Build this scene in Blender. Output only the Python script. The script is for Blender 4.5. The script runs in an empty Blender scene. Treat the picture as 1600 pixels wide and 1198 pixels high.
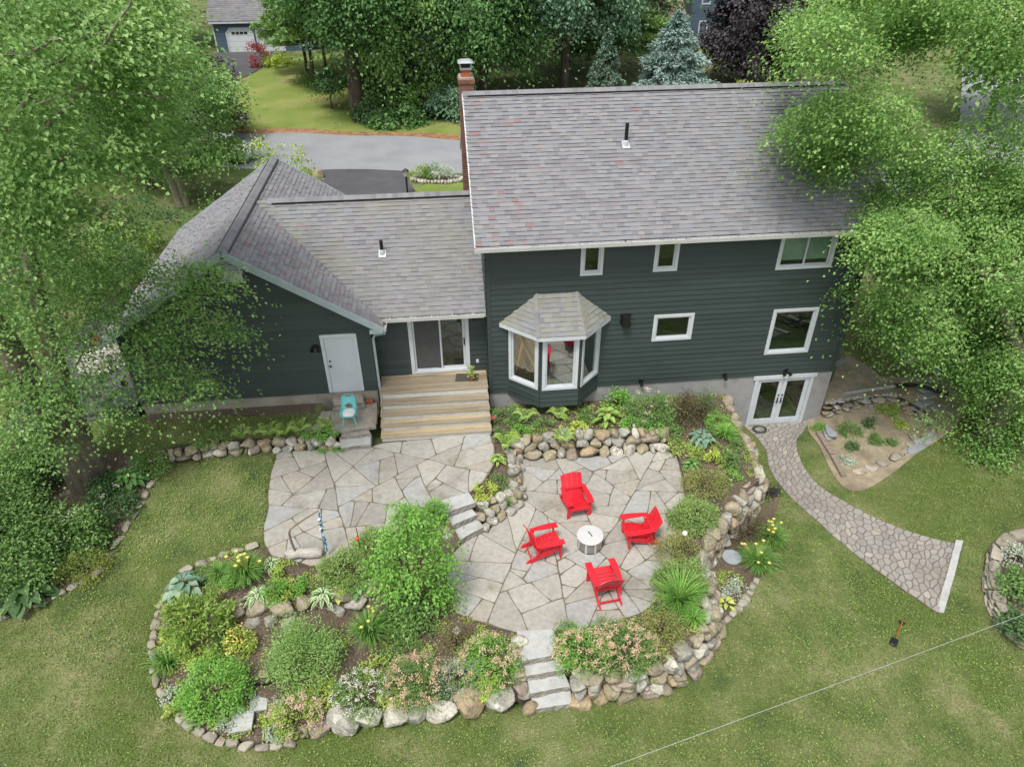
import bpy, bmesh, math, random
import numpy as np
from mathutils import Vector, Matrix
from mathutils.geometry import delaunay_2d_cdt
rad = math.radians
scene = bpy.context.scene
COL = scene.collection
RNG = np.random.default_rng(7)
random.seed(7)

# ---------------------------------------------------------------- camera
CAM = np.array([-1.1041, -18.6262, 12.928])
FPX = 1109.0
_yaw, _pit, _rol = -0.0987, 0.6079, -0.007
def _rot():
    cy, sy = math.cos(_yaw), math.sin(_yaw); cp, sp = math.cos(_pit), math.sin(_pit)
    f = np.array([-sy*cp, cy*cp, -sp]); r = np.array([cy, sy, 0.0]); u = np.cross(r, f)
    cr, sr = math.cos(_rol), math.sin(_rol)
    return np.array([cr*r+sr*u, -sr*r+cr*u, f])
CR = _rot()
cd = bpy.data.cameras.new("camera"); cam = bpy.data.objects.new("camera", cd); COL.objects.link(cam)
cd.sensor_width = 36.0; cd.lens = FPX/1600*36.0; cd.clip_start = 0.1; cd.clip_end = 2000
cam.matrix_world = Matrix(((CR[0][0], CR[1][0], -CR[2][0], CAM[0]), (CR[0][1], CR[1][1], -CR[2][1], CAM[1]),
                           (CR[0][2], CR[1][2], -CR[2][2], CAM[2]), (0, 0, 0, 1)))
scene.camera = cam
# ---------------------------------------------------------------- light
SUN_EL, SUN_AZ = 64.0, 212.0      # azimuth clockwise from +Y (north)
W = bpy.data.worlds.new("World"); scene.world = W; W.use_nodes = True
_nt = W.node_tree; _bg = _nt.nodes['Background']
_sky = _nt.nodes.new('ShaderNodeTexSky'); _sky.sky_type = 'NISHITA'; _sky.sun_disc = False
_sky.sun_elevation = rad(SUN_EL); _sky.sun_rotation = rad(SUN_AZ); _sky.air_density = 1.0; _sky.dust_density = 3.0; _sky.ozone_density = 0.6
_hs = _nt.nodes.new('ShaderNodeHueSaturation'); _hs.inputs['Saturation'].default_value = 0.30   # overcast: greyer sky
_nt.links.new(_sky.outputs[0], _hs.inputs['Color']); _nt.links.new(_hs.outputs[0], _bg.inputs[0]); _bg.inputs[1].default_value = 0.12
sl = bpy.data.lights.new("sun", 'SUN'); sl.energy = 1.5; sl.angle = rad(11); sl.color = (1.0, 0.96, 0.90)
so = bpy.data.objects.new("sun", sl); COL.objects.link(so)
_d = Vector((math.sin(rad(SUN_AZ))*math.cos(rad(SUN_EL)), math.cos(rad(SUN_AZ))*math.cos(rad(SUN_EL)), math.sin(rad(SUN_EL))))
so.rotation_euler = _d.to_track_quat('Z', 'Y').to_euler(); so.location = (0, 0, 40)
scene.view_settings.view_transform = 'Standard'; scene.view_settings.look = 'None'
scene.view_settings.exposure = 0.80; scene.view_settings.gamma = 1.0
scene.cycles.max_bounces = 6; scene.cycles.transparent_max_bounces = 8

# ---------------------------------------------------------------- unproject: a photo pixel to a point on a plane
def ray(x, y):
    return np.array([(x-800)/FPX, -(y-599)/FPX, 1.0]) @ CR
def onz(x, y, z):
    d = ray(x, y); return CAM + (z-CAM[2])/d[2]*d
def ony(x, y, Y):
    d = ray(x, y); return CAM + (Y-CAM[1])/d[1]*d
def zpts(pts, z=None):
    return [onz(p[0], p[1], p[2] if len(p) > 2 else z) for p in pts]

# ---------------------------------------------------------------- materials
def lin(c):   # '#rrggbb' -> linear rgb
    c = c.lstrip('#'); o = []
    for i in (0, 2, 4):
        v = int(c[i:i+2], 16)/255; o.append(v/12.92 if v <= 0.04045 else ((v+0.055)/1.055)**2.4)
    return o
def ramp_set(r, stops):
    e = r.color_ramp.elements
    while len(e) > 1: e.remove(e[-1])
    e[0].position = stops[0][0]; e[0].color = tuple(stops[0][1])+(1,)
    for p, c in stops[1:]:
        n = e.new(p); n.color = tuple(c)+(1,)
def mat(name, stops, scale=3.0, detail=6, rough=0.8, bump=None, var=None, vamt=0.3, metal=0.0, spec=0.5, coord='Object',
        stretch=None, fine=None, trans=0.0, dist=0.0, thr=None, mix2=None):
    """stops: colour ramp over noise. var: 'rnd' (face attribute), 'obj' (per object) - value jitter. fine: (scale, amount) speckle.
    mix2: (scale, lo, hi, colour) second patchy layer."""
    m = bpy.data.materials.new(name); m.use_nodes = True; nt = m.node_tree; N = nt.nodes; L = nt.links
    b = N['Principled BSDF']; b.inputs['Roughness'].default_value = rough; b.inputs['Metallic'].default_value = metal
    b.inputs['Specular IOR Level'].default_value = spec
    tc = N.new('ShaderNodeTexCoord'); co = tc.outputs[coord]
    if coord == 'World':
        pass
    if stretch:
        mp = N.new('ShaderNodeMapping'); mp.inputs['Scale'].default_value = stretch; L.new(co, mp.inputs[0]); co = mp.outputs[0]
    rp = N.new('ShaderNodeValToRGB'); ramp_set(rp, stops)
    if var == 'rndramp':
        at = N.new('ShaderNodeAttribute'); at.attribute_name = 'rnd'; L.new(at.outputs['Fac'], rp.inputs[0])
        nz = None
    else:
        nz = N.new('ShaderNodeTexNoise'); nz.inputs['Scale'].default_value = scale; nz.inputs['Detail'].default_value = detail
        nz.inputs['Roughness'].default_value = 0.62; nz.inputs['Distortion'].default_value = dist
        L.new(co, nz.inputs['Vector']); L.new(nz.outputs[0], rp.inputs[0])
    col = rp.outputs[0]
    def mixmul(col, fac_socket, lo, hi):
        mr = N.new('ShaderNodeMapRange'); mr.inputs['To Min'].default_value = lo; mr.inputs['To Max'].default_value = hi
        L.new(fac_socket, mr.inputs['Value'])
        vm = N.new('ShaderNodeVectorMath'); vm.operation = 'SCALE'; L.new(col, vm.inputs[0]); L.new(mr.outputs[0], vm.inputs['Scale'])
        return vm.outputs[0]
    if mix2:
        n2 = N.new('ShaderNodeTexNoise'); n2.inputs['Scale'].default_value = mix2[0]; n2.inputs['Detail'].default_value = 5
        n2.inputs['Roughness'].default_value = 0.6
        L.new(co, n2.inputs['Vector'])
        mr = N.new('ShaderNodeMapRange'); mr.inputs['From Min'].default_value = mix2[1]; mr.inputs['From Max'].default_value = mix2[2]
        L.new(n2.outputs[0], mr.inputs['Value'])
        mx = N.new('ShaderNodeMix'); mx.data_type = 'RGBA'; L.new(mr.outputs[0], mx.inputs['Factor']); L.new(col, mx.inputs['A'])
        mx.inputs['B'].default_value = tuple(mix2[3])+(1,); col = mx.outputs['Result']
    if fine:
        n3 = N.new('ShaderNodeTexNoise'); n3.inputs['Scale'].default_value = fine[0]; n3.inputs['Detail'].default_value = 3
        L.new(co, n3.inputs['Vector']); col = mixmul(col, n3.outputs[0], 1-fine[1]*1.6, 1+fine[1]*1.6)
    if var in ('rnd',):
        at = N.new('ShaderNodeAttribute'); at.attribute_name = 'rnd'; col = mixmul(col, at.outputs['Fac'], 1-vamt, 1+vamt)
    elif var == 'obj':
        oi = N.new('ShaderNodeObjectInfo'); col = mixmul(col, oi.outputs['Random'], 1-vamt, 1+vamt)
    if nz is not None and var == 'obj':
        # shift the noise per object so copies differ
        ad = N.new('ShaderNodeVectorMath'); ad.operation = 'ADD'; mu = N.new('ShaderNodeMath'); mu.operation = 'MULTIPLY'; mu.inputs[1].default_value = 40
        L.new(oi.outputs['Random'], mu.inputs[0]); L.new(co, ad.inputs[0]); L.new(mu.outputs[0], ad.inputs[1]); L.new(ad.outputs[0], nz.inputs['Vector'])
    L.new(col, b.inputs['Base Color'])
    if bump:
        nb = N.new('ShaderNodeTexNoise'); nb.inputs['Scale'].default_value = bump[0]; nb.inputs['Detail'].default_value = 6
        L.new(co, nb.inputs['Vector']); bp = N.new('ShaderNodeBump'); bp.inputs['Strength'].default_value = bump[1]
        bp.inputs['Distance'].default_value = bump[2] if len(bump) > 2 else 0.02
        L.new(nb.outputs[0], bp.inputs['Height']); L.new(bp.outputs[0], b.inputs['Normal'])
    if trans > 0:
        tr = N.new('ShaderNodeBsdfTranslucent'); ms = N.new('ShaderNodeMixShader'); ms.inputs[0].default_value = trans
        vm = N.new('ShaderNodeVectorMath'); vm.operation = 'MULTIPLY'; vm.inputs[1].default_value = (1.25, 1.35, 0.7); L.new(col, vm.inputs[0])
        L.new(vm.outputs[0], tr.inputs[0]); L.new(b.outputs[0], ms.inputs[1]); L.new(tr.outputs[0], ms.inputs[2])
        L.new(ms.outputs[0], N['Material Output'].inputs[0])
    return m
def flat(name, c, rough=0.6, metal=0.0, vary=0.12, scale=6, bump=None, spec=0.5):
    c = lin(c) if isinstance(c, str) else c
    return mat(name, [(0.3, [x*(1-vary) for x in c]), (0.7, [min(1, x*(1+vary)) for x in c])], scale=scale, rough=rough, metal=metal, bump=bump, spec=spec)
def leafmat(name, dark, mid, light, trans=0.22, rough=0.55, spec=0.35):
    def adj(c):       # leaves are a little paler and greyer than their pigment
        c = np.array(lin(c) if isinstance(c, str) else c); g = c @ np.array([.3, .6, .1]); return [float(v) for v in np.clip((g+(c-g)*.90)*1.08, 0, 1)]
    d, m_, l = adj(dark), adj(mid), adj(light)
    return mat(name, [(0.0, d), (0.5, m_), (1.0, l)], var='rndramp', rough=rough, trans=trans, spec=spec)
def glassmat(name, tint=(0.55, 0.6, 0.58), refl=0.30):
    m = bpy.data.materials.new(name); m.use_nodes = True; nt = m.node_tree; N = nt.nodes; L = nt.links
    N.remove(N['Principled BSDF']); t = N.new('ShaderNodeBsdfTransparent'); t.inputs[0].default_value = tuple(tint)+(1,)
    g = N.new('ShaderNodeBsdfGlossy'); g.inputs['Roughness'].default_value = 0.015; g.inputs[0].default_value = (0.9, 0.95, 0.93, 1)
    nz = N.new('ShaderNodeTexNoise'); nz.inputs['Scale'].default_value = 1.3; bp = N.new('ShaderNodeBump'); bp.inputs['Strength'].default_value = 0.03
    L.new(nz.outputs[0], bp.inputs['Height']); L.new(bp.outputs[0], g.inputs['Normal'])
    ms = N.new('ShaderNodeMixShader'); ms.inputs[0].default_value = refl
    L.new(t.outputs[0], ms.inputs[1]); L.new(g.outputs[0], ms.inputs[2]); L.new(ms.outputs[0], N['Material Output'].inputs[0])
    return m

# ---------------------------------------------------------------- mesh building
class MB:
    """collects faces; build() links them as ONE mesh object"""
    def __init__(s): s.V = []; s.F = []; s.R = []; s.M = []; s.n = 0
    def add(s, V, F, r=0.5, mi=0):
        V = np.asarray(V, float).reshape(-1, 3); s.V.append(V)
        if isinstance(F, np.ndarray): F = (F+s.n)
        else: F = [[i+s.n for i in f] for f in F]
        s.F.append(F); k = len(F); s.n += len(V)
        s.R.append(np.full(k, r, np.float32) if np.isscalar(r) else np.asarray(r, np.float32)); s.M.append(np.full(k, mi, np.int32) if np.isscalar(mi) else np.asarray(mi, np.int32))
        return s
    def build(s, name, mats, parent=None, smooth=False, bevel=0):
        me = bpy.data.meshes.new(name)
        V = np.concatenate(s.V)
        lt = []; lv = []
        for F in s.F:
            if isinstance(F, np.ndarray): lt.append(np.full(len(F), F.shape[1], np.int32)); lv.append(F.reshape(-1).astype(np.int32))
            else:
                lt.append(np.array([len(f) for f in F], np.int32)); lv.append(np.array([i for f in F for i in f], np.int32))
        lt = np.concatenate(lt); lv = np.concatenate(lv); ls = np.concatenate([[0], np.cumsum(lt)[:-1]]).astype(np.int32)
        me.vertices.add(len(V)); me.vertices.foreach_set('co', V.astype(np.float32).ravel())
        me.loops.add(len(lv)); me.loops.foreach_set('vertex_index', lv)
        me.polygons.add(len(lt)); me.polygons.foreach_set('loop_start', ls); me.polygons.foreach_set('loop_total', lt)
        mi = np.concatenate(s.M); me.polygons.foreach_set('material_index', mi)
        me.polygons.foreach_set('use_smooth', np.full(len(lt), bool(smooth)))
        me.update(calc_edges=True); me.validate()
        R = np.concatenate(s.R)
        if len(R) == len(me.polygons):
            a = me.attributes.new('rnd', 'FLOAT', 'FACE'); a.data.foreach_set('value', R.astype(np.float32))
        for m in (mats if isinstance(mats, (list, tuple)) else [mats]): me.materials.append(m)
        o = bpy.data.objects.new(name, me); COL.objects.link(o)
        if parent is not None:
            o.parent = parent; o.matrix_parent_inverse = Matrix.Translation(-Vector(parent.location)) if not parent.parent else Matrix.Identity(4)
            if parent.type == 'MESH': o.matrix_parent_inverse = parent_world(parent).inverted()
            else: o.matrix_parent_inverse = parent_world(parent).inverted()
        if bevel:
            bv = o.modifiers.new('bevel', 'BEVEL'); bv.width = bevel; bv.segments = 2; bv.limit_method = 'ANGLE'; bv.angle_limit = rad(35)
        return o
def parent_world(o):
    m = o.matrix_basis.copy()
    if o.parent: m = parent_world(o.parent) @ o.matrix_parent_inverse @ m
    return m
def tag(o, label, cat, group=None, kind=None):
    if label: o['label'] = label
    if cat: o['category'] = cat
    if group: o['group'] = group
    if kind: o['kind'] = kind
    return o
def thing(name, label, cat, loc=(0, 0, 0), group=None, rz=0):
    o = bpy.data.objects.new(name, None); COL.objects.link(o); o.location = tuple(float(v) for v in loc); o.rotation_euler = (0, 0, rz)
    o.empty_display_size = 0.2
    return tag(o, label, cat, group)
def dup(root, loc, rz, label, group=None, sc=1.0):
    def cp(o, par):
        c = o.copy(); COL.objects.link(c)
        if par is not None: c.parent = par; c.matrix_parent_inverse = o.matrix_parent_inverse.copy()
        for ch in list(o.children): cp(ch, c)
        return c
    r = cp(root, None); r.location = tuple(float(v) for v in loc); r.rotation_euler = (0, 0, rz); r.scale = (sc, sc, sc)
    r['label'] = label
    if group: r['group'] = group
    return r
BOXF = [[0, 3, 2, 1], [4, 5, 6, 7], [0, 1, 5, 4], [1, 2, 6, 5], [2, 3, 7, 6], [3, 0, 4, 7]]
def box(mb, x0, x1, y0, y1, z0, z1, r=0.5, mi=0):
    mb.add([(x0, y0, z0), (x1, y0, z0), (x1, y1, z0), (x0, y1, z0), (x0, y0, z1), (x1, y0, z1), (x1, y1, z1), (x0, y1, z1)], BOXF, r, mi); return mb
def fbox(mb, fr, u0, u1, z0, z1, d0, d1, r=0.5, mi=0):
    """box in a wall frame fr=(O,u,n): u along, z up, d outwards"""
    O, u, n = fr; Z = np.array([0, 0, 1.0]); V = []
    for (a, c, d) in ((u0, z0, d1), (u1, z0, d1), (u1, z0, d0), (u0, z0, d0), (u0, z1, d1), (u1, z1, d1), (u1, z1, d0), (u0, z1, d0)):
        V.append(O+a*u+c*Z+d*n)
    mb.add(V, BOXF, r, mi); return mb
def beam(mb, a, b, w, h, up=(0, 0, 1), r=0.5, mi=0, roll=0):
    a, b = np.asarray(a, float), np.asarray(b, float); t = b-a; t /= np.linalg.norm(t); up = np.asarray(up, float)
    s = np.cross(t, up); s /= np.linalg.norm(s)+1e-12; v = np.cross(s, t); V = []
    for p in (a, b):
        for (i, j) in ((-1, -1), (1, -1), (1, 1), (-1, 1)): V.append(p+s*w/2*i+v*h/2*j)
    mb.add(V, [[0, 1, 2, 3][::-1], [4, 5, 6, 7], [0, 1, 5, 4], [1, 2, 6, 5], [2, 3, 7, 6], [3, 0, 4, 7]], r, mi); return mb
def tube(mb, P, rads, seg=7, r=0.5, mi=0, cap=True):
    P = np.asarray(P, float); n = len(P); rads = np.full(n, rads) if np.isscalar(rads) else np.asarray(rads)
    T = np.gradient(P, axis=0); T /= np.linalg.norm(T, axis=1)[:, None]+1e-12
    ref = np.array([0, 0, 1.0]) if abs(T[0, 2]) < 0.9 else np.array([1.0, 0, 0]); V = []
    for i in range(n):
        s = np.cross(T[i], ref); s /= np.linalg.norm(s)+1e-12; u = np.cross(s, T[i]); ref = u
        a = np.linspace(0, 2*np.pi, seg, endpoint=False)
        V.append(P[i]+rads[i]*(np.cos(a)[:, None]*s+np.sin(a)[:, None]*u))
    V = np.concatenate(V); F = []
    for i in range(n-1):
        for j in range(seg):
            k = (j+1) % seg; F.append([i*seg+j, i*seg+k, (i+1)*seg+k, (i+1)*seg+j])
    if cap: F.append(list(range(seg))[::-1]); F.append([(n-1)*seg+j for j in range(seg)])
    mb.add(V, F, r, mi); return mb
def lathe(mb, prof, c=(0, 0, 0), seg=32, r=0.5, mi=0):
    c = np.asarray(c, float); a = np.linspace(0, 2*np.pi, seg, endpoint=False); V = []
    for (rr, z) in prof: V += [(c[0]+rr*math.cos(t), c[1]+rr*math.sin(t), c[2]+z) for t in a]
    F = []
    for i in range(len(prof)-1):
        for j in range(seg):
            k = (j+1) % seg; F.append([i*seg+j, i*seg+k, (i+1)*seg+k, (i+1)*seg+j])
    F.append([j for j in range(seg)][::-1]); F.append([(len(prof)-1)*seg+j for j in range(seg)])
    mb.add(V, F, r, mi); return mb
def prism(mb, poly, z0, z1, r=0.5, mi=0, mside=None):
    n = len(poly); V = [(p[0], p[1], z0) for p in poly]+[(p[0], p[1], z1) for p in poly]
    mb.add(V, [list(range(n, 2*n))], r, mi); s = mb
    s.add(V, [[i, (i+1) % n, n+(i+1) % n, n+i] for i in range(n)], r, mi if mside is None else mside); return mb
def inpoly(x, y, poly):
    x = np.asarray(x); y = np.asarray(y); c = np.zeros(x.shape, bool); n = len(poly); j = n-1
    for i in range(n):
        xi, yi = poly[i][0], poly[i][1]; xj, yj = poly[j][0], poly[j][1]
        if yi != yj: c ^= ((yi > y) != (yj > y)) & (x < (xj-xi)*(y-yi)/(yj-yi)+xi)
        j = i
    return c
def pdist(x, y, poly, closed=True):
    x = np.asarray(x, float); y = np.asarray(y, float); d = np.full(x.shape, 1e9); n = len(poly)
    for i in range(n if closed else n-1):
        ax, ay = poly[i][:2]; bx, by = poly[(i+1) % n][:2]; dx, dy = bx-ax, by-ay; L2 = dx*dx+dy*dy+1e-12
        t = np.clip(((x-ax)*dx+(y-ay)*dy)/L2, 0, 1); d = np.minimum(d, np.hypot(x-ax-t*dx, y-ay-t*dy))
    return d
def area2(p): return 0.5*sum(p[i-1][0]*p[i][1]-p[i][0]*p[i-1][1] for i in range(len(p)))
def ccw(p): return list(p) if area2(p) > 0 else list(p)[::-1]
def smoothpoly(pts, k=6, closed=False):
    """Catmull-Rom through points"""
    P = [np.asarray(p, float) for p in pts]; n = len(P); out = []
    rng_ = range(n) if closed else range(n-1)
    for i in rng_:
        g = (lambda j: P[j % n]) if closed else (lambda j: P[min(max(j, 0), n-1)])
        a, b, c, d = g(i-1), g(i), g(i+1), g(i+2)
        for t in np.linspace(0, 1, k, endpoint=False):
            out.append(0.5*((2*b)+(c-a)*t+(2*a-5*b+4*c-d)*t*t+(3*b-a-3*c+d)*t**3))
    if not closed: out.append(P[-1])
    return np.array(out)
# cheap value noise, vectorised
_NG = np.random.default_rng(3).random((64, 64, 64)).astype(np.float32)
def vnoise(P):
    P = np.asarray(P, float); i = np.floor(P).astype(int); f = P-i; f = f*f*(3-2*f); i %= 64; j = (i+1) % 64
    def g(a, b, c): return _NG[a, b, c]
    x0, y0, z0 = i[..., 0], i[..., 1], i[..., 2]; x1, y1, z1 = j[..., 0], j[..., 1], j[..., 2]
    fx, fy, fz = f[..., 0], f[..., 1], f[..., 2]
    a = g(x0, y0, z0)*(1-fx)+g(x1, y0, z0)*fx; b = g(x0, y1, z0)*(1-fx)+g(x1, y1, z0)*fx
    c = g(x0, y0, z1)*(1-fx)+g(x1, y0, z1)*fx; d = g(x0, y1, z1)*(1-fx)+g(x1, y1, z1)*fx
    return (a*(1-fy)+b*fy)*(1-fz)+(c*(1-fy)+d*fy)*fz
def fbm(P, o=4):
    s = 0; a = 0.5; P = np.asarray(P, float)
    for k in range(o): s = s+a*vnoise(P*2**k+17.3*k); a *= 0.5
    return s
# ================================================================ GROUND
ZU, ZL, ZD = -0.83, -1.42, 0.10          # upper patio, lower patio, deck
CP = np.array([  # lawn control heights x,y,z
 (0.6, -10.0, -2.2), (-1.5, -10, -2.17), (-4.5, -10.2, -2.1), (-7, -9, -2.0), (-9, -6.7, -1.82), (-8, -5.2, -1.45), (-6.8, -5.2, -1.12), (-6.5, -3.5, -0.9),
 (-6.6, -1.9, -0.86), (-8.3, -1.9, -0.9), (-8.5, -3.3, -1.15), (-9.8, -2.2, -1.05), (-9.8, -4.0, -1.4), (-10.6, -5.2, -1.7), (-12.5, -6.5, -1.75), (-11.2, -9.9, -2.05),
 (4, -9.6, -2.25), (5.3, -8, -2.33), (5.4, -7, -2.36), (6.2, -5.5, -2.4), (7.9, -4, -2.45), (8.4, -2.5, -2.5), (9, -0.4, -2.55), (10.9, -0.4, -2.55), (10, -3, -2.55),
 (11, -5, -2.57), (13, -6, -2.6), (10.5, -12, -2.5), (14, -8, -2.65), (12.5, -4, -2.5), (14.5, -2, -2.4), (11.2, -1.5, -2.5), (16, -5, -2.6), (20, -3, -2.4),
 (12, 1.3, -1.75), (14, 1.6, -1.75), (16, 1, -1.8), (13, 3, -1.3), (15, 5, -1.0), (14, 9, -0.7), (22, 5, -1.0), (30, 0, -1.5),
 (-12.5, -1.5, -1.1), (-13.5, -3, -1.3), (-14, 0, -0.9), (-12, 1.5, -0.5), (-16, 3, -0.6), (-13, 6, -0.45), (-20, -4, -1.3), (-13, 10, -0.5), (-18, 12, -0.5),
 (-5, 10, -0.4), (3, 10, -0.4), (8, 10, -0.45), (-5, 18, -0.6), (3, 18, -0.6), (-9, 22, -0.8), (0, 23, -1.0), (9, 21, -1.0), (-10, 26, -1.0), (0, 27, -1.0), (10, 25, -1.0), (20, 22, -1.0), (-15, 30, -1.0),
 (-3, 33, -0.7), (-10, 36, -0.5), (-18, 45, -0.3), (-18, 58, 0.0), (-8, 50, 0.0), (5, 45, -0.5), (20, 45, -0.9), (35, 50, -1.0), (-30, 30, -0.8), (-30, 60, 0.2), (-60, 40, 0.5),
 (0, 90, 0.5), (-60, 120, 1), (60, 120, 0), (90, 60, -0.5), (60, 10, -1.2), (50, 60, -1.0), (-40, -10, -1.2), (40, -20, -2.5), (-30, -20, -2.2), (0, -20, -2.5), (0, 250, 2), (-150, 100, 2), (180, 100, 1), (-150, 300, 3), (180, 300, 3)])
def base_z(x, y):
    x = np.asarray(x, float); y = np.asarray(y, float); sh = x.shape; x = x.ravel(); y = y.ravel(); out = np.empty(x.shape)
    for s in range(0, len(x), 20000):
        d2 = (x[s:s+20000, None]-CP[:, 0])**2+(y[s:s+20000, None]-CP[:, 1])**2+0.25
        w = d2**-1.75; out[s:s+20000] = (w*CP[:, 2]).sum(1)/w.sum(1)
    return out.reshape(sh)
UPATIO = [tuple(p[:2]) for p in zpts([(432, 706), (470, 703), (528, 703), (575, 699), (600, 691), (767, 677), (773, 695), (774, 722), (757, 752), (731, 770), (676, 787),
          (640, 812), (600, 842), (555, 856), (530, 866), (505, 879), (482, 882), (450, 873), (424, 868), (414, 850), (413, 822), (418, 795), (419, 765), (425, 735)], ZU)]
LPATIO = [tuple(p[:2]) for p in zpts([(808, 716), (905, 714), (1000, 706), (1046, 704), (1058, 712), (1068, 748), (1071, 782), (1062, 812), (1055, 850), (1047, 890), (1035, 930), (1003, 958), (960, 972), (905, 982), (870, 986), (808, 988),
          (775, 978), (740, 968), (712, 955), (700, 915), (690, 880), (700, 858), (718, 850), (758, 830), (790, 806), (816, 790), (812, 752)], ZL)]
TERRACE = [(-12.2, 0.3), (-12.0, -1.3), (-10.6, -1.75), (-9.3, -1.5), (-8.3, -1.42), (-6.5, -1.52), (-5.05, -1.55), (-5.05, 0.3)]
BEDA = [tuple(p) for p in zpts([(414, 852, -1.0), (450, 873, -.9), (482, 882, -.9), (512, 872, -.9), (555, 853, -.9), (600, 838, -.9), (640, 808, -.88), (676, 786, -.88), (690, 805, -1.0), (705, 826, -1.2), (720, 852, -1.42),
         (690, 882, -1.42), (703, 917, -1.42), (716, 957, -1.42), (775, 980, -1.42), (806, 988, -1.42), (815, 1030, -1.6), (822, 1060, -1.85), (828, 1085, -2.0), (778, 1090, -2.0), (700, 1101, -2.0), (617, 1114, -2.0), (536, 1125, -2.0),
         (472, 1150, -2.03), (400, 1163, -2.05), (330, 1147, -2.02), (285, 1118, -2.0), (252, 1075, -1.97), (238, 1020, -1.9), (246, 970, -1.82), (262, 928, -1.7), (290, 893, -1.55), (340, 870, -1.25), (385, 856, -1.08)])]
def zA(x, y): return idw(x, y, ZA_PTS)
def idw(x, y, P, pw=1.6):
    P = np.asarray(P); x = np.asarray(x, float); y = np.asarray(y, float)
    d2 = (x[..., None]-P[:, 0])**2+(y[..., None]-P[:, 1])**2+0.01; w = d2**-pw; return (w*P[:, 2]).sum(-1)/w.sum(-1)
ZA_PTS = zpts([(450, 880, -.92), (520, 872, -.92), (600, 842, -.92), (680, 800, -.92), (400, 900, -1.02), (460, 915, -1.08), (530, 918, -1.1), (590, 890, -1.05), (345, 945, -1.12), (420, 938, -1.08), (380, 930, -1.1), (500, 928, -1.06), (300, 930, -1.4), (280, 960, -1.6),
   (380, 1005, -1.62), (450, 990, -1.58), (560, 975, -1.52), (620, 975, -1.45), (690, 950, -1.45), (700, 890, -1.42), (700, 1000, -1.5), (800, 1000, -1.46), (780, 1080, -1.88), (700, 1095, -1.92), (600, 1112, -1.92), (500, 1135, -1.92), (400, 1145, -1.95), (300, 1105, -1.95), (255, 1040, -1.9), (250, 985, -1.8), (820, 1090, -2.1), (340, 1060, -1.8), (450, 1060, -1.78), (600, 1050, -1.7), (290, 900, -1.55), (370, 868, -1.12)])
BEDB = [(-0.02, -0.5, -1.0), (-0.02, 0.12, -1.0), (8.05, 0.12, -1.1), (7.75, -.3, -1.1), (7.7, -2, -1.1), (7.7, -3, -1.15), (7.55, -4.1, -1.25), (6.8, -4.6, -1.3), (5.7, -5.75, -1.3), (4.85, -6.5, -1.35), (4.6, -7.3, -1.35), (4.5, -8.2, -1.35), (4.15, -9.0, -1.4),
        (3.5, -9.4, -1.45), (2.6, -9.6, -1.45), (1.6, -9.55, -1.5), (1.05, -9.2, -1.6), (0.95, -8.6, -1.45), (0.92, -8.3, -1.42)]+[tuple(p) for p in zpts([(905, 982), (960, 972), (1003, 958), (1035, 930), (1047, 890), (1055, 850), (1062, 812), (1071, 782), (1068, 748), (1058, 712), (1046, 704)], ZL)] + \
       [(5.35, -1.95, -1.2), (4, -1.9, -1.1), (2.5, -1.85, -1.1), (0.9, -1.8, -1.1), (0.55, -2.3, -1.2), (0.55, -3.4, -1.3), (0.5, -4.1, -1.35), (0.05, -4.4, -1.35), (-0.5, -4.75, -1.3), (-0.72, -4.45, -1.0), (-0.85, -4.1, -.85)] + \
       [tuple(p) for p in zpts([(731, 770), (757, 752), (774, 722), (773, 695), (767, 677)], ZU)]
ZB_PTS = [(0, 0, -1.0), (2, 0, -1.0), (4, 0, -1.02), (6, 0, -1.05), (7.5, 0, -1.1), (0.2, -1, -.9), (2, -1.2, -.9), (4, -1.3, -.9), (5.2, -1.5, -.95), (5.9, -2, -1.2), (5.9, -3.2, -1.36), (6.4, -2.4, -1.18), (7.4, -2, -1.1), (7.3, -3.6, -1.18), (5.7, -4.5, -1.36), (6.5, -4.2, -1.25),
          (5.0, -5.8, -1.36), (4.4, -7, -1.36), (4.2, -8.3, -1.38), (3, -8.9, -1.4), (1.5, -8.9, -1.42), (0.3, -1.9, -.92), (0.2, -2.6, -.88), (0.2, -3.3, -.9), (-0.3, -3.8, -.9), (-0.75, -4.2, -.9), (0.55, -3.6, -1.25), (0.2, -4.3, -1.25), (-.3, -4.6, -1.25), (0.6, -2.6, -1.2)]
def zB(x, y): return idw(x, y, ZB_PTS)
BEDLEFT = [tuple(p[:2]) for p in zpts([(-60, 985, -1.75), (0, 966, -1.75), (100, 923, -1.7), (158, 888, -1.65), (185, 843, -1.5), (226, 780, -1.25), (240, 752, -1.1)])]+[(-10.2, -1.75), (-12.0, -1.2), (-15, -0.5), (-17, -3), (-16, -7)]
BEDRIGHT = [tuple(p[:2]) for p in zpts([(1625, 835), (1598, 845), (1572, 852), (1556, 868), (1549, 895), (1549, 925), (1558, 955), (1578, 980), (1605, 1003), (1640, 1025)], -2.55)]+[(15.5, -10), (17, -7)]
ROCKG = [tuple(p[:2]) for p in zpts([(1262, 660), (1280, 695), (1300, 735), (1322, 760), (1352, 763), (1390, 742), (1440, 705), (1480, 680), (1500, 655), (1470, 615), (1420, 612), (1290, 622)], -2.45)]
BARE_R = [tuple(p[:2]) for p in zpts([(1296, 605), (1312, 572), (1336, 575), (1362, 588), (1372, 604), (1340, 622), (1290, 640)], -2.0)]
SIDEBED = [tuple(p[:2]) for p in zpts([(1185, 800), (1220, 770), (1200, 840), (1215, 880), (1170, 915), (1122, 985), (1115, 930), (1125, 870)], -2.4)]
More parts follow.
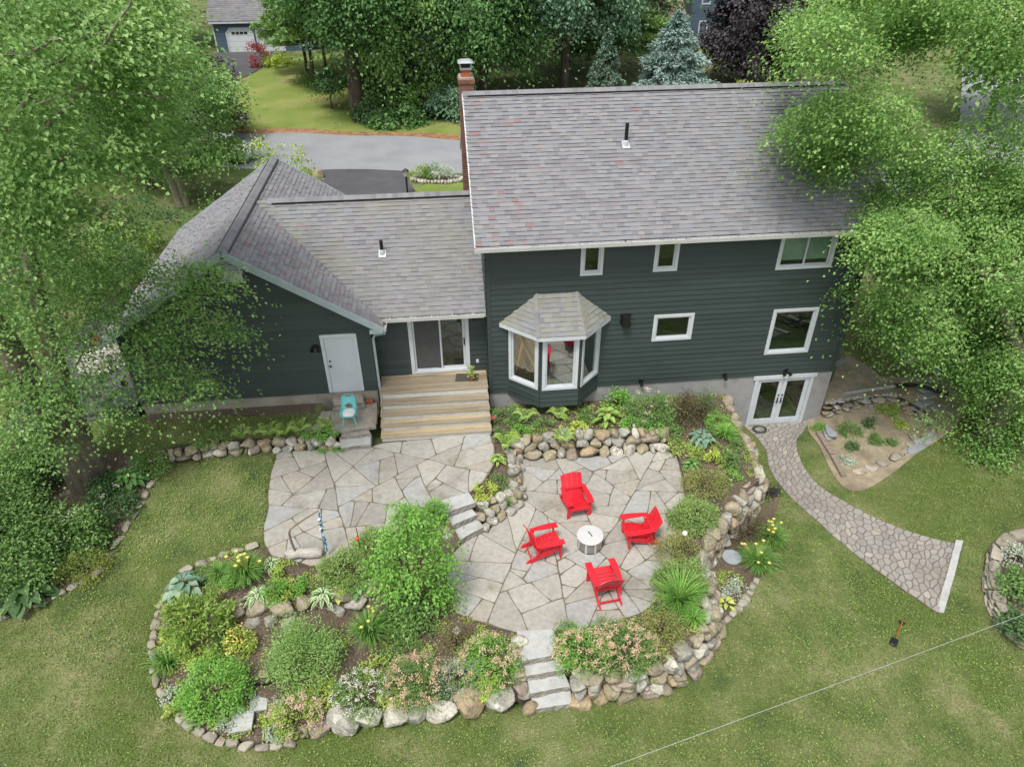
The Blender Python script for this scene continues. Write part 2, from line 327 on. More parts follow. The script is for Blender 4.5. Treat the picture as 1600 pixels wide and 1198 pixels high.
PATHL = np.array([tuple(p[:2]) for p in zpts([(1162, 667), (1180, 682), (1196, 705), (1202, 735), (1230, 775), (1280, 820), (1340, 870), (1400, 915), (1467, 960)], -2.54)])
PATHR = np.array([tuple(p[:2]) for p in zpts([(1268, 658), (1254, 676), (1244, 692), (1252, 722), (1278, 757), (1330, 790), (1400, 822), (1450, 838), (1500, 848)], -2.54)])
PATHP = [tuple(p) for p in smoothpoly(PATHL, 4)]+[tuple(p) for p in smoothpoly(PATHR, 4)[::-1]]
HOUSEP = [(-11.0, -0.05), (-11.0, 7.8), (-3.6, 7.8), (-3.6, 7), (0, 7), (0, 8.6), (11.6, 8.6), (11.6, -0.05)]
def terrain(x, y):
    z = base_z(x, y); x = np.asarray(x, float); y = np.asarray(y, float)
    near = (np.abs(x) < 20) & (y < 12) & (y > -16)
    if near.any():
        xs, ys, zs = x[near], y[near], z[near]
        d = pdist(xs, ys, TERRACE); ins = inpoly(xs, ys, TERRACE); sd = np.where(ins, d, -d)
        t = np.clip((sd+0.02)/0.3, 0, 1); zs = zs*(1-t)+t*(-0.47+0.06*np.clip(ys+1.5, 0, 1.5))
        for P in (UPATIO, LPATIO, BEDA, BEDB):
            ins = inpoly(xs, ys, P); d = pdist(xs, ys, P); zs = np.where(ins, np.minimum(zs, -0.9 if P is UPATIO else 99)-np.clip(d/0.2, 0, 1)*(0.8 if P is UPATIO else 0.6), zs)
        zs = np.where(inpoly(xs, ys, HOUSEP) & (pdist(xs, ys, HOUSEP) > 0.2), np.minimum(zs, -0.8), zs)
        zs = zs+0.035*(fbm(np.stack([xs*.6, ys*.6, 0*xs], -1))-0.5)
        z = z.copy(); z[near] = zs
    return z
def tz(x, y): return float(terrain(np.array([x]), np.array([y]))[0])
def onterrain(px, py, it=12):
    z = -2.0
    for _ in range(it):
        p = onz(px, py, z); z = tz(p[0], p[1])
    return onz(px, py, z)

def onlawn(px, py, it=12):
    z = -2.0
    for _ in range(it):
        p = onz(px, py, z); z = float(base_z(p[0], p[1]))
    return onz(px, py, z)
# lawn colour: patchy green and straw
m_lawn = mat('lawn_ground', [(0.32, lin('#43562a')), (0.44, lin('#5c6b35')), (0.56, lin('#72784a')), (0.74, lin('#908a66'))], scale=0.9, detail=10, rough=0.95, bump=(22, 0.9, 0.06), fine=(26, 0.5),
             mix2=(0.32, 0.50, 0.62, lin('#55662a')))
m_soil = mat('soil', [(0.3, lin('#4b3f36')), (0.5, lin('#625649')), (0.7, lin('#7b6d5f'))], scale=22, detail=10, rough=0.95, bump=(28, 1.0, 0.05), fine=(55, 0.4), mix2=(1.1, 0.52, 0.72, lin('#75644f')))
m_sand = mat('sandy_soil', [(0.3, lin('#857b67')), (0.5, lin('#988c75')), (0.7, lin('#a89c84'))], scale=4, detail=10, rough=0.95, bump=(25, 0.7, 0.03), fine=(70, 0.15), mix2=(1.3, 0.5, 0.7, lin('#7d705f')))
m_asph = mat('asphalt', [(0.3, lin('#83868a')), (0.7, lin('#94969a'))], scale=0.5, detail=9, rough=0.9, bump=(60, 0.2), fine=(30, 0.06), mix2=(0.35, 0.5, 0.8, lin('#9c9c9b')))
m_drive = mat('fresh_asphalt', [(0.3, lin('#4a4a4e')), (0.7, lin('#5a5a5d'))], scale=0.8, detail=9, rough=0.9, bump=(60, 0.2), fine=(30, 0.06))
xs = np.unique(np.concatenate([np.arange(-17, 17.01, 0.16), np.arange(-40, 50, 1.0), np.linspace(-250, 300, 56)]))
ys = np.unique(np.concatenate([np.arange(-14, 2.5, 0.16), np.arange(2.5, 12, .5), np.arange(12, 60, 1.0), np.linspace(-30, 600, 64)]))
X, Y = np.meshgrid(xs, ys); Z = terrain(X, Y); nx, ny = len(xs), len(ys)
idx = np.arange(nx*ny).reshape(ny, nx)
F = np.stack([idx[:-1, :-1], idx[:-1, 1:], idx[1:, 1:], idx[1:, :-1]], -1).reshape(-1, 4)
tag(MB().add(np.stack([X, Y, Z], -1), F).build('lawn', m_lawn, smooth=True), 'patchy green and straw coloured lawn running around the house', 'lawn', kind='structure')

def cdt_sheet(poly, res, zf, jit=0.3, skirt=0.5):
    """triangulated sheet inside poly"""
    P = np.array([p[:2] for p in ccw(poly)]); bd = []
    for i in range(len(P)):
        a, b = P[i], P[(i+1) % len(P)]; k = max(1, int(np.hypot(*(b-a))/res))
        for t in range(k): bd.append(a+(b-a)*t/k)
    bd = np.array(bd); x0, y0 = P.min(0); x1, y1 = P.max(0)
    gx, gy = np.meshgrid(np.arange(x0, x1, res), np.arange(y0, y1, res)); g = np.stack([gx.ravel(), gy.ravel()], -1)+RNG.uniform(-jit, jit, (gx.size, 2))*res
    ok = inpoly(g[:, 0], g[:, 1], P) & (pdist(g[:, 0], g[:, 1], P) > res*.5); g = g[ok]
    vs = [Vector(p) for p in bd]+[Vector(p) for p in g]; nb = len(bd)
    r = delaunay_2d_cdt(vs, [], [list(range(nb))], 1, 1e-5)
    V = np.array([tuple(v) for v in r[0]]); F = [list(f) for f in r[2]]
    Z = zf(V[:, 0], V[:, 1]); return np.column_stack([V, Z]), F, bd
def sheet(name, poly, res, zf, m, lab, cat, kind='structure', skirt=0.6, smooth=True):
    V, F, bd = cdt_sheet(poly, res, zf); mb = MB().add(V, F)
    if skirt:
        z = zf(bd[:, 0], bd[:, 1]); n = len(bd); mb.add(np.concatenate([np.column_stack([bd, z]), np.column_stack([bd, z-skirt])]), [[i, n+i, n+(i+1) % n, (i+1) % n] for i in range(n)])
    return tag(mb.build(name, m, smooth=smooth), lab, cat, kind=kind)
def bumpy(zf, a=0.07, s=3.0): return lambda x, y: zf(x, y)+a*(fbm(np.stack([np.asarray(x)*s, np.asarray(y)*s, 0*np.asarray(x)+5], -1))-0.45)
sheet('garden_soil', BEDA, 0.16, bumpy(zA), m_soil, 'bare brown mulch of the round perennial bed left of the lower stone steps', 'soil')
sheet('garden_soil', BEDB, 0.16, bumpy(zB), m_soil, 'dark mulch of the raised bed wrapping the lower patio under the bay window', 'soil')
_up = lambda d: (lambda x, y: terrain(x, y)+d)
BEDLEFT = [tuple(p) for p in smoothpoly(BEDLEFT, 4, True)]; ROCKG = [tuple(p) for p in smoothpoly(ROCKG, 4, True)]; SIDEBED = [tuple(p) for p in smoothpoly(SIDEBED, 4, True)]; BARE_R = [tuple(p) for p in smoothpoly(BARE_R, 4, True)]
sheet('garden_soil', BEDLEFT, 0.4, _up(0.03), m_soil, 'shaded soil under the shrubs at the left edge of the lawn', 'soil', skirt=0.2)
sheet('garden_soil', BEDRIGHT, 0.4, _up(0.22), m_soil, 'raised soil inside the curved stacked stone wall at the right edge', 'soil', skirt=0.5)
sheet('sandy_ground', ROCKG, 0.25, _up(0.035), m_sand, 'sandy tan earth of the young rock garden right of the french doors', 'soil', skirt=0.2)
sheet('bare_ground', BARE_R, 0.3, _up(0.02), m_sand, 'worn bare ground beside the right corner of the house', 'soil', skirt=0.1)
sheet('bare_ground', SIDEBED, 0.3, _up(0.02), m_soil, 'scruffy soil at the foot of the big boulder wall', 'soil', skirt=0.1)
sheet('bare_ground', [(-10.6, -.05), (-10.6, -.42), (-8, -.38), (-5.2, -.5), (-5.2, -.05)], 0.3, _up(0.02), m_soil, 'strip of bare dirt along the garage foundation', 'soil', skirt=0.1)
# road and driveways
def strip(L, R, n=6): return [tuple(p) for p in L]+[tuple(p) for p in R[::-1]]
road = strip([(-70, 33), (-40, 33.5), (-14, 26.0), (-8, 24.7), (0, 23.4), (9, 21.5), (20, 18.5), (34, 15), (42, 22), (70, 60), (95, 90)], [(-70, 42), (-40, 42), (-14.6, 33.3), (-7.4, 31.4), (.4, 29.9), (10, 27.6), (22, 24.5), (31, 24), (36, 30), (60, 66), (86, 96)])
_far = lambda d: (lambda x, y: base_z(x, y)+d)
sheet('road', road, 1.0, _far(0.05), m_asph, 'pale grey street passing behind the house', 'road', skirt=0.2)
sheet('road_shoulder', strip([(-40, 41.7), (-14.6, 33), (-7.4, 31.1), (.4, 29.6), (10, 27.3), (22, 24.2)], [(-40, 43), (-14.6, 34.1), (-7.4, 32.3), (.4, 31.1), (10, 28.8), (22, 25.6)]), 0.8, _far(0.03), mat('needle_litter', [(0.35, lin('#7c5a3e')), (0.6, lin('#a07c58')), (0.75, lin('#7c7a40'))], scale=2, rough=.95, fine=(8, .3)), 'brown needle litter along the far edge of the street', 'verge', skirt=0)
sheet('driveway', [(-9.5, 8), (-9.5, 25), (-3.4, 24), (-2.6, 20), (-3.4, 8)], 1.0, _far(0.075), m_drive, 'dark asphalt driveway between the garage and the street', 'driveway', skirt=0.2)
sheet('driveway', [(-22.5, 46), (-22, 59), (-15.5, 59), (-15.8, 55), (-18, 46.5), (-19, 35), (-24, 37)], 1.0, _far(0.06), m_drive, 'dark asphalt driveway of the blue garage across the street', 'driveway', skirt=0.2)
sheet('paved_pad', [(-15.3, .2), (-14.7, 8), (-11.1, 8), (-11.1, .4)], 0.4, _up(0.05), m_drive, 'dark asphalt pad beside the left wall of the garage', 'pad', skirt=0.1)
m_frontlawn = mat('yellow_green_lawn', [(0.3, lin('#66792f')), (0.5, lin('#7b8a41')), (0.62, lin('#8d8f52')), (0.72, lin('#96815f'))], scale=0.28, detail=9, rough=.95, bump=(10, .4), fine=(8, .18))  # yellower and paler grass colour than the back lawn
sheet('lawn', [(-20, 35.5), (-18.4, 46), (-15, 55), (-11, 57), (-8, 46), (-2, 35), (6, 31), (.4, 31), (-7.4, 32.2), (-14.6, 34)], 0.9, _far(0.03), m_frontlawn, 'bright yellow green lawn sloping down to the street from the blue garage', 'lawn', skirt=0)
sheet('lawn', [(-2.6, 20.5), (-1.7, 22.2), (2.6, 21.2), (9, 20), (9, 9), (-3.2, 9), (-3.2, 20)], 0.9, _far(0.03), m_frontlawn, 'small bright front lawn seen past the chimney', 'lawn', skirt=0)
# ================================================================ HOUSE
A = np.array
m_side = mat('dark_siding', [(0.3, lin('#323d3c')), (0.7, lin('#3b4745'))], scale=1.2, detail=5, rough=0.55, var='rnd', vamt=0.10, bump=(30, 0.08), stretch=(0.4, 0.4, 6), fine=(3, .06))
m_trim = mat('white_trim', [(0.3, lin('#bfc5ca')), (0.7, lin('#ccd1d5'))], scale=3, rough=0.45)
m_rake = mat('grey_fascia', [(0.3, lin('#93a3a6')), (0.7, lin('#a5b4b6'))], scale=3, rough=0.5)
m_gut = mat('gutter_white', [(0.3, lin('#b9bab7')), (0.6, lin('#c8c8c4'))], scale=2, rough=0.45, mix2=(9, .62, .75, lin('#9a978c')))
m_conc = mat('grey_block_paint', [(0.3, lin('#8b8b8c')), (0.7, lin('#a09f9e'))], scale=2.5, detail=8, rough=0.85, bump=(40, .25), mix2=(1.2, .55, .75, lin('#7d7870')))
m_conc2 = mat('raw_concrete', [(0.3, lin('#8b857a')), (0.7, lin('#aaa498'))], scale=3, detail=8, rough=0.9, bump=(40, .3), mix2=(1.5, .5, .7, lin('#6f685c')))
m_dark = flat('dark_interior', '#28352e', 0.9)
m_black = flat('black_metal', '#191a1b', 0.4)
m_iron = flat('bronze_metal', '#2a2c2e', 0.35, 0.6)
m_glass = glassmat('window_glass', tint=(.75, .8, .78), refl=0.07)
m_glass2 = glassmat('bay_glass', refl=0.38)
m_lead = flat('vent_flange', '#c9cdd0', 0.4, 0.2)
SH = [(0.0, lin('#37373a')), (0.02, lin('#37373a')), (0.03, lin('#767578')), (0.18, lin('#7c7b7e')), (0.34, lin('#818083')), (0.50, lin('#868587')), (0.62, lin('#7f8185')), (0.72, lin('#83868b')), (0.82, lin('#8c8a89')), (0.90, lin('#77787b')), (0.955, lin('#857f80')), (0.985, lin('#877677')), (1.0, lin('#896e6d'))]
def shingmat(name, tintcol=None, mixr=(0.6, 0.55, 0.8), dull=1.0):
    m = mat(name, [(p, [v*dull for v in c]) for p, c in SH], var='rndramp', rough=0.92, bump=(70, .5, .01), fine=(90, .12), mix2=None if tintcol is None else mixr+(tintcol,))
    return m
m_sh = shingmat('shingles', lin('#7f8074'), (0.35, 0.62, 0.9))
m_shw = shingmat('shingles_weathered', lin('#86867a'), (0.5, 0.40, 0.75))
m_shb = shingmat('shingles_mossy', lin('#8a8c74'), (1.2, 0.38, 0.75))
def shingles(mb, O, u, s, n, L, ulim, ex=0.145, rng=None, redbias=None, w=(0.14, 0.27)):
    rng = rng or np.random.default_rng(5); O, u, s, n = map(A, (O, u, s, n)); V = []; R = []; k = 0; v = 0.0
    while v < L-1e-4:
        e = min(ex, L-v); a0, a1 = ulim(v); b0, b1 = ulim(v+e); lo, hi = min(a0, b0), max(a1, b1); x = lo-rng.uniform(0, .3)
        while x < hi:
            wd = rng.uniform(*w); y = x+wd
            c0, c1 = np.clip([x, y], a0, a1); d0, d1 = np.clip([x, y], b0, b1)
            if c1-c0 > 1e-4 or d1-d0 > 1e-4:
                h = 0.014+rng.choice([0, 0.012]); r = .03+rng.random()**0.9*0.92
                pr = 0.004 if redbias is None else redbias(x, v)
                if rng.random() < pr: r = rng.uniform(.95, 1.0)
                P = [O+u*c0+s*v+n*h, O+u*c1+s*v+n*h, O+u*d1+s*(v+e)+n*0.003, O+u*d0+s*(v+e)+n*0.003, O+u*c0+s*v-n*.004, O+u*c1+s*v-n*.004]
                V += P; R += [r, 0.0]; k += 1  # dark lip: the tab's shadow line put into the colour, like a printed band
            x = y
        v += e
    b = np.arange(k)[:, None]*6; F = np.concatenate([b+A([0, 1, 2, 3]), b+A([4, 5, 1, 0])], 1).reshape(-1, 4)
    mb.add(A(V), F, A(R)); return mb
def siding(mb, fr, u0, u1, z0, z1, holes=(), ulim=None, ex=0.178, rng=None):
    O, u, n = fr; Z = A([0, 0, 1.0]); rng = rng or np.random.default_rng(11); z = z0; V = []; R = []
    while z < z1-1e-4:
        e = min(ex, z1-z); a0, a1 = (u0, u1) if ulim is None else ulim(z); b0, b1 = (u0, u1) if ulim is None else ulim(z+e)
        segs = [(max(a0, u0), min(a1, u1), max(b0, u0), min(b1, u1))]
        cuts = sorted([h for h in holes if h[2] < z+e*0.75 and h[3] > z+e*0.25])
        iv = []; cur = (segs[0][0], segs[0][2])
        for h in cuts:
            iv.append((cur[0], h[0], cur[1], h[0])); cur = (h[1], h[1])
        iv.append((cur[0], segs[0][1], cur[1], segs[0][3]))
        for (p0, p1, q0, q1) in iv:
            if p1-p0 < 1e-3 and q1-q0 < 1e-3: continue
            L = max(p1-p0, q1-q0); m = max(1, int(round(L/rng.uniform(2.4, 3.6)))); off = rng.uniform(-.35, .35)
            ts = [0]+[np.clip((i+off)/m, 0.05, .95) for i in range(1, m)]+[1]
            for t0, t1 in zip(ts[:-1], ts[1:]):
                x0, x1 = p0+(p1-p0)*t0, p0+(p1-p0)*t1; y0, y1 = q0+(q1-q0)*t0, q0+(q1-q0)*t1
                V += [O+u*x0+Z*z+n*.030, O+u*x1+Z*z+n*.030, O+u*y1+Z*(z+e)+n*.003, O+u*y0+Z*(z+e)+n*.003, O+u*x0+Z*z-n*.002, O+u*x1+Z*z-n*.002]
                r = rng.random(); R += [r, r]
        z += e
    k = len(V)//6; b = np.arange(k)[:, None]*6; F = np.concatenate([b+A([0, 1, 2, 3]), b+A([4, 5, 1, 0])], 1).reshape(-1, 4)
    mb.add(A(V), F, A(R)); return mb
def rectframe(mb, fr, u0, u1, z0, z1, w, d0, d1, sill=None, mi=0):
    fbox(mb, fr, u0, u0+w, z0+(sill or w), z1-w, d0, d1, mi=mi); fbox(mb, fr, u1-w, u1, z0+(sill or w), z1-w, d0, d1, mi=mi)
    fbox(mb, fr, u0, u1, z1-w, z1, d0, d1, mi=mi); fbox(mb, fr, u0, u1, z0, z0+(sill or w), d0, d1, mi=mi)
def pane(name, fr, u0, u1, z0, z1, d, m, parent):
    O, u, n = fr; Z = A([0, 0, 1.0]); mb = MB(); fbox(mb, fr, u0, u1, z0, z1, d-0.006, d)
    return mb.build(name, m, parent)
def backing(fr, u0, u1, z0, z1, parent, depth=0.7, m=None):
    mb = MB(); O, u, n = fr; e = 0.25
    fbox(mb, fr, u0-e, u1+e, z0-.02, z1+e, -depth-.02, -depth)            # far wall of the room behind
    fbox(mb, fr, u0-e, u1+e, z0-.06, z0-.02, -depth, -0.10)               # its floor or sill
    fbox(mb, fr, u0-e-.02, u0-e, z0-.06, z1+e, -depth, -.1); fbox(mb, fr, u1+e, u1+e+.02, z0-.06, z1+e, -depth, -.1); fbox(mb, fr, u0-e, u1+e, z1+e, z1+e+.02, -depth, -.1)
    mb.build('room', m or m_dark, parent)
def window(parent, fr, u0, u1, z0, z1, cas=0.095, split=False, glass=None, lab=None, blind=None, stool=False):
    f = MB(); rectframe(f, fr, u0, u1, z0, z1, cas, -0.06, 0.046)
    o = f.build('window', m_trim, parent, bevel=.004)
    if lab: o['label'] = lab
    s = MB(); a0, a1, b0, b1 = u0+cas+.002, u1-cas-.002, z0+cas+.002, z1-cas-.002
    if split:
        mid = (a0+a1)/2
        rectframe(s, fr, a0, mid+.02, b0, b1, .04, -.05, .004); rectframe(s, fr, mid-.015, a1, b0, b1, .034, -.075, -.052)
    else: rectframe(s, fr, a0, a1, b0, b1, .045, -.05, .010)
    s.build('sash', m_trim, o, bevel=.003)
    pane('pane', fr, a0+.03, a1-.03, b0+.03, b1-.03, -0.03 if not split else -.078, glass or m_glass, o)
    if blind:
        mb = MB(); fbox(mb, fr, a0+.02, a1-.02, b0+.14, b1, -.13, -.12); mb.build('blind', blind, o)
    backing(fr, u0+.1, u1-.1, z0+.1, z1-.1, parent)
    return o
house = thing('house', 'dark grey-green two storey house with low wing and front gabled garage under grey shingle roofs', 'house', (4, 3, -1))
MF = (A([0, 0, 0.0]), A([1, 0, 0.0]), A([0, -1, 0.0])); WX = 11.6
WIN = dict(up1=(2.76, 3.43, 3.61, 4.64), up2=(4.94, 5.67, 3.62, 4.63), up3=(8.72, 10.47, 3.47, 4.62), mid=(5.16, 6.44, 1.2, 2.14), right=(8.99, 10.48, .43, 2.1))
hol = [(a+.04, b-.04, c+.04, d-.04) for a, b, c, d in WIN.values()]+[(0.75, 3.4, 0.1, 2.05)]
w = MB(); siding(w, MF, 0.12, WX-.12, -0.42, 4.86, hol); fbox(w, MF, 0, .12, -.42, 4.84, -.02, .034); fbox(w, MF, WX-.12, WX, -.42, 4.84, -.02, .034)
# sheathing behind the laps, cut round the openings
w.build('wall', m_side, house)
w = MB(); SL = (A([0, 0, 0.0]), A([0, -1, 0.0]), A([-1, 0, 0.0]))
siding(w, SL, -8.5, 0, -0.42, 7.7, ulim=lambda z: (-8.5, 0) if z < 4.7 else (-8.5+max(0, z-4.7)/.62, -max(0, z-4.7)/.62)); w.build('wall', m_side, house)
w = MB(); SR = (A([WX, 0, 0.0]), A([0, 1, 0.0]), A([1, 0, 0.0])); siding(w, SR, 0, 8.5, -0.42, 7.7, ulim=lambda z: (0, 8.5) if z < 4.7 else (max(0, z-4.7)/.62, 8.5-max(0, z-4.7)/.62)); w.build('wall', m_side, house)
w = MB(); siding(w, (A([WX, 8.5, 0.0]), A([-1, 0, 0.0]), A([0, 1, 0.0])), 0, WX, -.42, 4.86); w.build('wall', m_side, house)
# foundation of painted block, with the french doors cut in
fd = (8.92, 10.96, -2.56, -0.44)
f = MB()
fbox(f, MF, 0.02, fd[0]+.05, -2.9, -.42, -.25, -.004); fbox(f, MF, fd[1]-.05, WX-.02, -2.9, -.42, -.25, -.004); box(f, WX-.26, WX-.02, .26, 8.45, -2.9, -.42); box(f, .02, .26, .26, 8.45, -2.9, -.42)
f.build('foundation', m_conc, house)
for k in ('up1', 'up2', 'mid', 'right'): window(house, MF, *WIN[k])
m_blind = flat('green_grey_blind', '#b9d2c3', 0.7)
window(house, MF, *WIN['up3'], split=True, blind=m_blind, lab='sliding window with pale green blinds at the upper right')
# french doors
u0, u1, z0, z1 = fd
f = MB(); fbox(f, MF, u0, u0+.11, z0, z1-.13, -.1, .046); fbox(f, MF, u1-.11, u1, z0, z1-.13, -.1, .046); fbox(f, MF, u0-.08, u1+.08, z1-.13, z1+.02, -.1, .06); fbox(f, MF, u0+.0, u1-.0, z0-.06, z0-.002, -.1, .06)
fr_ = f.build('door_frame', m_trim, house, bevel=.005)
mid = (u0+u1)/2
for s, (a, b) in enumerate(((u0+.115, mid-.004), (mid+.004, u1-.115))):
    d = MB(); st = 0.135
    fbox(d, MF, a, a+st, z0+.02+.26, z1-.14-.14, -.06, -.01); fbox(d, MF, b-st, b, z0+.28, z1-.28, -.06, -.01); fbox(d, MF, a, b, z1-.28, z1-.135, -.06, -.01); fbox(d, MF, a, b, z0+.02, z0+.28, -.06, -.01)
    o = d.build('french_door', m_trim, house, bevel=.006)
    pane('pane', MF, a+st-.01, b-st+.01, z0+.27, z1-.27, -.03, m_glass, o)
    hx = b-.06 if s == 0 else a+.06; h = MB(); fbox(h, MF, hx-.022, hx+.022, z0+.93, z0+1.17, -.012, .0); tube(h, [A([hx, .01, z0+1.05]), A([hx, -.06, z0+1.05]), A([hx+(-.1 if s == 0 else .1), -.065, z0+1.03])], .012)
    tube(h, [A([hx, .012, z0+1.28]), A([hx, -.015, z0+1.28])], .03, 12); h.build('handle', m_black, o)
backing(MF, u0+.1, u1-.1, z0+.05, z1-.1, house, 1.4)
# ---- main roof
sl = A([0, 4.75, 2.95]); LM = np.linalg.norm(sl); sl /= LM; nn = A([0, -sl[2], sl[1]])
r = MB(); shingles(r, (-.3, -.5, 4.88), (1, 0, 0), sl, nn, LM, lambda v: (0, 12.25), redbias=lambda x, v: .14 if x < 1.1+.4*math.sin(v*2) else (.03 if x < 2.6 else .003), w=(.14, .27))
sb = A([0, -4.75, 2.95])/LM; nb = A([0, sb[2], -sb[1]*1.0]); nb = A([0, 2.95, 4.75])/LM
shingles(r, (11.95, 9.0, 4.88), (-1, 0, 0), sb, nb, LM, lambda v: (0, 12.25))
roof = r.build('roof', m_sh, house)
t = MB()
for (P, Q) in (((-.3, -.5, 4.80), (-.3, 4.25, 7.75)), ((11.95, -.5, 4.80), (11.95, 4.25, 7.75)), ((-.3, 9.0, 4.80), (-.3, 4.25, 7.75)), ((11.95, 9.0, 4.8), (11.95, 4.25, 7.75))):
    t = MB(); beam(t, P, Q, .035, .16); t.build('rake_board', m_trim, roof)
t = MB(); t.add([(-.28, -.48, 4.80), (11.93, -.48, 4.80), (11.93, 0, 4.80), (-.28, 0, 4.80)], [[3, 2, 1, 0]]); box(t, -.28, 11.93, -.5, -.475, 4.70, 4.86)
t.add([(-.28, -.47, 4.84), (11.93, -.47, 4.84), (11.93, 4.25, 7.78), (-.28, 4.25, 7.78), (-.28, 8.97, 4.84), (11.93, 8.97, 4.84)], [[0, 1, 2, 3], [3, 2, 5, 4]]); t.build('soffit', m_trim, roof)
def ridgecaps(x0, x1, y, z, parent, axis=0, slope=.62, seed=3):
    rg = np.random.default_rng(seed); t = MB(); s = A([1, 0, 0.]) if axis == 0 else A([0, 1, 0.]); q = A([0, 1, 0.]) if axis == 0 else A([1, 0, 0.])
    O = A([0, y, z]) if axis == 0 else A([y, 0, z]); x = x0
    while x < x1:
        e = min(x+.17, x1); h = .035; hb = .028
        P = []
        for (xx, hh) in ((x, h), (e, hb)):
            P += [O+s*xx+q*(-.16)+A([0, 0, hh-.16*slope]), O+s*xx+A([0, 0, hh+.012]), O+s*xx+q*.16+A([0, 0, hh-.16*slope])]
            P += [O+s*xx+q*(-.16)+A([0, 0, hh-.16*slope-.03]), O+s*xx+q*.16+A([0, 0, hh-.16*slope-.03])]
        rr = .03+rg.random()*.88
        t.add(P, [[0, 5, 6, 1], [1, 6, 7, 2], [0, 3, 8, 5], [2, 7, 9, 4], [0, 1, 2, 4, 3]], rr); x = e
    t.build('ridge_cap', m_sh, parent)
    v = MB()
    for sg in (-1, 1):
        a = O+s*(x0+.15)+q*sg*.13+A([0, 0, -.13*slope+.012]); b = O+s*(x1-.1)+q*sg*.13+A([0, 0, -.13*slope+.012]); beam(v, a, b, .10, .035)
    v.build('ridge_vent_shadow', m_black, parent)  # black vent strip also paints the dark shadow under the caps
ridgecaps(-.3, 11.95, 4.25, 7.84, roof)
def gutter(P, Q, inward, parent, deb=300, seed=1):
    P, Q, q = A(P), A(Q), A(inward); L = np.linalg.norm(Q-P); t_ = (Q-P)/L; Z = A([0, 0, 1.]); prof = [(.115, .10), (.115, 0), (.0, -.01), (-.005, .04), (-.012, .105), (.0, .11), (.008, .1), (.005, .02), (.105, .02), (.108, .1)]
    V = []
    for E_ in (P, Q): V += [E_+q*a+Z*b for a, b in prof]
    k = len(prof); g = MB(); g.add(V, [[i, i+1, k+i+1, k+i] for i in range(k-1)]+[[0, 8, 7, 2, 1], ]); o = g.build('gutter', m_gut, parent)
    rg = np.random.default_rng(seed); d = MB()
    for _ in range(deb):
        c = P+t_*rg.uniform(0, L)+q*rg.uniform(.01, .10)+Z*rg.uniform(.05, .11); a = rg.normal(size=3); a /= np.linalg.norm(a); b = np.cross(a, rg.normal(size=3)); b /= np.linalg.norm(b); s_ = rg.uniform(.012, .035)
        d.add([c+a*s_, c+b*s_*.6, c-a*s_, c-b*s_*.6], [[0, 1, 2, 3]], rg.random())
    d.build('debris', flat('leaf_debris', '#4b4338', .9, vary=.4), o)['kind'] = 'stuff'
    return o
gutter((-.32, -.61, 4.75), (11.97, -.61, 4.75), (0, 1, 0), house, 220)
def ventpipe(x, y, z, h, parent):
    p = MB(); tube(p, [(x, y, z-.2), (x, y, z+h)], .055, 14); o = p.build('vent_pipe', m_black, parent)
    q = MB(); lathe(q, [(.095, -.02), (.08, .09), (.062, .13)], (x, y, z), 14); q.add([(x-.11, y-.14, z-.07), (x+.11, y-.14, z-.07), (x+.11, y+.1, z+.08), (x-.11, y+.1, z+.08)], [[0, 1, 2, 3]]); q.build('flange', m_lead, o)
p_ = ony(977, 233, 2.35); ventpipe(p_[0], 2.35, 4.88+.621*2.85+.02, .62, roof)
# ---- wing
WF = (A([0, .6, 0.]), A([1, 0, 0.]), A([0, -1, 0.])); sd = (-2.43, -.55, .12, 2.28)
w = MB(); siding(w, WF, -3.5, 0, 0.02, 2.5, [(sd[0]+.05, sd[1]-.05, sd[2], sd[3]-.04)]); w.build('wall', m_side, house)
w = MB(); fbox(w, WF, -3.5, 0, -1, .02, -.2, -.002); w.build('foundation', m_conc2, house)
WS = A([0, 3.55, 2.46]); LW = np.linalg.norm(WS); WS /= LW; WN = A([0, -WS[2], WS[1]])
r = MB(); shingles(r, (-6.95, .15, 2.47), (1, 0, 0), WS, WN, LW, lambda v: (max(0, 3.75-v*1.1*.86*.0-(v*WS[2]/.65)+.0)*1.0, 6.95), w=(.14, .27), ex=.15)
shingles(r, (0, 7.25, 2.47), (-1, 0, 0), A([0, -WS[1], WS[2]]), A([0, WS[2], WS[1]]), LW, lambda v: (0, 6.6))
wroof = r.build('roof', m_shw, house)
ridgecaps(-6.6, -.02, 3.7, 4.95, wroof, slope=.68, seed=5)
t = MB(); box(t, -3.1, -.02, .16, .19, 2.32, 2.455); t.add([(-6, .2, 2.43), (0, .2, 2.43), (0, 3.7, 4.86), (-6, 3.7, 4.86), (0, 7.2, 2.43), (-6, 7.2, 2.43)], [[0, 1, 2, 3], [3, 2, 4, 5]]); box(t, -3.4, -.02, .19, .6, 2.33, 2.345); t.build('soffit', m_trim, wroof)
gutter((-3.12, .05, 2.36), (-.08, .05, 2.36), (0, 1, 0), house, 100, 4)
for x in np.arange(-2.9, -.1, .62): g = MB(); fbox(g, (A([0, .05, 0]), A([1, 0, 0.]), A([0, -1, 0.])), x, x+.03, 2.455, 2.475, -.12, .015); g.build('gutter_strap', m_gut, house)
ventpipe(-3.06, 1.95, 2.47+.693*1.8+.02, .42, wroof)
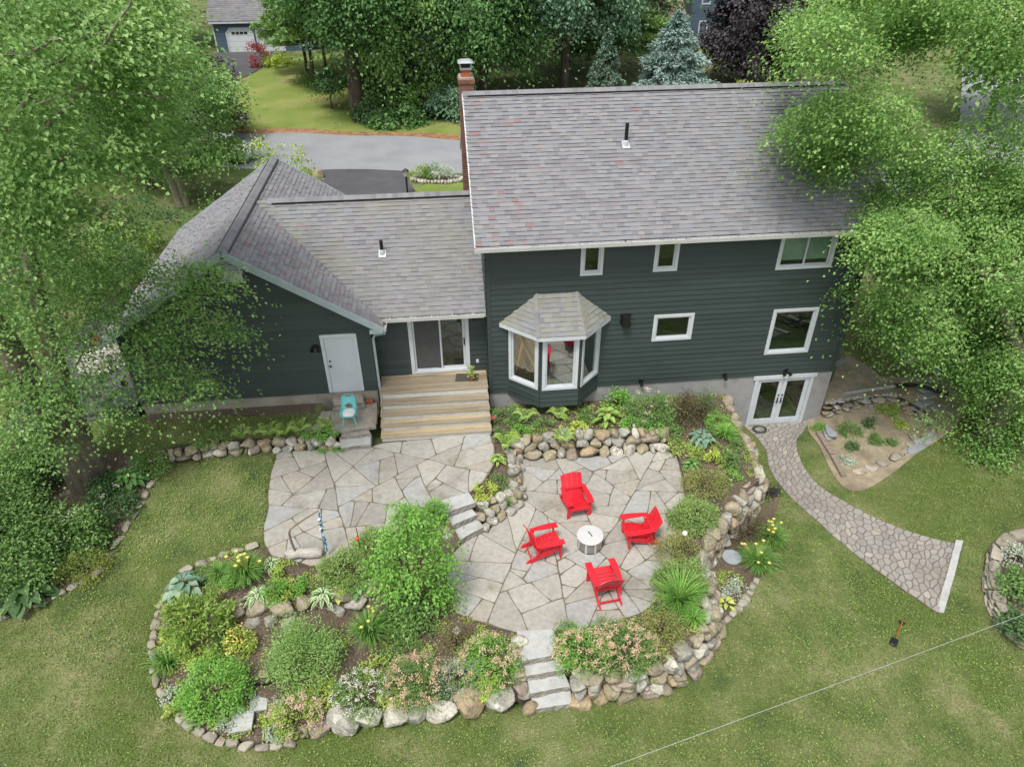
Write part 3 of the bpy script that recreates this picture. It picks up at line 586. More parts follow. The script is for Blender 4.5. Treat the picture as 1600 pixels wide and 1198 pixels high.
# sliding glass door
u0, u1, z0, z1 = sd
f = MB(); fbox(f, WF, u0, u0+.12, z0, z1-.1, -.1, .046); fbox(f, WF, u1-.12, u1, z0, z1-.1, -.1, .046); fbox(f, WF, u0, u1, z1-.1, z1, -.1, .046); fbox(f, WF, u0+.12, u1-.12, z0, z0+.09, -.1, .03)
f.build('door_frame', m_trim, house, bevel=.004)
mid = (u0+u1)/2
m_screen = flat('insect_screen', '#4a4a4b', 0.8)
for s, (a, b, d) in enumerate(((u0+.125, mid+.06, -.02), (mid-.0, u1-.125, -.07))):
    f = MB(); rectframe(f, WF, a, b, z0+.095, z1-.105, .075 if s else .055, d-.035, d)
    o = f.build('sliding_door', m_trim, house, bevel=.003)
    if s == 0:
        q = MB(); fbox(q, WF, a+.05, b-.05, z0+.15, z1-.16, d-.02, d-.015); fbox(q, WF, b-.14, b-.045, z0+.15, z1-.16, d-.014, d+.004); q.build('screen', m_screen, o)
    else:
        pane('pane', WF, a+.06, b-.06, z0+.16, z1-.17, d-.02, m_glass, o)
        h = MB(); fbox(h, WF, b-.05, b-.015, z0+.95, z0+1.2, d, d+.03); h.build('handle', m_iron, o)
m_room = mat('pale_room', [(0.4, lin('#5d5a52')), (0.6, lin('#8b8576'))], scale=1.3)
backing(WF, u0+.1, u1-.1, z0+.08, z1-.1, house, 2.0, m_room)
q = MB(); fbox(q, WF, -.42, -.30, 2.0, 2.2, .0, .10); q.build('wall_light', m_black, house); q = MB(); fbox(q, WF, -.36, -.27, .42, .54, 0, .04); q.build('outlet', m_trim, house)
# ---- garage
GF = (A([0, 0, 0.]), A([1, 0, 0.]), A([0, -1, 0.])); gx0, gx1, gp, gz = -10.72, -3.5, -7.1, 5.0
glim = lambda z: (max(gx0, gp-(gz-.13-z)/.65), min(gx1, gp+(gz-.13-z)/.65))
dr = (-5.01, -3.93, .03, 2.1)
w = MB(); siding(w, GF, gx0, gx1, .0, 4.86, [(dr[0]+.05, dr[1]-.05, .0, dr[3]-.05)], glim); w.build('wall', m_side, house)
w = MB(); siding(w, (A([gx1, 0, 0.]), A([0, 1, 0.]), A([1, 0, 0.])), 0, .62, 0, 2.45); w.build('wall', m_side, house); w = MB(); siding(w, (A([gx0, 7.6, 0.]), A([0, -1, 0.]), A([-1, 0, 0.])), 0, 7.6, 0, 2.5); w.build('wall', m_side, house)
w = MB(); siding(w, (A([0, 7.6, 0.]), A([-1, 0, 0.]), A([0, 1, 0.])), -gx1, -gx0, .0, 4.86, ulim=lambda z: (-glim(z)[1], -glim(z)[0])); w.build('wall', m_side, house)
f = MB(); x = gx0+.02; rg = np.random.default_rng(2)
fbox(f, GF, gx0+.03, gx1-.03, -1.0, .0, -.2, -.012); f.build('foundation', m_conc2, house)
GS = A([-4.0, 0, 2.6]); LG = np.linalg.norm(GS); GS /= LG; GN = A([GS[2], 0, -GS[0]])
r = MB(); rb = lambda x, v: .13
shingles(r, (-3.1, -.35, 2.4), (0, 1, 0), GS, GN, LG, lambda v: (0, 8.3), redbias=lambda x, v: .12 if x < 1.8 else .03)
shingles(r, (-11.1, 7.95, 2.4), (0, -1, 0), A([-GS[0], 0, GS[2]]), A([-GN[0], 0, GN[2]]), LG, lambda v: (0, 8.3), redbias=lambda x, v: .02, w=(.14, .27))
groof = r.build('roof', m_sh, house)
ridgecaps(-.35, 7.95, gp, 5.02, groof, axis=1, slope=.65, seed=8)
t = MB()
for y in (-.345, 7.94):
    for x in (-3.08, -11.12): t = MB(); beam(t, (x, y, 2.31), (gp, y, 4.925), .03, .2); t.build('rake_board', m_rake, groof)
t = MB(); t.add([(-3.12, -.33, 2.37), (-3.12, 7.93, 2.37), (gp, 7.93, 4.96), (gp, -.33, 4.96), (-11.08, -.33, 2.37), (-11.08, 7.93, 2.37)], [[0, 1, 2, 3], [3, 2, 5, 4]]); box(t, -3.48, -3.10, -.34, .0, 2.22, 2.36); t.build('soffit', m_rake, groof)
gutter((-11.12, 7.9, 2.3), (-11.12, -.34, 2.3), (1, 0, 0), house, 60, 6); gutter((-2.99, -.35, 2.3), (-2.99, .03, 2.3), (-1, 0, 0), house, 12, 9)
tube_mb = MB(); tube(tube_mb, [(-3.06, -.28, 2.3), (-3.06, -.28, 2.2), (-3.38, -.06, 2.02), (-3.44, -.05, 1.9), (-3.44, -.05, -.72), (-3.40, -.2, -.8)], .042, 8); tube_mb.build('downspout', m_rake, house)
f = MB(); rectframe(f, GF, *dr, .1, -.05, .046, sill=.02); f.build('door_frame', m_trim, house, bevel=.004)
m_door = mat('pale_blue_door', [(0.3, lin('#bcc4cb')), (0.7, lin('#c8cfd5'))], scale=2, rough=.4)
f = MB(); fbox(f, GF, dr[0]+.105, dr[1]-.105, dr[2]+.03, dr[3]-.105, -.04, .005); o = f.build('door', m_door, house, bevel=.004); h = MB(); hx = dr[0]+.18
tube(h, [(hx, 0, 1.0), (hx, -.05, 1.0), (hx, -.07, 1.0)], [.02, .02, .035], 12); h.build('knob', m_iron, o); h = MB(); tube(h, [(hx, 0, 1.16), (hx, -.015, 1.16)], .03, 12); h.build('deadbolt', m_iron, o)
lv = MB(); a_ = ony(347, 403, 0); fbox(lv, GF, -7.42, -6.78, 4.62, 4.67, 0, .05); fbox(lv, GF, -7.42, -6.78, 3.98, 4.03, 0, .05); fbox(lv, GF, -7.42, -7.37, 4.03, 4.62, 0, .05); fbox(lv, GF, -6.83, -6.78, 4.03, 4.62, 0, .05)
for z in np.arange(4.04, 4.6, .06): lv.add([(-7.37, -.05, z), (-6.83, -.05, z), (-6.83, -.005, z+.055), (-7.37, -.005, z+.055)], [[0, 1, 2, 3]])
lv.build('gable_vent', m_trim, house)
def lamp_on(px, py, Y, parent, name='wall_light', heads=1):
    p = ony(px, py, Y); q = MB(); fbox(q, (p, A([1, 0, 0.]), A([0, -1, 0.])), -.07, .07, -.06, .06, 0, .05, mi=0)
    for k in range(heads):
        dx = 0 if heads == 1 else (-.1 if k == 0 else .1); tube(q, [p+A([dx*.5, -.05, 0]), p+A([dx, -.1, -.03]), p+A([dx, -.2, -.09])], [.02, .035, .06], 10)
    return q.build(name, m_iron, parent)
lamp_on(493, 540, 0, house, heads=2); lamp_on(1132, 585, 0, house, heads=1); lamp_on(1228, 578, 0, house, heads=2); lamp_on(1001, 594, 0, house)
p = ony(977, 497, 0); q = MB(); fbox(q, (p, A([1, 0, 0.]), A([0, -1, 0.])), -.17, .17, -.19, .19, 0, .03); fbox(q, (p, A([1, 0, 0.]), A([0, -1, 0.])), -.12, .12, -.22, .15, .03, .22); q.build('vent_hood', m_black, house, bevel=.03)
# ---- bay window
BL, BR_, F0, F1, BY = .62, 3.52, 1.53, 2.75, -.8; bz0, bz1 = -.5, 2.12
bay = MB(); segs = [((BL, 0), (F0, BY)), ((F0, BY), (F1, BY)), ((F1, BY), (BR_, 0))]
bp = [(BL, 0.02), (BR_, 0.02), (F1, BY), (F0, BY)]
frames = []
for (a, b) in segs:
    O = A([a[0], a[1], 0.]); d = A([b[0]-a[0], b[1]-a[1], 0.]); L = np.linalg.norm(d); d /= L; n = A([d[1], -d[0], 0.]); frames.append(((O, d, n), L))
for k, (fr, L) in enumerate(frames): siding(bay, fr, 0, L, bz0, bz1, [(.10, L-.10, .2, 1.98)], rng=np.random.default_rng(20+k))
bay.add([(x, y, bz0) for x, y in bp], [[0, 1, 2, 3]]); bayo = bay.build('bay_window', m_side, house)
for k, (fr, L) in enumerate(frames):
    f = MB(); u0, u1, z0, z1 = .055, L-.055, .14, 2.03; rectframe(f, fr, u0, u1, z0, z1, .10, -.06, .046); rectframe(f, fr, u0+.102, u1-.102, z0+.102, z1-.102, .05, -.05, .008)
    f.build('window_frame', m_trim, bayo, bevel=.004); pane('pane', fr, u0+.13, u1-.13, z0+.13, z1-.13, -.03, m_glass2, bayo)
m_bayroom = mat('bay_room', [(0.4, lin('#3b3834')), (0.6, lin('#6a5a48'))], scale=1.0)
q = MB(); box(q, BL+.1, BR_-.1, .9, .92, .1, 2.3); box(q, BL, BR_, -.02, .9, .05, .09); q.add([(F0+.05, BY+.06, .12), (F1-.05, BY+.06, .12), (BR_-.1, 0, .12), (BL+.1, 0, .12)], [[0, 1, 2, 3]]); q.add([(F0+.05, BY+.06, 2.1), (F1-.05, BY+.06, 2.1), (BR_-.1, .9, 2.1), (BL+.1, .9, 2.1)], [[3, 2, 1, 0]]); q.build('room', m_bayroom, bayo)
q = MB(); lathe(q, [(.05, 0), (.07, .05), (.05, .12), (.03, .14)], (2.3, -.62, .12), 12); q.build('vase', flat('clear_vase', '#aab3ac', .1), bayo)
q = MB(); beam(q, (.95, -.1, .15), (1.15, -.35, 1.7), .28, .03, up=(0, 1, 0)); q.build('curtain', flat('tan_curtain', '#b78f63', .8), bayo)
# its hipped roof
ez, tz_ = 2.17, 3.08; EL, ER, EF0, EF1, EY = .36, 3.80, 1.46, 2.83, -1.02; T0, T1 = 1.5, 2.7
def hip(mb, e0, e1, t0, t1, sd_):
    e0, e1, t0, t1 = map(A, (e0, e1, t0, t1)); u = (e1-e0); Lu = np.linalg.norm(u); u = u/Lu; n = np.cross(u, t0-e0); n /= np.linalg.norm(n); n = n if n[2] > 0 else -n; s = np.cross(n, u); s /= np.linalg.norm(s); s = s if s[2] > 0 else -s
    L = (t0-e0) @ s; a = (t0-e0) @ u; b = (t1-e0) @ u
    shingles(mb, e0, u, s, n, L, lambda v: (a*v/L, Lu+(b-Lu)*v/L), rng=np.random.default_rng(sd_), ex=.15, redbias=lambda x, v: 0)
r = MB(); e = [(EL, 0, ez), (EF0, EY, ez), (EF1, EY, ez), (ER, 0, ez)]; tt = [(T0, 0, tz_), (T1, 0, tz_)]
hip(r, e[0], e[1], tt[0], tt[0], 1); hip(r, e[1], e[2], tt[0], tt[1], 2); hip(r, e[2], e[3], tt[1], tt[1], 3)
for (a, b) in ((e[1], tt[0]), (e[2], tt[1])):
    a, b = A(a), A(b); k = 7
    for i in range(k):
        p0, p1 = a+(b-a)*i/k, a+(b-a)*(i+1)/k; dirn = (b-a)/np.linalg.norm(b-a); sd1 = np.cross(dirn, A([0, 0, 1.])); sd1 /= np.linalg.norm(sd1)
        V = [p0+sd1*.09+A([0, 0, -.01]), p0+A([0, 0, .045]), p0-sd1*.09+A([0, 0, -.01]), p1+sd1*.09+A([0, 0, -.015]), p1+A([0, 0, .035]), p1-sd1*.09+A([0, 0, -.015])]
        r.add(V, [[0, 3, 4, 1], [1, 4, 5, 2], [0, 1, 2]], np.random.default_rng(i).random()*.5+.05)
bro = r.build('bay_roof', m_shb, bayo)
t = MB()
for (a, b) in zip(e[:-1], e[1:]): beam(t, A(a)-A([0, 0, .07]), A(b)-A([0, 0, .07]), .03, .12)
t.add([A(x)-A([0, 0, .1]) for x in e], [[0, 1, 2, 3][::-1]]); t.build('fascia', m_trim, bayo)
# ---- chimney
def brickmat():
    m = bpy.data.materials.new('brick'); m.use_nodes = True; nt = m.node_tree; N = nt.nodes; L = nt.links; b = N['Principled BSDF']; b.inputs['Roughness'].default_value = .9
    tc = N.new('ShaderNodeTexCoord'); sx = N.new('ShaderNodeSeparateXYZ'); L.new(tc.outputs['Object'], sx.inputs[0]); ad = N.new('ShaderNodeMath'); ad.operation = 'ADD'; L.new(sx.outputs[0], ad.inputs[0]); L.new(sx.outputs[1], ad.inputs[1])
    cx = N.new('ShaderNodeCombineXYZ'); L.new(ad.outputs[0], cx.inputs[0]); L.new(sx.outputs[2], cx.inputs[1]); br = N.new('ShaderNodeTexBrick'); L.new(cx.outputs[0], br.inputs[0]); br.inputs['Scale'].default_value = 1
    br.inputs['Brick Width'].default_value = .2; br.inputs['Row Height'].default_value = .07; br.inputs['Mortar Size'].default_value = .006; br.inputs['Color1'].default_value = tuple(lin('#6d4438'))+(1,); br.inputs['Color2'].default_value = tuple(lin('#8a5a48'))+(1,); br.inputs['Mortar'].default_value = tuple(lin('#857a70'))+(1,)
    L.new(br.outputs[0], b.inputs['Base Color']); bp = N.new('ShaderNodeBump'); bp.inputs['Distance'].default_value = .01; bp.invert = True; L.new(br.outputs[1], bp.inputs['Height']); L.new(bp.outputs[0], b.inputs['Normal']); return m
m_brick = brickmat(); CX0, CX1, CY0, CY1 = -.37, .09, 4.75, 5.45
q = MB(); box(q, CX0, CX1, CY0, CY1, 3.5, 7.98); box(q, CX0-.03, CX1+.03, CY0-.03, CY1+.03, 7.98, 8.1); ch = q.build('chimney', m_brick, house)
q = MB(); box(q, CX0+.0, CX1-.0, CY0+.0, CY1-.0, 8.1, 8.15); q.build('crown', m_conc2, ch)
q = MB(); box(q, -.28, .0, 4.9, 5.25, 8.15, 8.36); q.build('flue_tile', flat('clay_flue', '#a85a40', .8), ch)
q = MB(); box(q, -.32, .04, 4.86, 5.29, 8.36, 8.42)
for sx in (-.31, .03):
    for sy in (4.87, 5.28): box(q, sx-.01, sx+.01, sy-.01, sy+.01, 8.42, 8.56)
q.add([(-.38, 4.8, 8.56), (.10, 4.8, 8.56), (.10, 5.35, 8.56), (-.38, 5.35, 8.56), (-.28, 4.9, 8.62), (.0, 4.9, 8.62), (.0, 5.25, 8.62), (-.28, 5.25, 8.62)], BOXF); q.build('chimney_cap', flat('stainless_cap', '#d5d8da', .3, .7), ch)
q = MB(); box(q, -.28, .0, 4.9, 5.25, 8.42, 8.555); q.build('spark_screen', m_black, ch)
q = MB(); box(q, CX0-.02, CX1, CY0-.02, CY1+.02, 3.5, 4.95-.55); box(q, CX0-.06, CX1, CY0-.05, CY0-.0, 4.2, 4.55); q.build('flashing', m_black, ch)
# ---- wooden deck steps
deck = thing('deck_steps', 'weathered wooden deck with five wide steps below the sliding door', 'deck', (-1.7, -.6, -.8))
m_wood = mat('deck_wood', [(0.0, lin('#857a67')), (0.35, lin('#988c76')), (0.6, lin('#a99b81')), (0.85, lin('#c2ab82')), (1.0, lin('#c9b288'))], var='rndramp', rough=.8, fine=(9, .22), stretch=(.4, 5, 5), bump=(25, .3), mix2=(1.2, .5, .75, lin('#6e614e')))
m_riser = mat('riser_paint', [(0.3, lin('#b9b9b4')), (0.7, lin('#d0d0cb'))], scale=4, rough=.6, mix2=(2, .55, .8, lin('#94928a')))
dx0, dx1 = -3.42, -.05; y = .58; cols = [.7, .3, .25, .1, .28, .2, .35]; q = MB()
for k in range(7): box(q, dx0, dx1, y-.138, y, ZD-.035, ZD, cols[k]); y -= .144
q.build('deck_board', m_wood, deck, bevel=.004)
tc_ = [(.35, .25), (.4, .3), (.66, .35), (.7, .5), (.5, .3)]
for k in range(5):
    yf = -.43-.30*k; zt = ZD-.186*(k+1)
    q = MB(); box(q, dx0+.04, dx1-.02, yf+.02, yf+.045, zt+.0, zt+.148); q.build('riser', m_riser, deck)
    if k < 4:
        q = MB(); box(q, dx0, dx1, yf-.16, yf+.018, zt-.035, zt, tc_[k][0]); box(q, dx0, dx1, yf-.325, yf-.165, zt-.035, zt, tc_[k][1]); q.build('tread', m_wood, deck, bevel=.004)
q = MB()
for xx in (dx0+.02, dx1-.06): q.add([(xx, .55, ZU), (xx, .55, ZD-.04), (xx, -.4, ZD-.04), (xx, -1.62, ZU+.05), (xx, -1.62, ZU), (xx+.035, .55, ZU), (xx+.035, .55, ZD-.04), (xx+.035, -.4, ZD-.04), (xx+.035, -1.62, ZU+.05), (xx+.035, -1.62, ZU)], [[0, 1, 2, 3, 4], [9, 8, 7, 6, 5], [1, 6, 7, 2], [2, 7, 8, 3], [3, 8, 9, 4]])
q.build('stringer', m_wood, deck)
# ================================================================ STONEWORK
def clip_half(poly, p, n):
    """keep the side where (x-p).n <= 0"""
    out = []; k = len(poly)
    for i in range(k):
        a, b = poly[i], poly[(i+1) % k]; da, db = (a-p) @ n, (b-p) @ n
        if da <= 0: out.append(a)
        if (da < 0 < db) or (db < 0 < da): out.append(a+(b-a)*da/(da-db))
    return out
def flag_split(poly, amin, amax, rg):
    poly = [np.asarray(p, float) for p in ccw(poly)]; out = []; st = [poly]
    while st:
        P = st.pop()
        if len(P) < 3: continue
        a = abs(area2(P))
        if a < rg.uniform(amin, amax) or a < amin*.6: out.append(P); continue
        Q = np.array(P); c = Q.mean(0); ev, evec = np.linalg.eigh(np.cov((Q-c).T)); ax = evec[:, 1]
        th = rg.normal(0, .30); n = np.array([ax[0]*math.cos(th)-ax[1]*math.sin(th), ax[0]*math.sin(th)+ax[1]*math.cos(th)])
        t = (Q-c) @ n; p = c+n*((t.max()+t.min())/2+rg.uniform(-.22, .22)*(t.max()-t.min()))
        A1, B1 = clip_half(P, p, n), clip_half(P, p, -n)
        if min(abs(area2(A1)) if len(A1) > 2 else 0, abs(area2(B1)) if len(B1) > 2 else 0) < amin*.25: out.append(P); continue
        st += [A1, B1]
    return out
def voronoi(seeds, bound, k=24):
    S = np.asarray(seeds); out = []
    for i, s in enumerate(S):
        d = ((S-s)**2).sum(1); nb = np.argsort(d)[1:k]; P = [np.asarray(b, float) for b in bound]
        for j in nb:
            P = clip_half(P, (s+S[j])/2, S[j]-s)
            if len(P) < 3: break
        if len(P) >= 3: out.append(P)
    return out
def wob(p, a, s=1.4):
    q = np.array([p[0]*s, p[1]*s, 3.1]); r = np.array([p[0]*s, p[1]*s, 33.7])
    return np.array([p[0]+a*(fbm(q, 3)-.47)*2, p[1]+a*(fbm(r, 3)-.47)*2])
def stone_poly(mb, P, zf, gap, h, r, wa=0.05, step=.16, mi=0):
    """one flagstone: densified, inset, slightly rounded edge"""
    P = [np.asarray(p) for p in P]
    if area2(P) < 0: P = P[::-1]
    D = []
    for i in range(len(P)):
        a, b = P[i], P[(i+1) % len(P)]; k = max(1, int(np.linalg.norm(b-a)/step))
        for t in range(k): D.append(wob(a+(b-a)*t/k, wa))
    D = np.array(D); n = len(D)
    if n < 3: return
    c = D.mean(0); T = np.roll(D, -1, 0)-np.roll(D, 1, 0); T /= np.linalg.norm(T, axis=1)[:, None]+1e-9; N = np.stack([-T[:, 1], T[:, 0]], -1)
    # soften the corners
    D = D*.8+.1*(np.roll(D, 1, 0)+np.roll(D, -1, 0))
    I1 = D+N*gap; I2 = D+N*(gap+.010); z = zf(I1[:, 0], I1[:, 1])
    V = np.concatenate([np.column_stack([I1, z-.05]), np.column_stack([I1, z+h-.012]), np.column_stack([I2, z+h])])
    F = [[i, (i+1) % n, n+(i+1) % n, n+i] for i in range(n)]+[[n+i, n+(i+1) % n, 2*n+(i+1) % n, 2*n+i] for i in range(n)]+[list(range(2*n, 3*n))]
    mb.add(V, F, r, mi)
FL = [(0.0, lin('#918f89')), (.14, lin('#9b978e')), (.3, lin('#a09d94')), (.45, lin('#a6a39a')), (.6, lin('#acA89f')), (.72, lin('#9d9d9b')), (.82, lin('#a4a4a0')), (.92, lin('#a0998d')), (1.0, lin('#b1ada3'))]
m_flag = mat('flagstone', [(p, [v*1.0 for v in c]) for p, c in FL], var='rndramp', rough=.85, bump=(9, .5, .02), fine=(9, .2), mix2=(.8, .56, .78, lin('#7d7767')))
m_joint = mat('joint_sand', [(.35, lin('#5b5346')), (.6, lin('#776d5c')), (.7, lin('#5d6138'))], scale=3, rough=.95)
rg = np.random.default_rng(21)
def patio(poly, z, amin, amax, seed, lab):
    rg = np.random.default_rng(seed); mb = MB(); zf = lambda x, y: np.full(np.shape(x), z)
    prism(mb, poly, z-.5, z-.012, .5, 1)
    for P in flag_split(poly, amin, amax, rg):
        if abs(area2(P)) > .02: stone_poly(mb, P, lambda x, y, t=rg.uniform(-.004, .004), a=rg.normal(0, .004), b=rg.normal(0, .004): z+t+a*(x-P[0][0])+b*(y-P[0][1]), .007, .0, rg.random(), wa=.07)
    return tag(mb.build('patio', [m_flag, m_joint]), lab, 'patio', kind='structure')
patio(UPATIO, ZU, .26, 1.0, 4, 'upper flagstone patio below the wooden deck steps')
patio(LPATIO, ZL, .26, 1.0, 9, 'lower flagstone patio under the four red chairs')
# curved path: voronoi cells in path coordinates
PL, PR = smoothpoly(PATHL, 8), smoothpoly(PATHR, 8)
def resamp(P, n=80):
    d = np.concatenate([[0], np.cumsum(np.linalg.norm(np.diff(P, axis=0), axis=1))]); t = np.linspace(0, d[-1], n); return np.stack([np.interp(t, d, P[:, 0]), np.interp(t, d, P[:, 1])], -1), d[-1]
PLs, La = resamp(PL); PRs, Lb = resamp(PR); Lp = (La+Lb)/2
def pmap(s, t):
    i = np.clip(s/Lp*79, 0, 79); a = np.array([np.interp(i, np.arange(80), PLs[:, k]) for k in (0, 1)]).T; b = np.array([np.interp(i, np.arange(80), PRs[:, k]) for k in (0, 1)]).T
    return a+(b-a)*(t)[..., None]
seeds = []; s = 0.1
while s < Lp:
    wd = np.linalg.norm(pmap(np.array([s]), np.array([0.]))-pmap(np.array([s]), np.array([1.]))); n = max(4, int(round(wd/.225)))
    for k in range(n): seeds.append([s+rg.uniform(-.10, .10)+(.13 if k % 2 else 0), ((k+.5+rg.uniform(-.28, .28))/n)*1.7])
    s += .205
mb = MB(); tzf = lambda x, y: terrain(x, y)+.03
Pb = [(x, y) for x, y in np.concatenate([PLs, PRs[::-1]])]
mb2 = MB()
for P in voronoi(seeds, [(0, 0), (Lp, 0), (Lp, 1.7), (0, 1.7)], 20):
    Q = []
    for i in range(len(P)):
        a, b = P[i], P[(i+1) % len(P)]; k = max(1, int(np.linalg.norm(b-a)/.14))
        for t in range(k): Q.append(a+(b-a)*t/k)
    Q = np.array(Q); W_ = pmap(Q[:, 0], Q[:, 1]/1.7)
    if abs(area2(W_)) > .004: stone_poly(mb, W_, tzf, .004, .012, rg.random(), wa=.015, step=.3)
gt = np.linspace(0, 1, 13); Vq = np.concatenate([np.column_stack([PLs+(PRs-PLs)*t, terrain(*(PLs+(PRs-PLs)*t).T)+.027]) for t in gt]); mb.add(Vq, [[k*80+i, (k+1)*80+i, (k+1)*80+i+1, k*80+i+1] for k in range(12) for i in range(79)], .5, 1)
m_pjoint = mat('path_joint', [(.35, lin('#6a6259')), (.65, lin('#7b7268'))], scale=5, rough=.95)
PTH = [(0, lin('#96918b')), (.3, lin('#9f9a94')), (.6, lin('#a7a29b')), (.8, lin('#a09c98')), (.95, lin('#b0a89d')), (1, lin('#b9b3a8'))]
m_path = mat('path_stone', [(p, [v*.82 for v in c]) for p, c in PTH], var='rndramp', rough=.9, bump=(14, .5, .02), fine=(14, .14), mix2=(.5, .52, .75, lin('#867e76')))
tag(mb.build('stone_path', [m_path, m_pjoint]), 'curved crazy paved path sweeping from the french doors to the lawn', 'path', kind='structure')

# ---------------------------------------------------------------- rocks
_bm = bmesh.new(); bmesh.ops.create_icosphere(_bm, subdivisions=4, radius=1); _bm.verts.ensure_lookup_table(); ICO_V = np.array([v.co[:] for v in _bm.verts]); ICO_F = np.array([[v.index for v in f.verts] for f in _bm.faces]); _bm.free()
_bm = bmesh.new(); bmesh.ops.create_icosphere(_bm, subdivisions=3, radius=1); _bm.verts.ensure_lookup_table(); ICO3_V = np.array([v.co[:] for v in _bm.verts]); ICO3_F = np.array([[v.index for v in f.verts] for f in _bm.faces]); _bm.free()
def rockmesh(mb, c, dims, tang=(1, 0), seed=0, cuts=14, box_=.66, noise=.10, hi=False, r=.5, tilt=.12):
    rg = np.random.default_rng(seed); B, Fc = (ICO_V, ICO_F) if hi else (ICO3_V, ICO3_F)
    p = np.sign(B)*np.abs(B)**box_; p /= np.abs(p).max()
    for _ in range(cuts):
        n = rg.normal(size=3); n /= np.linalg.norm(n); d = rg.uniform(.58, .90); t = p @ n-d; p = p-np.maximum(t, 0)[:, None]*n*.94
    p = p*(1+noise*2*(fbm(B*1.6+seed*3.7, 4)-.47))[:, None]; p = p*(1+.035*2*(fbm(B*7+seed, 2)-.37))[:, None]
    p = p/np.abs(p).max(0)*np.asarray(dims)
    ax, ay = rg.normal(0, tilt, 2); cx, sx, cy, sy = math.cos(ax), math.sin(ax), math.cos(ay), math.sin(ay)
    p = p @ np.array([[1, 0, 0], [0, cx, -sx], [0, sx, cx]]).T @ np.array([[cy, 0, sy], [0, 1, 0], [-sy, 0, cy]]).T
    t = np.array([tang[0], tang[1]], float); t /= np.linalg.norm(t)+1e-9; q = np.column_stack([p[:, 0]*t[0]-p[:, 1]*t[1], p[:, 0]*t[1]+p[:, 1]*t[0], p[:, 2]])
    mb.add(q+np.asarray(c), Fc, r); return mb
def rockmat(n, a, b, spot, v=.14):
    return mat(n, [(.28, lin(a)), (.7, lin(b))], scale=2.6, detail=10, rough=.9, bump=(10, 1.0, .05), fine=(16, .34), var='obj', vamt=v, mix2=(5, .54, .64, lin(spot)))
m_rocks = [rockmat('granite_grey', '#86847c', '#a3a094', '#c2beb2'), rockmat('granite_tan', '#8d836e', '#a89d86', '#8a8374'), rockmat('granite_pink', '#8c7f74', '#a39486', '#87796d'), rockmat('granite_pale', '#aba79b', '#c3beb0', '#8d8b80'), rockmat('granite_ochre', '#958469', '#ab987b', '#7d7665'), rockmat('granite_mossy', '#857e68', '#a39a80', '#777855')]
m_gapearth = flat('dark_gap_earth', '#4a4136', .95)
def rockpick(rg): return m_rocks[rg.choice(6, p=[.27, .22, .13, .2, .08, .10])]
def boulder_wall(lab, base, top, rows, wmin, wmax, seed, depth=.2, name='boulder_wall', flatness=1.0, cat='stone wall', hi=False, maxn=100, jitter=.05):
    rg = np.random.default_rng(seed); B, Tp = np.array(base, float), np.array(top, float)
    def resamp3(P, n=120):
        d = np.concatenate([[0], np.cumsum(np.linalg.norm(np.diff(P, axis=0), axis=1))]); t = np.linspace(0, d[-1], n); return np.stack([np.interp(t, d, P[:, k]) for k in range(3)], -1), d[-1]
    Bs, Lb = resamp3(B); Ts, Lt = resamp3(Tp); root = thing(name, lab, cat, B.mean(0)); cnt = 0
    # dark earth core behind the stones, put in so the gaps read dark
    off = Ts-Bs; off[:, 2] = 0; ln = np.linalg.norm(off, axis=1)[:, None]
    tn = np.gradient(Bs, axis=0); tn[:, 2] = 0; tn /= np.linalg.norm(tn, axis=1)[:, None]; nr = np.stack([-tn[:, 1], tn[:, 0], 0*tn[:, 0]], -1)
    sgn = np.sign((nr*off).sum(1).mean()) if ln.mean() > .02 else 1.0
    nr = nr*sgn; n = len(Bs); V = np.concatenate([Bs+nr*.10-[0, 0, .15], Ts+nr*.10-[0, 0, .10], Ts+nr*.30-[0, 0, .12], Bs+nr*.5-[0, 0, .3]])
    m = MB(); m.add(V, [[a*n+i, a*n+i+1, (a+1)*n+i+1, (a+1)*n+i] for a in range(3) for i in range(n-1)]); m.build('dark_gap_core', m_gapearth, root)
    for r in range(rows):
        f = (r+.42)/rows; C = Bs*(1-f)+Ts*f; Cl = np.linalg.norm(np.diff(C, axis=0), axis=1).sum(); H = np.linalg.norm(Ts-Bs, axis=1).mean()/rows
        s = rg.uniform(-.15, .05)
        while s < Cl-.06:
            wd = rg.uniform(wmin, wmax)*(1.1 if r == 0 else 1.0); k = min(n-2, max(0, int((s+wd/2)/Cl*n))); hh = H*rg.uniform(1.02, 1.32)
            if rg.random() < .10: wd *= .55; hh *= .7
            c = C[k]+nr[k]*rg.uniform(-.03, .05)+np.array([0, 0, rg.normal(0, jitter*.5)]); t = tn[k]
            if cnt < maxn:
                mm = MB(); rockmesh(mm, c, (wd*.53, depth*rg.uniform(.85, 1.25), hh*.56*flatness), t, seed*1000+cnt, hi=hi, tilt=.15); mm.build('boulder', rockpick(rg), root, smooth=True); cnt += 1
            s += wd*.97
    return root
def W3(pts, z=None): return [onz(p[0], p[1], p[2] if len(p) > 2 else z) for p in pts]
boulder_wall('low two course fieldstone wall holding the grassy strip beside the garage', W3([(262, 722), (300, 716), (345, 711), (430, 706), (490, 702), (528, 701)], -.86), W3([(265, 703), (300, 697), (340, 690), (430, 685), (490, 684), (522, 686)], -.5), 2, .17, .46, 31, .17)
boulder_wall('round boulder wall below the bay window at the head of the lower patio', W3([(800, 716), (845, 716), (900, 714), (975, 708), (1040, 703)], ZL), W3([(796, 692), (830, 677), (900, 670), (980, 668), (1036, 667)], -.80), 3, .28, .58, 32, .22)
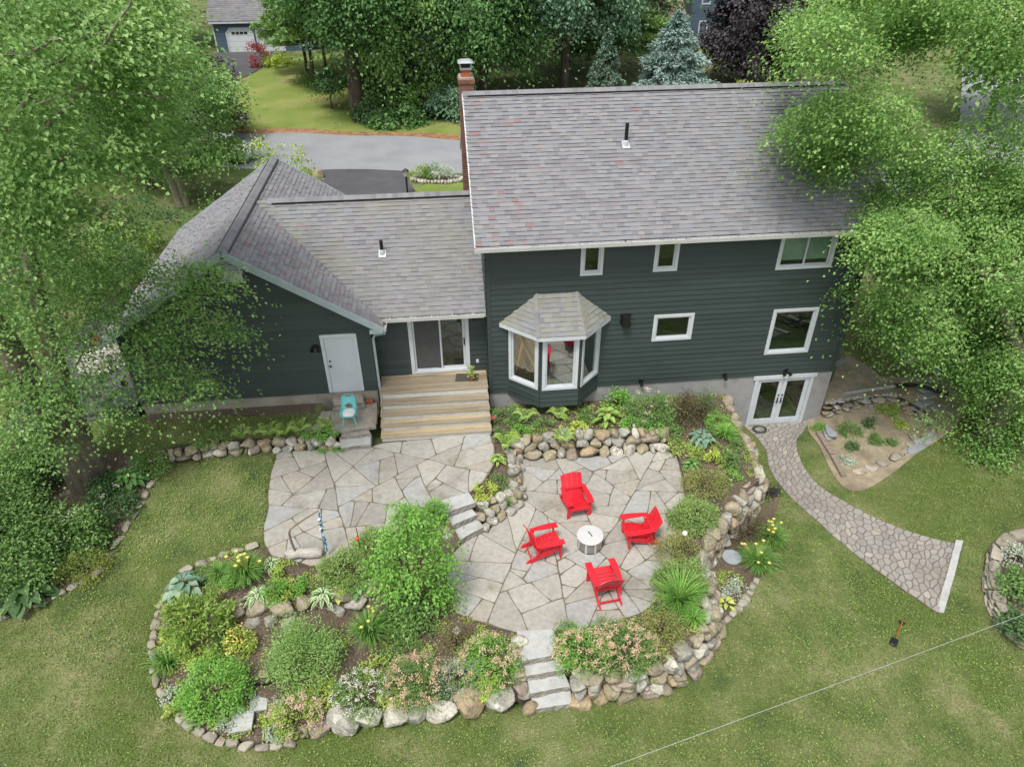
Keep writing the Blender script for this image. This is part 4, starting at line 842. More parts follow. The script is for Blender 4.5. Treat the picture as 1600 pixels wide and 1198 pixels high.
boulder_wall('short rubble wall between the two patios beside the granite slab steps', W3([(812, 722), (814, 760), (818, 790), (792, 808), (768, 822), (757, 832)], ZL), W3([(790, 700), (797, 735), (800, 760), (775, 772), (755, 778), (742, 783)], -.93), 3, .17, .38, 33, .17)
big_base = W3([(897, 1102, -2.22), (930, 1096, -2.22), (1010, 1086, -2.25), (1040, 1079, -2.25), (1070, 1063, -2.27), (1090, 1040, -2.28), (1112, 1012, -2.3), (1122, 985, -2.32), (1119, 950, -2.34), (1113, 915, -2.36), (1112, 885, -2.38), (1120, 865, -2.4), (1150, 835, -2.42), (1185, 790, -2.44), (1196, 760, -2.46)])+[A([8.3, -2.4, -2.5]), A([8.1, -1.2, -2.5]), A([8.05, -.1, -2.55])]
big_top = [A(p) for p in [(1.15, -9.25, -1.5), (1.7, -9.6, -1.42), (2.7, -9.65, -1.38), (3.3, -9.5, -1.38), (3.75, -9.2, -1.34), (4.15, -8.9, -1.32), (4.4, -8.6, -1.3), (4.6, -8.2, -1.3), (4.72, -7.7, -1.3), (4.8, -7.1, -1.3), (4.95, -6.6, -1.28), (5.2, -6.2, -1.28), (5.75, -5.7, -1.24), (6.85, -4.55, -1.2), (7.55, -4.0, -1.15), (7.75, -2.6, -1.08), (7.8, -1.3, -1.05), (7.95, -.1, -1.05)]]
boulder_wall('high boulder retaining wall curving round the front right of the lower patio', big_base[:10], big_top[:10], 4, .27, .58, 34, .2)
boulder_wall('boulder retaining wall running from the daylilies up to the french doors', big_base[9:], big_top[9:], 4, .30, .60, 39, .2)
boulder_wall('mossy boulder ledge inside the round perennial bed', W3([(343, 980, -1.52), (375, 978, -1.52), (420, 975, -1.5), (470, 966, -1.48), (530, 955, -1.45), (575, 945, -1.4)]), W3([(340, 945, -1.02), (375, 938, -1.0), (420, 936, -.98), (470, 934, -.97), (530, 920, -.97), (570, 910, -.95)]), 2, .36, .62, 35, .24)
boulder_wall('stack of rounded boulders flanking the left side of the lower granite steps', W3([(838, 1112, -2.2), (825, 1068, -2.0), (817, 1040, -1.75), (812, 1012, -1.55)]), W3([(812, 1085, -1.85), (800, 1055, -1.65), (806, 1025, -1.5), (806, 1000, -1.4)]), 2, .26, .42, 36, .2)
boulder_wall('two white boulders and cobbles left of the upper slab steps', W3([(713, 850, -1.42), (700, 838, -1.42), (690, 815, -1.3)]), W3([(700, 838, -1.1), (690, 826, -1.05), (682, 806, -.9)]), 2, .24, .38, 37, .17)
# free boulders standing along the front of the round bed
FB = [((476, 1148), .17, 'small brown boulder at the pink spirea, first in the front row'), ((498, 1150), .26, 'flat brown boulder half buried beside the pink spirea in the front row'), ((537, 1138), .37, 'wide pale grey boulder in the front row below the white flowered shrub'), ((577, 1131), .33, 'blocky whitish boulder with a notch in the front row'),
      ((617, 1129), .32, 'rounded cream boulder between the notched boulder and a leaning grey one'), ((651, 1123), .27, 'leaning grey boulder below the lime green plant'), ((665, 1116), .13, 'little pale stone wedged between two front row boulders'), ((690, 1117), .37, 'tall round pale boulder in the middle of the front row'), ((735, 1109), .42, 'broad tan boulder with a flat mossy face in the front row'),
      ((779, 1105), .40, 'white lichen covered boulder nearest the granite steps'), ((745, 1094), .12, 'small cream cobble lying behind the broad tan boulder'), ((708, 1098), .11, 'small white cobble lying behind the tall round boulder')]
for k, ((px, py), r, lab) in enumerate(FB):
    g = onlawn(px, py+2); mm = MB(); rockmesh(mm, A([0, 0, r*.55]), (r*.98, r*.8, r*.82), (1, .05), 500+k, hi=True, noise=.12); o = mm.build('boulder', m_rocks[[2, 2, 0, 3, 3, 0, 3, 3, 4, 0, 3, 3][k]], smooth=True); o.location = tuple(g+A([0, .08, 0])); tag(o, lab, 'boulder', 'boulders along the front of the round bed')
m_cob = mat('edging_stone', [(.3, lin('#8a8478')), (.7, lin('#a79f91'))], scale=4, detail=8, rough=.9, bump=(12, .8, .03), fine=(30, .15), var='obj', vamt=.22, mix2=(3, .55, .7, lin('#86704f')))
def edging(lab, pts, w, seed, maxn=100, tall=.07, lift=0.0, wide=.1):
    P = np.array([onlawn(x, y)[:3] for x, y in pts]); S = smoothpoly(P, 6); d = np.concatenate([[0], np.cumsum(np.linalg.norm(np.diff(S[:, :2], axis=0), axis=1))]); rg = np.random.default_rng(seed); root = thing('stone_edging', lab, 'edging', P.mean(0)); s = 0; n = 0
    while s < d[-1] and n < maxn:
        wd = rg.uniform(*w); c = [np.interp(s+wd/2, d, S[:, k]) for k in (0, 1)]; c2 = [np.interp(s+wd/2+.05, d, S[:, k]) for k in (0, 1)]; z = float(base_z(c[0], c[1]))
        mm = MB(); rockmesh(mm, (c[0], c[1], z+tall*.45+lift), (wd*.49, wide*rg.uniform(.8, 1.25), tall*rg.uniform(.8, 1.3)), np.subtract(c2, c), seed*77+n, cuts=6, box_=.5, noise=.07, tilt=.06); mm.build('edging_stone', m_cob, root, smooth=True); s += wd*1.0; n += 1
    return root
edging('fieldstone edging round the left and front of the round perennial bed', [(300, 885), (270, 915), (250, 955), (240, 1000), (240, 1045), (252, 1085), (275, 1115), (305, 1140), (345, 1158), (400, 1168), (440, 1166), (468, 1158)], (.16, .36), 41)
edging('flat stone edging between the lawn and the upper end of the round bed', [(405, 852), (385, 858), (360, 866), (330, 876), (305, 888)], (.2, .4), 42)
edging('long pinkish stone edging along the shrub bed at the left side of the lawn', [(-10, 970), (40, 955), (100, 925), (150, 898), (172, 868), (190, 840), (208, 808), (228, 775), (240, 752)], (.22, .5), 43)
edging('small cut stone edging in an arc at the foot of the big boulder wall', [(1182, 905), (1172, 925), (1160, 945), (1143, 962), (1125, 977)], (.18, .28), 44)
edging('broken row of stones behind the rose bush near the big tree', [(165, 735), (185, 728), (210, 715), (240, 705), (262, 698)], (.2, .36), 45)
edging('arc of flat pale stones edging the front of the rock garden', [(1332, 742), (1350, 736), (1372, 728), (1392, 718), (1412, 708), (1420, 695), (1428, 680)], (.25, .6), 46, tall=.09, wide=.15)

# ---------------------------------------------------------------- cut granite steps and slabs
m_gran = mat('cut_granite', [(.3, lin('#a5a6a5')), (.7, lin('#bcbcb9'))], scale=5, detail=9, rough=.85, bump=(14, .6, .02), fine=(60, .14), mix2=(1.5, .55, .75, lin('#9b9686')))
m_granf = mat('split_granite', [(.3, lin('#77746c')), (.7, lin('#99958b'))], scale=6, detail=9, rough=.9, bump=(10, 1.0, .04), fine=(40, .2))
def slab(mb, poly, z0, z1, seed=0, wa=.03, step=.09, rough=.02):
    P = [A(p[:2]) for p in poly]; P = P if area2(P) > 0 else P[::-1]; D = []
    for i in range(len(P)):
        a, b = P[i], P[(i+1) % len(P)]; k = max(1, int(np.linalg.norm(b-a)/step))
        for t in range(k): D.append(wob(a+(b-a)*t/k+seed*3.3, wa, 3.0)-seed*3.3)
    D = A(D); n = len(D); rg = np.random.default_rng(seed); T = np.roll(D, -1, 0)-np.roll(D, 1, 0); T /= np.linalg.norm(T, axis=1)[:, None]; N = np.stack([T[:, 1], -T[:, 0]], -1)
    R_ = [np.column_stack([D-N*.012, np.full(n, z1)]), np.column_stack([D, np.full(n, z1-.014)])]; k = 3
    for q in range(1, k+1): R_.append(np.column_stack([D+N*(rg.uniform(-rough, rough*1.6, n))[:, None], np.full(n, z1-.014-(z1-z0-.014)*q/k)]))
    V = np.concatenate(R_); mb.add(V, [list(range(n))], .5, 0); mb.add(V*1.0, [[(a+1)*n+i, (a+1)*n+(i+1) % n, a*n+(i+1) % n, a*n+i] for a in range(k+1) for i in range(n)], .5, [0]*n+[1]*(n*k)); return mb
st = thing('granite_steps', 'three cut granite slab steps turning down from the upper to the lower patio', 'steps', onz(715, 810, ZL))
for k, (P, z) in enumerate(((((670, 787), (732, 768), (743, 784), (688, 803)), ZU+.005), (((684, 806), (734, 788), (746, 803), (699, 823)), -1.03), (((699, 828), (744, 807), (757, 822), (718, 843)), -1.225))):
    m = MB(); slab(m, W3(P, z), z-.2, z, 3+k); m.build('step', [m_gran, m_granf], st)
st = thing('granite_steps', 'four cut granite slab steps from the lower patio down to the front lawn', 'steps', onz(850, 1060, -2.2))
for k, (P, z) in enumerate(((((807, 984), (866, 982), (873, 1021), (815, 1031)), ZL+.006), (((816, 1028), (874, 1018), (883, 1044), (822, 1055)), -1.62), (((822, 1050), (880, 1042), (891, 1071), (828, 1082)), -1.82), (((828, 1076), (890, 1068), (894, 1098), (833, 1107)), -2.02))):
    m = MB(); slab(m, W3(P, z), z-.21, z, 13+k); m.build('step', [m_gran, m_granf], st)
st = thing('stone_steps', 'rough slab steps and paving stones below the pale blue side door', 'steps', onz(545, 660, -.7))
for k, (P, z, t) in enumerate(((((458, 645), (520, 641), (512, 668), (458, 672)), -.44, .1), (((520, 634), (590, 628), (587, 665), (514, 674)), -.42, .12), (((520, 618), (566, 614), (568, 628), (521, 632)), -.14, .25), (((522, 629), (570, 625), (570, 634), (522, 640)), -.28, .2), (((534, 672), (575, 668), (578, 676), (533, 681)), -.55, .18), (((529, 683), (579, 678), (580, 693), (533, 699)), -.68, .2))):
    m = MB(); slab(m, W3(P, z), z-t, z, 23+k, wa=.05); m.build('step', [m_gran if k == 5 else mat('worn_slab_%s' % 'abcdef'[k], [(.3, lin('#8f897d')), (.7, lin('#a8a193'))], scale=5, rough=.9, bump=(14, .6, .02), fine=(30, .15), mix2=(2, .5, .7, lin('#7f7767'))), m_granf], st)
q = MB(); P = [onterrain(1504, 848), onterrain(1475, 958), onterrain(1462, 956), onterrain(1492, 846)]; slab(q, P, -2.75, -2.50, 31, wa=.02); tag(q.build('stone_kerb', [m_gran, m_granf]), 'long granite kerb closing the wide end of the curved path', 'kerb')
# stacked wall of the raised bed at the right edge
cw = [tuple(p[:2]) for p in zpts([(1640, 822), (1600, 838), (1572, 846), (1554, 862), (1546, 895), (1546, 925), (1556, 958), (1577, 985), (1606, 1010), (1640, 1030)], -2.55)]
S = smoothpoly(cw, 5); rt = thing('stacked_stone_wall', 'curved dry stacked grey stone wall at the right edge of the lawn', 'stone wall', (S[:, 0].mean(), S[:, 1].mean(), -2.6)); d = np.concatenate([[0], np.cumsum(np.linalg.norm(np.diff(S, axis=0), axis=1))]); rg = np.random.default_rng(5); n = 0
for row in range(4):
    s = rg.uniform(0, .3)
    while s < d[-1] and n < 100:
        wd = rg.uniform(.3, .62) if row < 3 else rg.uniform(.35, .7); c = A([np.interp(s+wd/2, d, S[:, k]) for k in (0, 1)]); c2 = A([np.interp(s+wd/2+.05, d, S[:, k]) for k in (0, 1)]); t = (c2-c)/np.linalg.norm(c2-c); nr = A([-t[1], t[0]])
        c = c+nr*(row*.025+rg.uniform(-.02, .02)); mm = MB(); rockmesh(mm, (c[0], c[1], tz(c[0], c[1])+.04+row*.095), (wd*.5, .17, .055), t, 900+n, cuts=5, box_=.42, noise=.05, tilt=.03); mm.build('wall_stone', m_cob, rt, smooth=True); s += wd; n += 1
# loose stepping stones on the right
m_slate = mat('slate_slab', [(.3, lin('#8c9094')), (.7, lin('#a3a6a8'))], scale=4, rough=.85, bump=(14, .5, .02), fine=(30, .1), var='obj', vamt=.15)
SS = [((1449, 610), .34, 'square grey slab at the head of the stepping stones by the black pipe'), ((1448, 620), .33, 'second square slab from the black pipe in the stepping stone row'), ((1446, 631), .36, 'pale rounded slab at the bend of the stepping stones'), ((1465, 637), .36, 'oval pale slab set apart to the right of the stepping stones'), ((1452, 684), .36, 'grey stepping slab just under the overhanging maple spray'),
      ((1440, 691), .38, 'middle grey stepping slab of the lower row at the rock garden'), ((1429, 703), .42, 'largest lower stepping slab at the front corner of the rock garden'), ((1456, 595), .33, 'half hidden grey slab above the black pipe'), ((1466, 579), .30, 'dark slab in the shade under the maple'), ((1426, 563), .38, 'slab in the group of dark stepping stones on the upper grass, nearest the house front'),
      ((1418, 554), .40, 'broad dark stepping stone on the upper grass'), ((1409, 546), .33, 'narrow dark stepping stone on the upper grass'), ((1403, 531), .40, 'dark stepping stone furthest up the grass beside the house'), ((1300, 571), .30, 'grey paver lying by the corner of the house'), ((1312, 567), .26, 'pale paver leaning on another at the corner of the house')]
for k, ((px, py), w, lab) in enumerate(SS):
    g = onterrain(px, py); rg = np.random.default_rng(60+k); a = rg.uniform(0, .5); P = [A([w*sx*rg.uniform(.8, 1.1)*.9, w*.36*sy*rg.uniform(.85, 1.1)]) for sx, sy in ((-1, -1), (1, -1), (1, 1), (-1, 1))]; P = [A([p[0]*math.cos(a)-p[1]*math.sin(a), p[0]*math.sin(a)+p[1]*math.cos(a)]) for p in P]
    q = MB(); slab(q, P, -.03, .06, 60+k, wa=.03, rough=.006); o = q.build('stepping_stone', [m_slate, m_slate]); o.location = tuple(g+A([0, 0, .02])); tag(o, lab, 'stepping stone', 'stepping stones right of the house')
# rock garden retaining edges
boulder_wall('low stacked slate wall topped with white pebbles at the back of the rock garden', [A(onterrain(*p))+A([0, 0, .0]) for p in ((1286, 650), (1330, 640), (1378, 634), (1405, 636), (1432, 652), (1450, 668))], [A(onterrain(*p))+A([0, .02, .32]) for p in ((1286, 650), (1330, 640), (1378, 634), (1405, 636), (1432, 652), (1450, 668))], 3, .25, .5, 51, .14, name='stacked_stone_wall', flatness=.9)
g0 = [onterrain(*p) for p in ((1277, 678), (1300, 715), (1318, 748))]; tm = thing('timber_edging', 'two weathered timbers edging the left side of the rock garden', 'edging', g0[1])
m_timb = mat('weathered_timber', [(.3, lin('#7b7064')), (.7, lin('#9a8d7d'))], scale=3, rough=.9, stretch=(1, 6, 6), bump=(20, .5), fine=(20, .15))
for a, b in ((g0[0], g0[1]), (g0[1], g0[2])):
    q = MB(); beam(q, A(a)+A([0, 0, .07]), A(a)+(A(b)-A(a))*.97+A([0, 0, .07]), .17, .16); q.build('timber', m_timb, tm, bevel=.01)
for k, (px, py, dz, lab) in enumerate(((1294, 682, 0.05, 'lower grey block of the pair beside the french door path'), (1296, 681, .19, 'upper grey block of the pair beside the french door path'))):
    g = onterrain(px, py); q = MB(); rockmesh(q, (0, 0, 0), (.16, .3, .075), (.8, -.2), 70+k, cuts=3, box_=.35, noise=.04); o = q.build('stone_block', m_slate, smooth=True); o.location = tuple(g+A([0, 0, dz+.03])); tag(o, lab, 'block', 'stone blocks by the path')
sp = [onterrain(*p) for p in ((1318, 752), (1340, 748), (1290, 632))]
# pebbles on the back wall
q = MB(); rg = np.random.default_rng(77)
for _ in range(260):
    t = rg.random(); p = onterrain(1290+t*110, 629-(t*8)+rg.uniform(-4, 5)); s = rg.uniform(.03, .07); rockmesh(q, p+A([0, 0, .04]), (s, s*.8, s*.6), (rg.normal(), rg.normal()), int(rg.integers(9999)), cuts=2) if False else q.add(ICO3_V[:12]*0, []) if False else None
    B = np.array([(1, 0, 0), (-1, 0, 0), (0, 1, 0), (0, -1, 0), (0, 0, 1), (.6, .6, .5), (-.6, .6, .5), (-.6, -.6, .5), (.6, -.6, .5)])*s*rg.uniform(.7, 1.1, (9, 3))
    q.add(B+p+A([0, 0, .05]), [[0, 5, 4, 8], [1, 7, 4, 6], [2, 6, 4, 5], [3, 8, 4, 7], [0, 2, 5], [2, 1, 6], [1, 3, 7], [3, 0, 8]], rg.random())
m_peb = mat('pebble', [(0, lin('#8d887f')), (.5, lin('#b4afa6')), (1, lin('#d8d3ca'))], var='rndramp', rough=.8)
tag(q.build('pebbles', m_peb), 'white and grey pebbles strewn behind the rock garden wall', 'pebbles', kind='stuff')
q = MB(); pp = [onterrain(*p) for p in ((1287, 624), (1340, 614), (1397, 606))]; tube(q, [p+A([0, 0, .08]) for p in pp], .06, 10); tag(q.build('drain_pipe', flat('grey_pipe', '#9fa2a3', .5)), 'straight grey drain pipe running from the house corner', 'pipe')
q = MB(); pp = smoothpoly([onterrain(*p)+A([0, 0, .1]) for p in ((1397, 606), (1425, 605), (1450, 611), (1480, 618))], 14); tube(q, pp, [.075+.012*(i % 2) for i in range(len(pp))], 10); tag(q.build('corrugated_pipe', m_black), 'black corrugated drain pipe crossing the stepping stones', 'pipe')
# ================================================================ FURNITURE AND SMALL THINGS
m_red = mat('red_poly', [(.3, lin('#cc1c2b')), (.7, lin('#da2a38'))], scale=3, rough=.42, bump=(60, .06), fine=(5, .05))
def adirondack(label, loc, rz):
    """local frame: the sitter faces -Y"""
    t = thing('adirondack_chair', label, 'chair', (0, 0, 0), 'red chairs round the fire pit')
    for sx in (-1, 1):
        q = MB(); beam(q, (sx*.30, -.30, 0), (sx*.30, -.30, .56), .095, .032, up=(0, 1, 0)); q.build('front_leg', m_red, t, bevel=.004)
        q = MB(); x = sx*.275; q.add([(x-.014, -.34, .27), (x-.014, -.34, .37), (x-.014, -.05, .335), (x-.014, .56, .10), (x-.014, .62, 0), (x-.014, .46, 0), (x+.014, -.34, .27), (x+.014, -.34, .37), (x+.014, -.05, .335), (x+.014, .56, .10), (x+.014, .62, 0), (x+.014, .46, 0)],
              [[0, 1, 2, 3, 4, 5], [11, 10, 9, 8, 7, 6]]+[[i, 6+i, 6+(i+1) % 6, (i+1) % 6] for i in range(6)]); q.build('rear_leg', m_red, t)
        q = MB(); P = [(sx*.215, -.40), (sx*.385, -.40), (sx*.40, -.20), (sx*.385, .05), (sx*.35, .36), (sx*.26, .36), (sx*.235, .0)]; P = P if sx > 0 else P[::-1]; prism(q, P, .56, .585); q.build('armrest', m_red, t, bevel=.005)
        q = MB(); beam(q, (sx*.305, .24, .56), (sx*.30, .36, .18), .03, .06, up=(1, 0, 0)); q.build('arm_post', m_red, t)
        q = MB(); q.add([(sx*.318, -.30, .56), (sx*.318, -.24, .56), (sx*.318, -.30, .40), (sx*.346, -.30, .56), (sx*.346, -.24, .56), (sx*.346, -.30, .40)], [[0, 1, 2], [5, 4, 3], [0, 3, 4, 1], [1, 4, 5, 2], [2, 5, 3, 0]]); q.build('arm_bracket', m_red, t)
    q = MB()
    for k in range(6):
        y = -.345+k*.088; z = .375-(k*.028)+(.0 if k else -.012); dz = -.025
        beam(q, (-.27, y+.04, z), (.27, y+.04, z), .082, .024, up=(0, .3, 1))
    beam(q, (-.285, -.352, .335), (.285, -.352, .335), .024, .09); q.build('seat', m_red, t, bevel=.004)
    q = MB(); ns = 4; w = .142; lean = A([0, .44, .9]); lean /= np.linalg.norm(lean); b0 = A([0, .16, .215])
    nrm = A([0, -lean[2], lean[1]])
    for k in range(ns):
        xc = (k-(ns-1)/2)*(w+.008); V = []
        cur = lambda x: -.05*(1-(x/.3)**2)                     # slats wrapped into a shallow curve
        for (x, h) in ((xc-w/2, 0), (xc+w/2, 0)):
            pass
        spread = 1.0; hL = lambda x: .80-.06*(x/.3)**2
        xs_ = [xc-w/2, xc, xc+w/2]
        for d in (0, -.022):
            for x in xs_:
                for hh in (0, hL(x)): V.append(b0+A([x*(1+.05*hh), 0, 0])+lean*hh-nrm*(cur(x)+.05)+nrm*d)
        # indices: layer*6 + xi*2 + hi
        F = []
        for xi in range(2): F += [[xi*2, xi*2+2, xi*2+3, xi*2+1], [6+xi*2, 6+xi*2+1, 6+xi*2+3, 6+xi*2+2], [xi*2+1, xi*2+3, 6+xi*2+3, 6+xi*2+1], [xi*2, 6+xi*2, 6+xi*2+2, xi*2+2]]
        F += [[0, 1, 7, 6], [4, 10, 11, 5]]; q.add(V, F)
    q.build('backrest', m_red, t, bevel=.003)
    q = MB(); beam(q, (-.30, .315, .545), (.30, .315, .545), .07, .024); beam(q, (-.28, .235, .26), (.28, .235, .26), .03, .06); q.build('back_rail', m_red, t)
    q = MB(); beam(q, (-.262, .47, .085), (.262, .47, .085), .022, .055); q.build('stretcher', m_red, t)
    t.location = tuple(loc); t.rotation_euler = (0, 0, rz); return t
PIT = onz(921, 848, ZL+.1); PIT[2] = ZL
CH = [((900, 780), 'red slatted chair at the head of the fire pit facing the camera'), ((853, 845), 'red slatted chair left of the fire pit facing right in profile'), ((996, 826), 'red slatted chair right of the fire pit facing left in profile'), ((944, 903), 'red slatted chair nearest the front with its back to the camera')]
c0 = None
for k, ((px, py), lab) in enumerate(CH):
    p = onz(px, py, ZL+.38); p[2] = ZL+.001; d = PIT-p; rz = math.atan2(d[1], d[0])+math.pi/2
    rz += (0.05, .12, -.03, .06)[k]
    if c0 is None: c0 = adirondack(lab, p, rz)
    else: dup(c0, p, rz, lab, 'red chairs round the fire pit')
m_steel = mat('brushed_steel', [(.3, lin('#9a9893')), (.7, lin('#b5b3ad'))], scale=2, rough=.35, metal=.9, stretch=(1, 1, 12))
m_lid = mat('white_lid', [(.3, lin('#bdbebd')), (.7, lin('#c9c9c6'))], scale=2, rough=.4)
fp = thing('fire_pit', 'round steel fire pit under a flat white lid between the red chairs', 'fire pit', PIT)
q = MB(); lathe(q, [(.30, .03), (.315, .04), (.315, .36), (.33, .365), (.33, .385)], PIT, 40); q.build('drum', m_steel, fp, smooth=False)
q = MB(); lathe(q, [(.32, 0), (.32, .03), (.30, .03)], PIT, 40); q.build('base_ring', flat('dark_ring', '#4c4a47', .5), fp)
for k in range(8):
    q = MB(); a = k*math.pi/4+.3; c, s = math.cos(a), math.sin(a); beam(q, PIT+A([c*.318, s*.318, .03]), PIT+A([c*.318, s*.318, .36]), .05, .012, up=(c, s, 0)); q.build('rib', m_lid, fp)
q = MB(); lathe(q, [(.33, .386), (.355, .39), (.355, .405), (.345, .415), (.06, .428), (.01, .43)], PIT, 48); lid = q.build('lid', m_lid, fp)
q = MB(); tube(q, [PIT+A([-.03, .08, .43]), PIT+A([-.03, .08, .46]), PIT+A([.03, -.08, .46]), PIT+A([.03, -.08, .43])], .010, 8); q.build('handle', m_black, lid)
# turquoise child's chair by the side door
g = onz(548, 660, -.42); tq = thing('plastic_chair', 'turquoise plastic chair with a white cushion on the paving below the side door', 'chair', g)
m_turq = mat('turquoise_plastic', [(.3, lin('#5fb9bd')), (.7, lin('#74c9cb'))], scale=3, rough=.35)
nu, nv = 17, 24; V = np.zeros((nv, nu, 3))
prof = [(-.27, .40), (-.26, .42), (-.18, .415), (-.05, .40), (.08, .395), (.16, .42), (.20, .50), (.23, .60), (.26, .70), (.285, .80), (.30, .86)]
pd = smoothpoly([A(p) for p in prof], 4); tt_ = np.linspace(0, len(pd)-1, nv)
for j in range(nv):
    y = np.interp(tt_[j], range(len(pd)), pd[:, 0]); z = np.interp(tt_[j], range(len(pd)), pd[:, 1]); f = j/(nv-1)
    hw = .235*(1-.0*f) if f < .45 else .235-.05*((f-.45)/.55)
    if f > .86: hw *= math.sqrt(max(0.05, 1-((f-.86)/.15)**2))
    if f < .10: hw *= .72+2.8*f
    for i in range(nu):
        s = -1+2*i/(nu-1); rim = abs(s)**4*(.12 if f < .52 else .03)*(1 if f > .08 else .3); V[j, i] = (s*hw, y-(abs(s)**2*.07 if f > .5 else 0), z+rim)
F = []
for j in range(nv-1):
    for i in range(nu-1):
        s = -1+2*(i+.5)/(nu-1); f = (j+.5)/(nv-1)
        if ((s/.55)**2+((f-.60)/.075)**2 < 1) or ((s/.62)**2+((f-.92)/.035)**2 < 1): continue
        F.append([j*nu+i, j*nu+i+1, (j+1)*nu+i+1, (j+1)*nu+i])
q = MB(); q.add(V.reshape(-1, 3)+g, F); o = q.build('shell', m_turq, tq, smooth=True); md = o.modifiers.new('sub', 'SUBSURF'); md.levels = 1; md.render_levels = 2; md = o.modifiers.new('sol', 'SOLIDIFY'); md.thickness = .014
for sx, sy in ((-1, -1), (1, -1), (1, 1), (-1, 1)):
    q = MB(); tube(q, [g+A([sx*.13, sy*.13-.04, .41]), g+A([sx*.22, sy*.22-.02, 0])], [.016, .012], 8); q.build('leg', m_turq, tq)
q = MB(); rockmesh(q, g+A([0, -.06, .435]), (.19, .19, .035), (1, 0), 3, cuts=0, box_=.7, noise=.04, tilt=0); q.build('cushion', mat('white_cushion', [(.35, lin('#d8d6d2')), (.62, lin('#eceae6')), (.68, lin('#9aa5a8'))], scale=7, rough=.9), tq, smooth=True)
# doormat and potted plant on the deck
q = MB(); P = [onz(x, y, ZD) for x, y in ((711, 596), (713, 584), (747.5, 584), (747, 595))]; prism(q, [p[:2] for p in P][::-1] if area2(P) < 0 else [p[:2] for p in P], ZD+.001, ZD+.016); tag(q.build('doormat', mat('mat_fibre', [(.3, lin('#3d3a37')), (.7, lin('#56524c'))], scale=30, rough=.95, bump=(80, .6))), 'dark rectangular doormat on the wooden deck boards', 'doormat')
g = onz(737, 594, ZD+.016); pt = thing('potted_plant', 'small leafy plant in a terracotta pot standing on the doormat', 'potted plant', g)
q = MB(); lathe(q, [(.045, 0), (.07, .10), (.078, .10), (.078, .125), (.066, .125), (.06, .10)], g, 18); q.build('pot', flat('terracotta', '#a4593a', .8), pt)
# driftwood sculpture with a hanging strand of blue glass
m_drift = mat('driftwood', [(.3, lin('#aaa298')), (.7, lin('#cfc8be'))], scale=2.5, rough=.9, stretch=(1, 6, 6), bump=(14, .9, .03), fine=(16, .2))
m_stick = mat('bent_branch', [(.3, lin('#6f5f4f')), (.7, lin('#94836f'))], scale=5, rough=.9, bump=(20, .8))
b0 = onz(505, 864, ZU+.08); YS = b0[1]; l0, l1 = ony(446, 861, YS), ony(505, 863, YS); l0[2] = l1[2] = ZU+.13
ds = thing('driftwood_sculpture', 'pale driftwood log with a bent branch arching up from it on the upper patio', 'garden ornament', (l0+l1)/2)
q = MB(); tube(q, [l0, l0+(l1-l0)*.08, l0+(l1-l0)*.3+A([0, .02, .02]), l0+(l1-l0)*.7, l0+(l1-l0)*.95, l1], [.07, .14, .125, .14, .13, .07], 12); q.build('log', m_drift, ds, smooth=True)
q = MB(); rockmesh(q, l0+(l1-l0)*.10+A([0, 0, .03]), (.14, .10, .10), (1, .3), 8, noise=.3, cuts=3); tube(q, [l0+(l1-l0)*.15, l0+(l1-l0)*.34+A([0, -.05, .10]), l0+(l1-l0)*.42+A([0, -.09, -.05])], [.05, .05, .035], 8); q.build('root_knot', m_drift, ds, smooth=True)
tip = ony(497, 798, YS); st_ = smoothpoly([l0+(l1-l0)*.28, ony(456, 848, YS), ony(452, 832, YS), ony(458, 823, YS), ony(477, 810, YS), tip], 6); q = MB(); tube(q, st_, np.linspace(.034, .017, len(st_)), 9); q.build('branch', m_stick, ds, smooth=True)
gs = thing('glass_strand', 'strand of blue and white glass pieces hanging from the driftwood branch', 'wind chime', tip)
q = MB(); tube(q, [tip, A([tip[0], tip[1], ZU+.12])], .003, 5); q.build('cord', m_black, gs)
m_bl = [flat('blue_glass', '#2a6f9c', .15), flat('turquoise_glass', '#63a9bd', .15), flat('pale_glass', '#cfdde2', .2), flat('dark_blue_glass', '#1d3d63', .15)]; rg = np.random.default_rng(12); z = tip[2]-.10; k = 0
while z > ZU+.14:
    q = MB(); s = rg.uniform(.03, .06); c = A([tip[0]+rg.normal(0, .014), tip[1]+rg.normal(0, .014), z]); rockmesh(q, c, (s, s*.5, s*.42), (rg.normal(), rg.normal()), 40+k, cuts=4, tilt=.5); q.build('glass_piece', m_bl[int(rg.choice(4, p=[.35, .25, .22, .18]))], gs); z -= rg.uniform(.045, .065); k += 1
# garden stake with an orange ball
g = onz(567, 880, -1.0); t_ = A([g[0], g[1], 0]); tp = ony(556, 821, g[1]); gst = thing('garden_stake', 'thin dark garden stake with an orange glass ball between the two dwarf spruces', 'garden stake', g)
q = MB(); tube(q, [g, A([tp[0], g[1], tp[2]-.12]), A([tp[0]-.03, g[1], tp[2]])], [.009, .009, .004], 6); q.build('rod', m_black, gst)
q = MB(); c = ony(558, 841, g[1]); lathe(q, [(.005, -.055), (.04, -.04), (.055, 0), (.04, .04), (.005, .055)], c, 14); q.build('ball', flat('orange_glass', '#d9501e', .15), gst, smooth=True)
# solar globe light
g = onz(1067, 866, -1.33); tp = ony(1070, 833, g[1]); so_ = thing('globe_light', 'small white globe light on a thin grey stake among the barberries', 'garden light', g)
q = MB(); tube(q, [g, A([tp[0], g[1], tp[2]-.05])], .013, 8); q.build('stake', flat('grey_metal', '#8d9092', .4, .5), so_)
q = MB(); lathe(q, [(.01, -.075), (.05, -.055), (.075, 0), (.05, .055), (.01, .075)], A([tp[0], g[1], tp[2]]), 18); q.build('globe', flat('white_globe', '#e2dfdc', .25), so_, smooth=True)
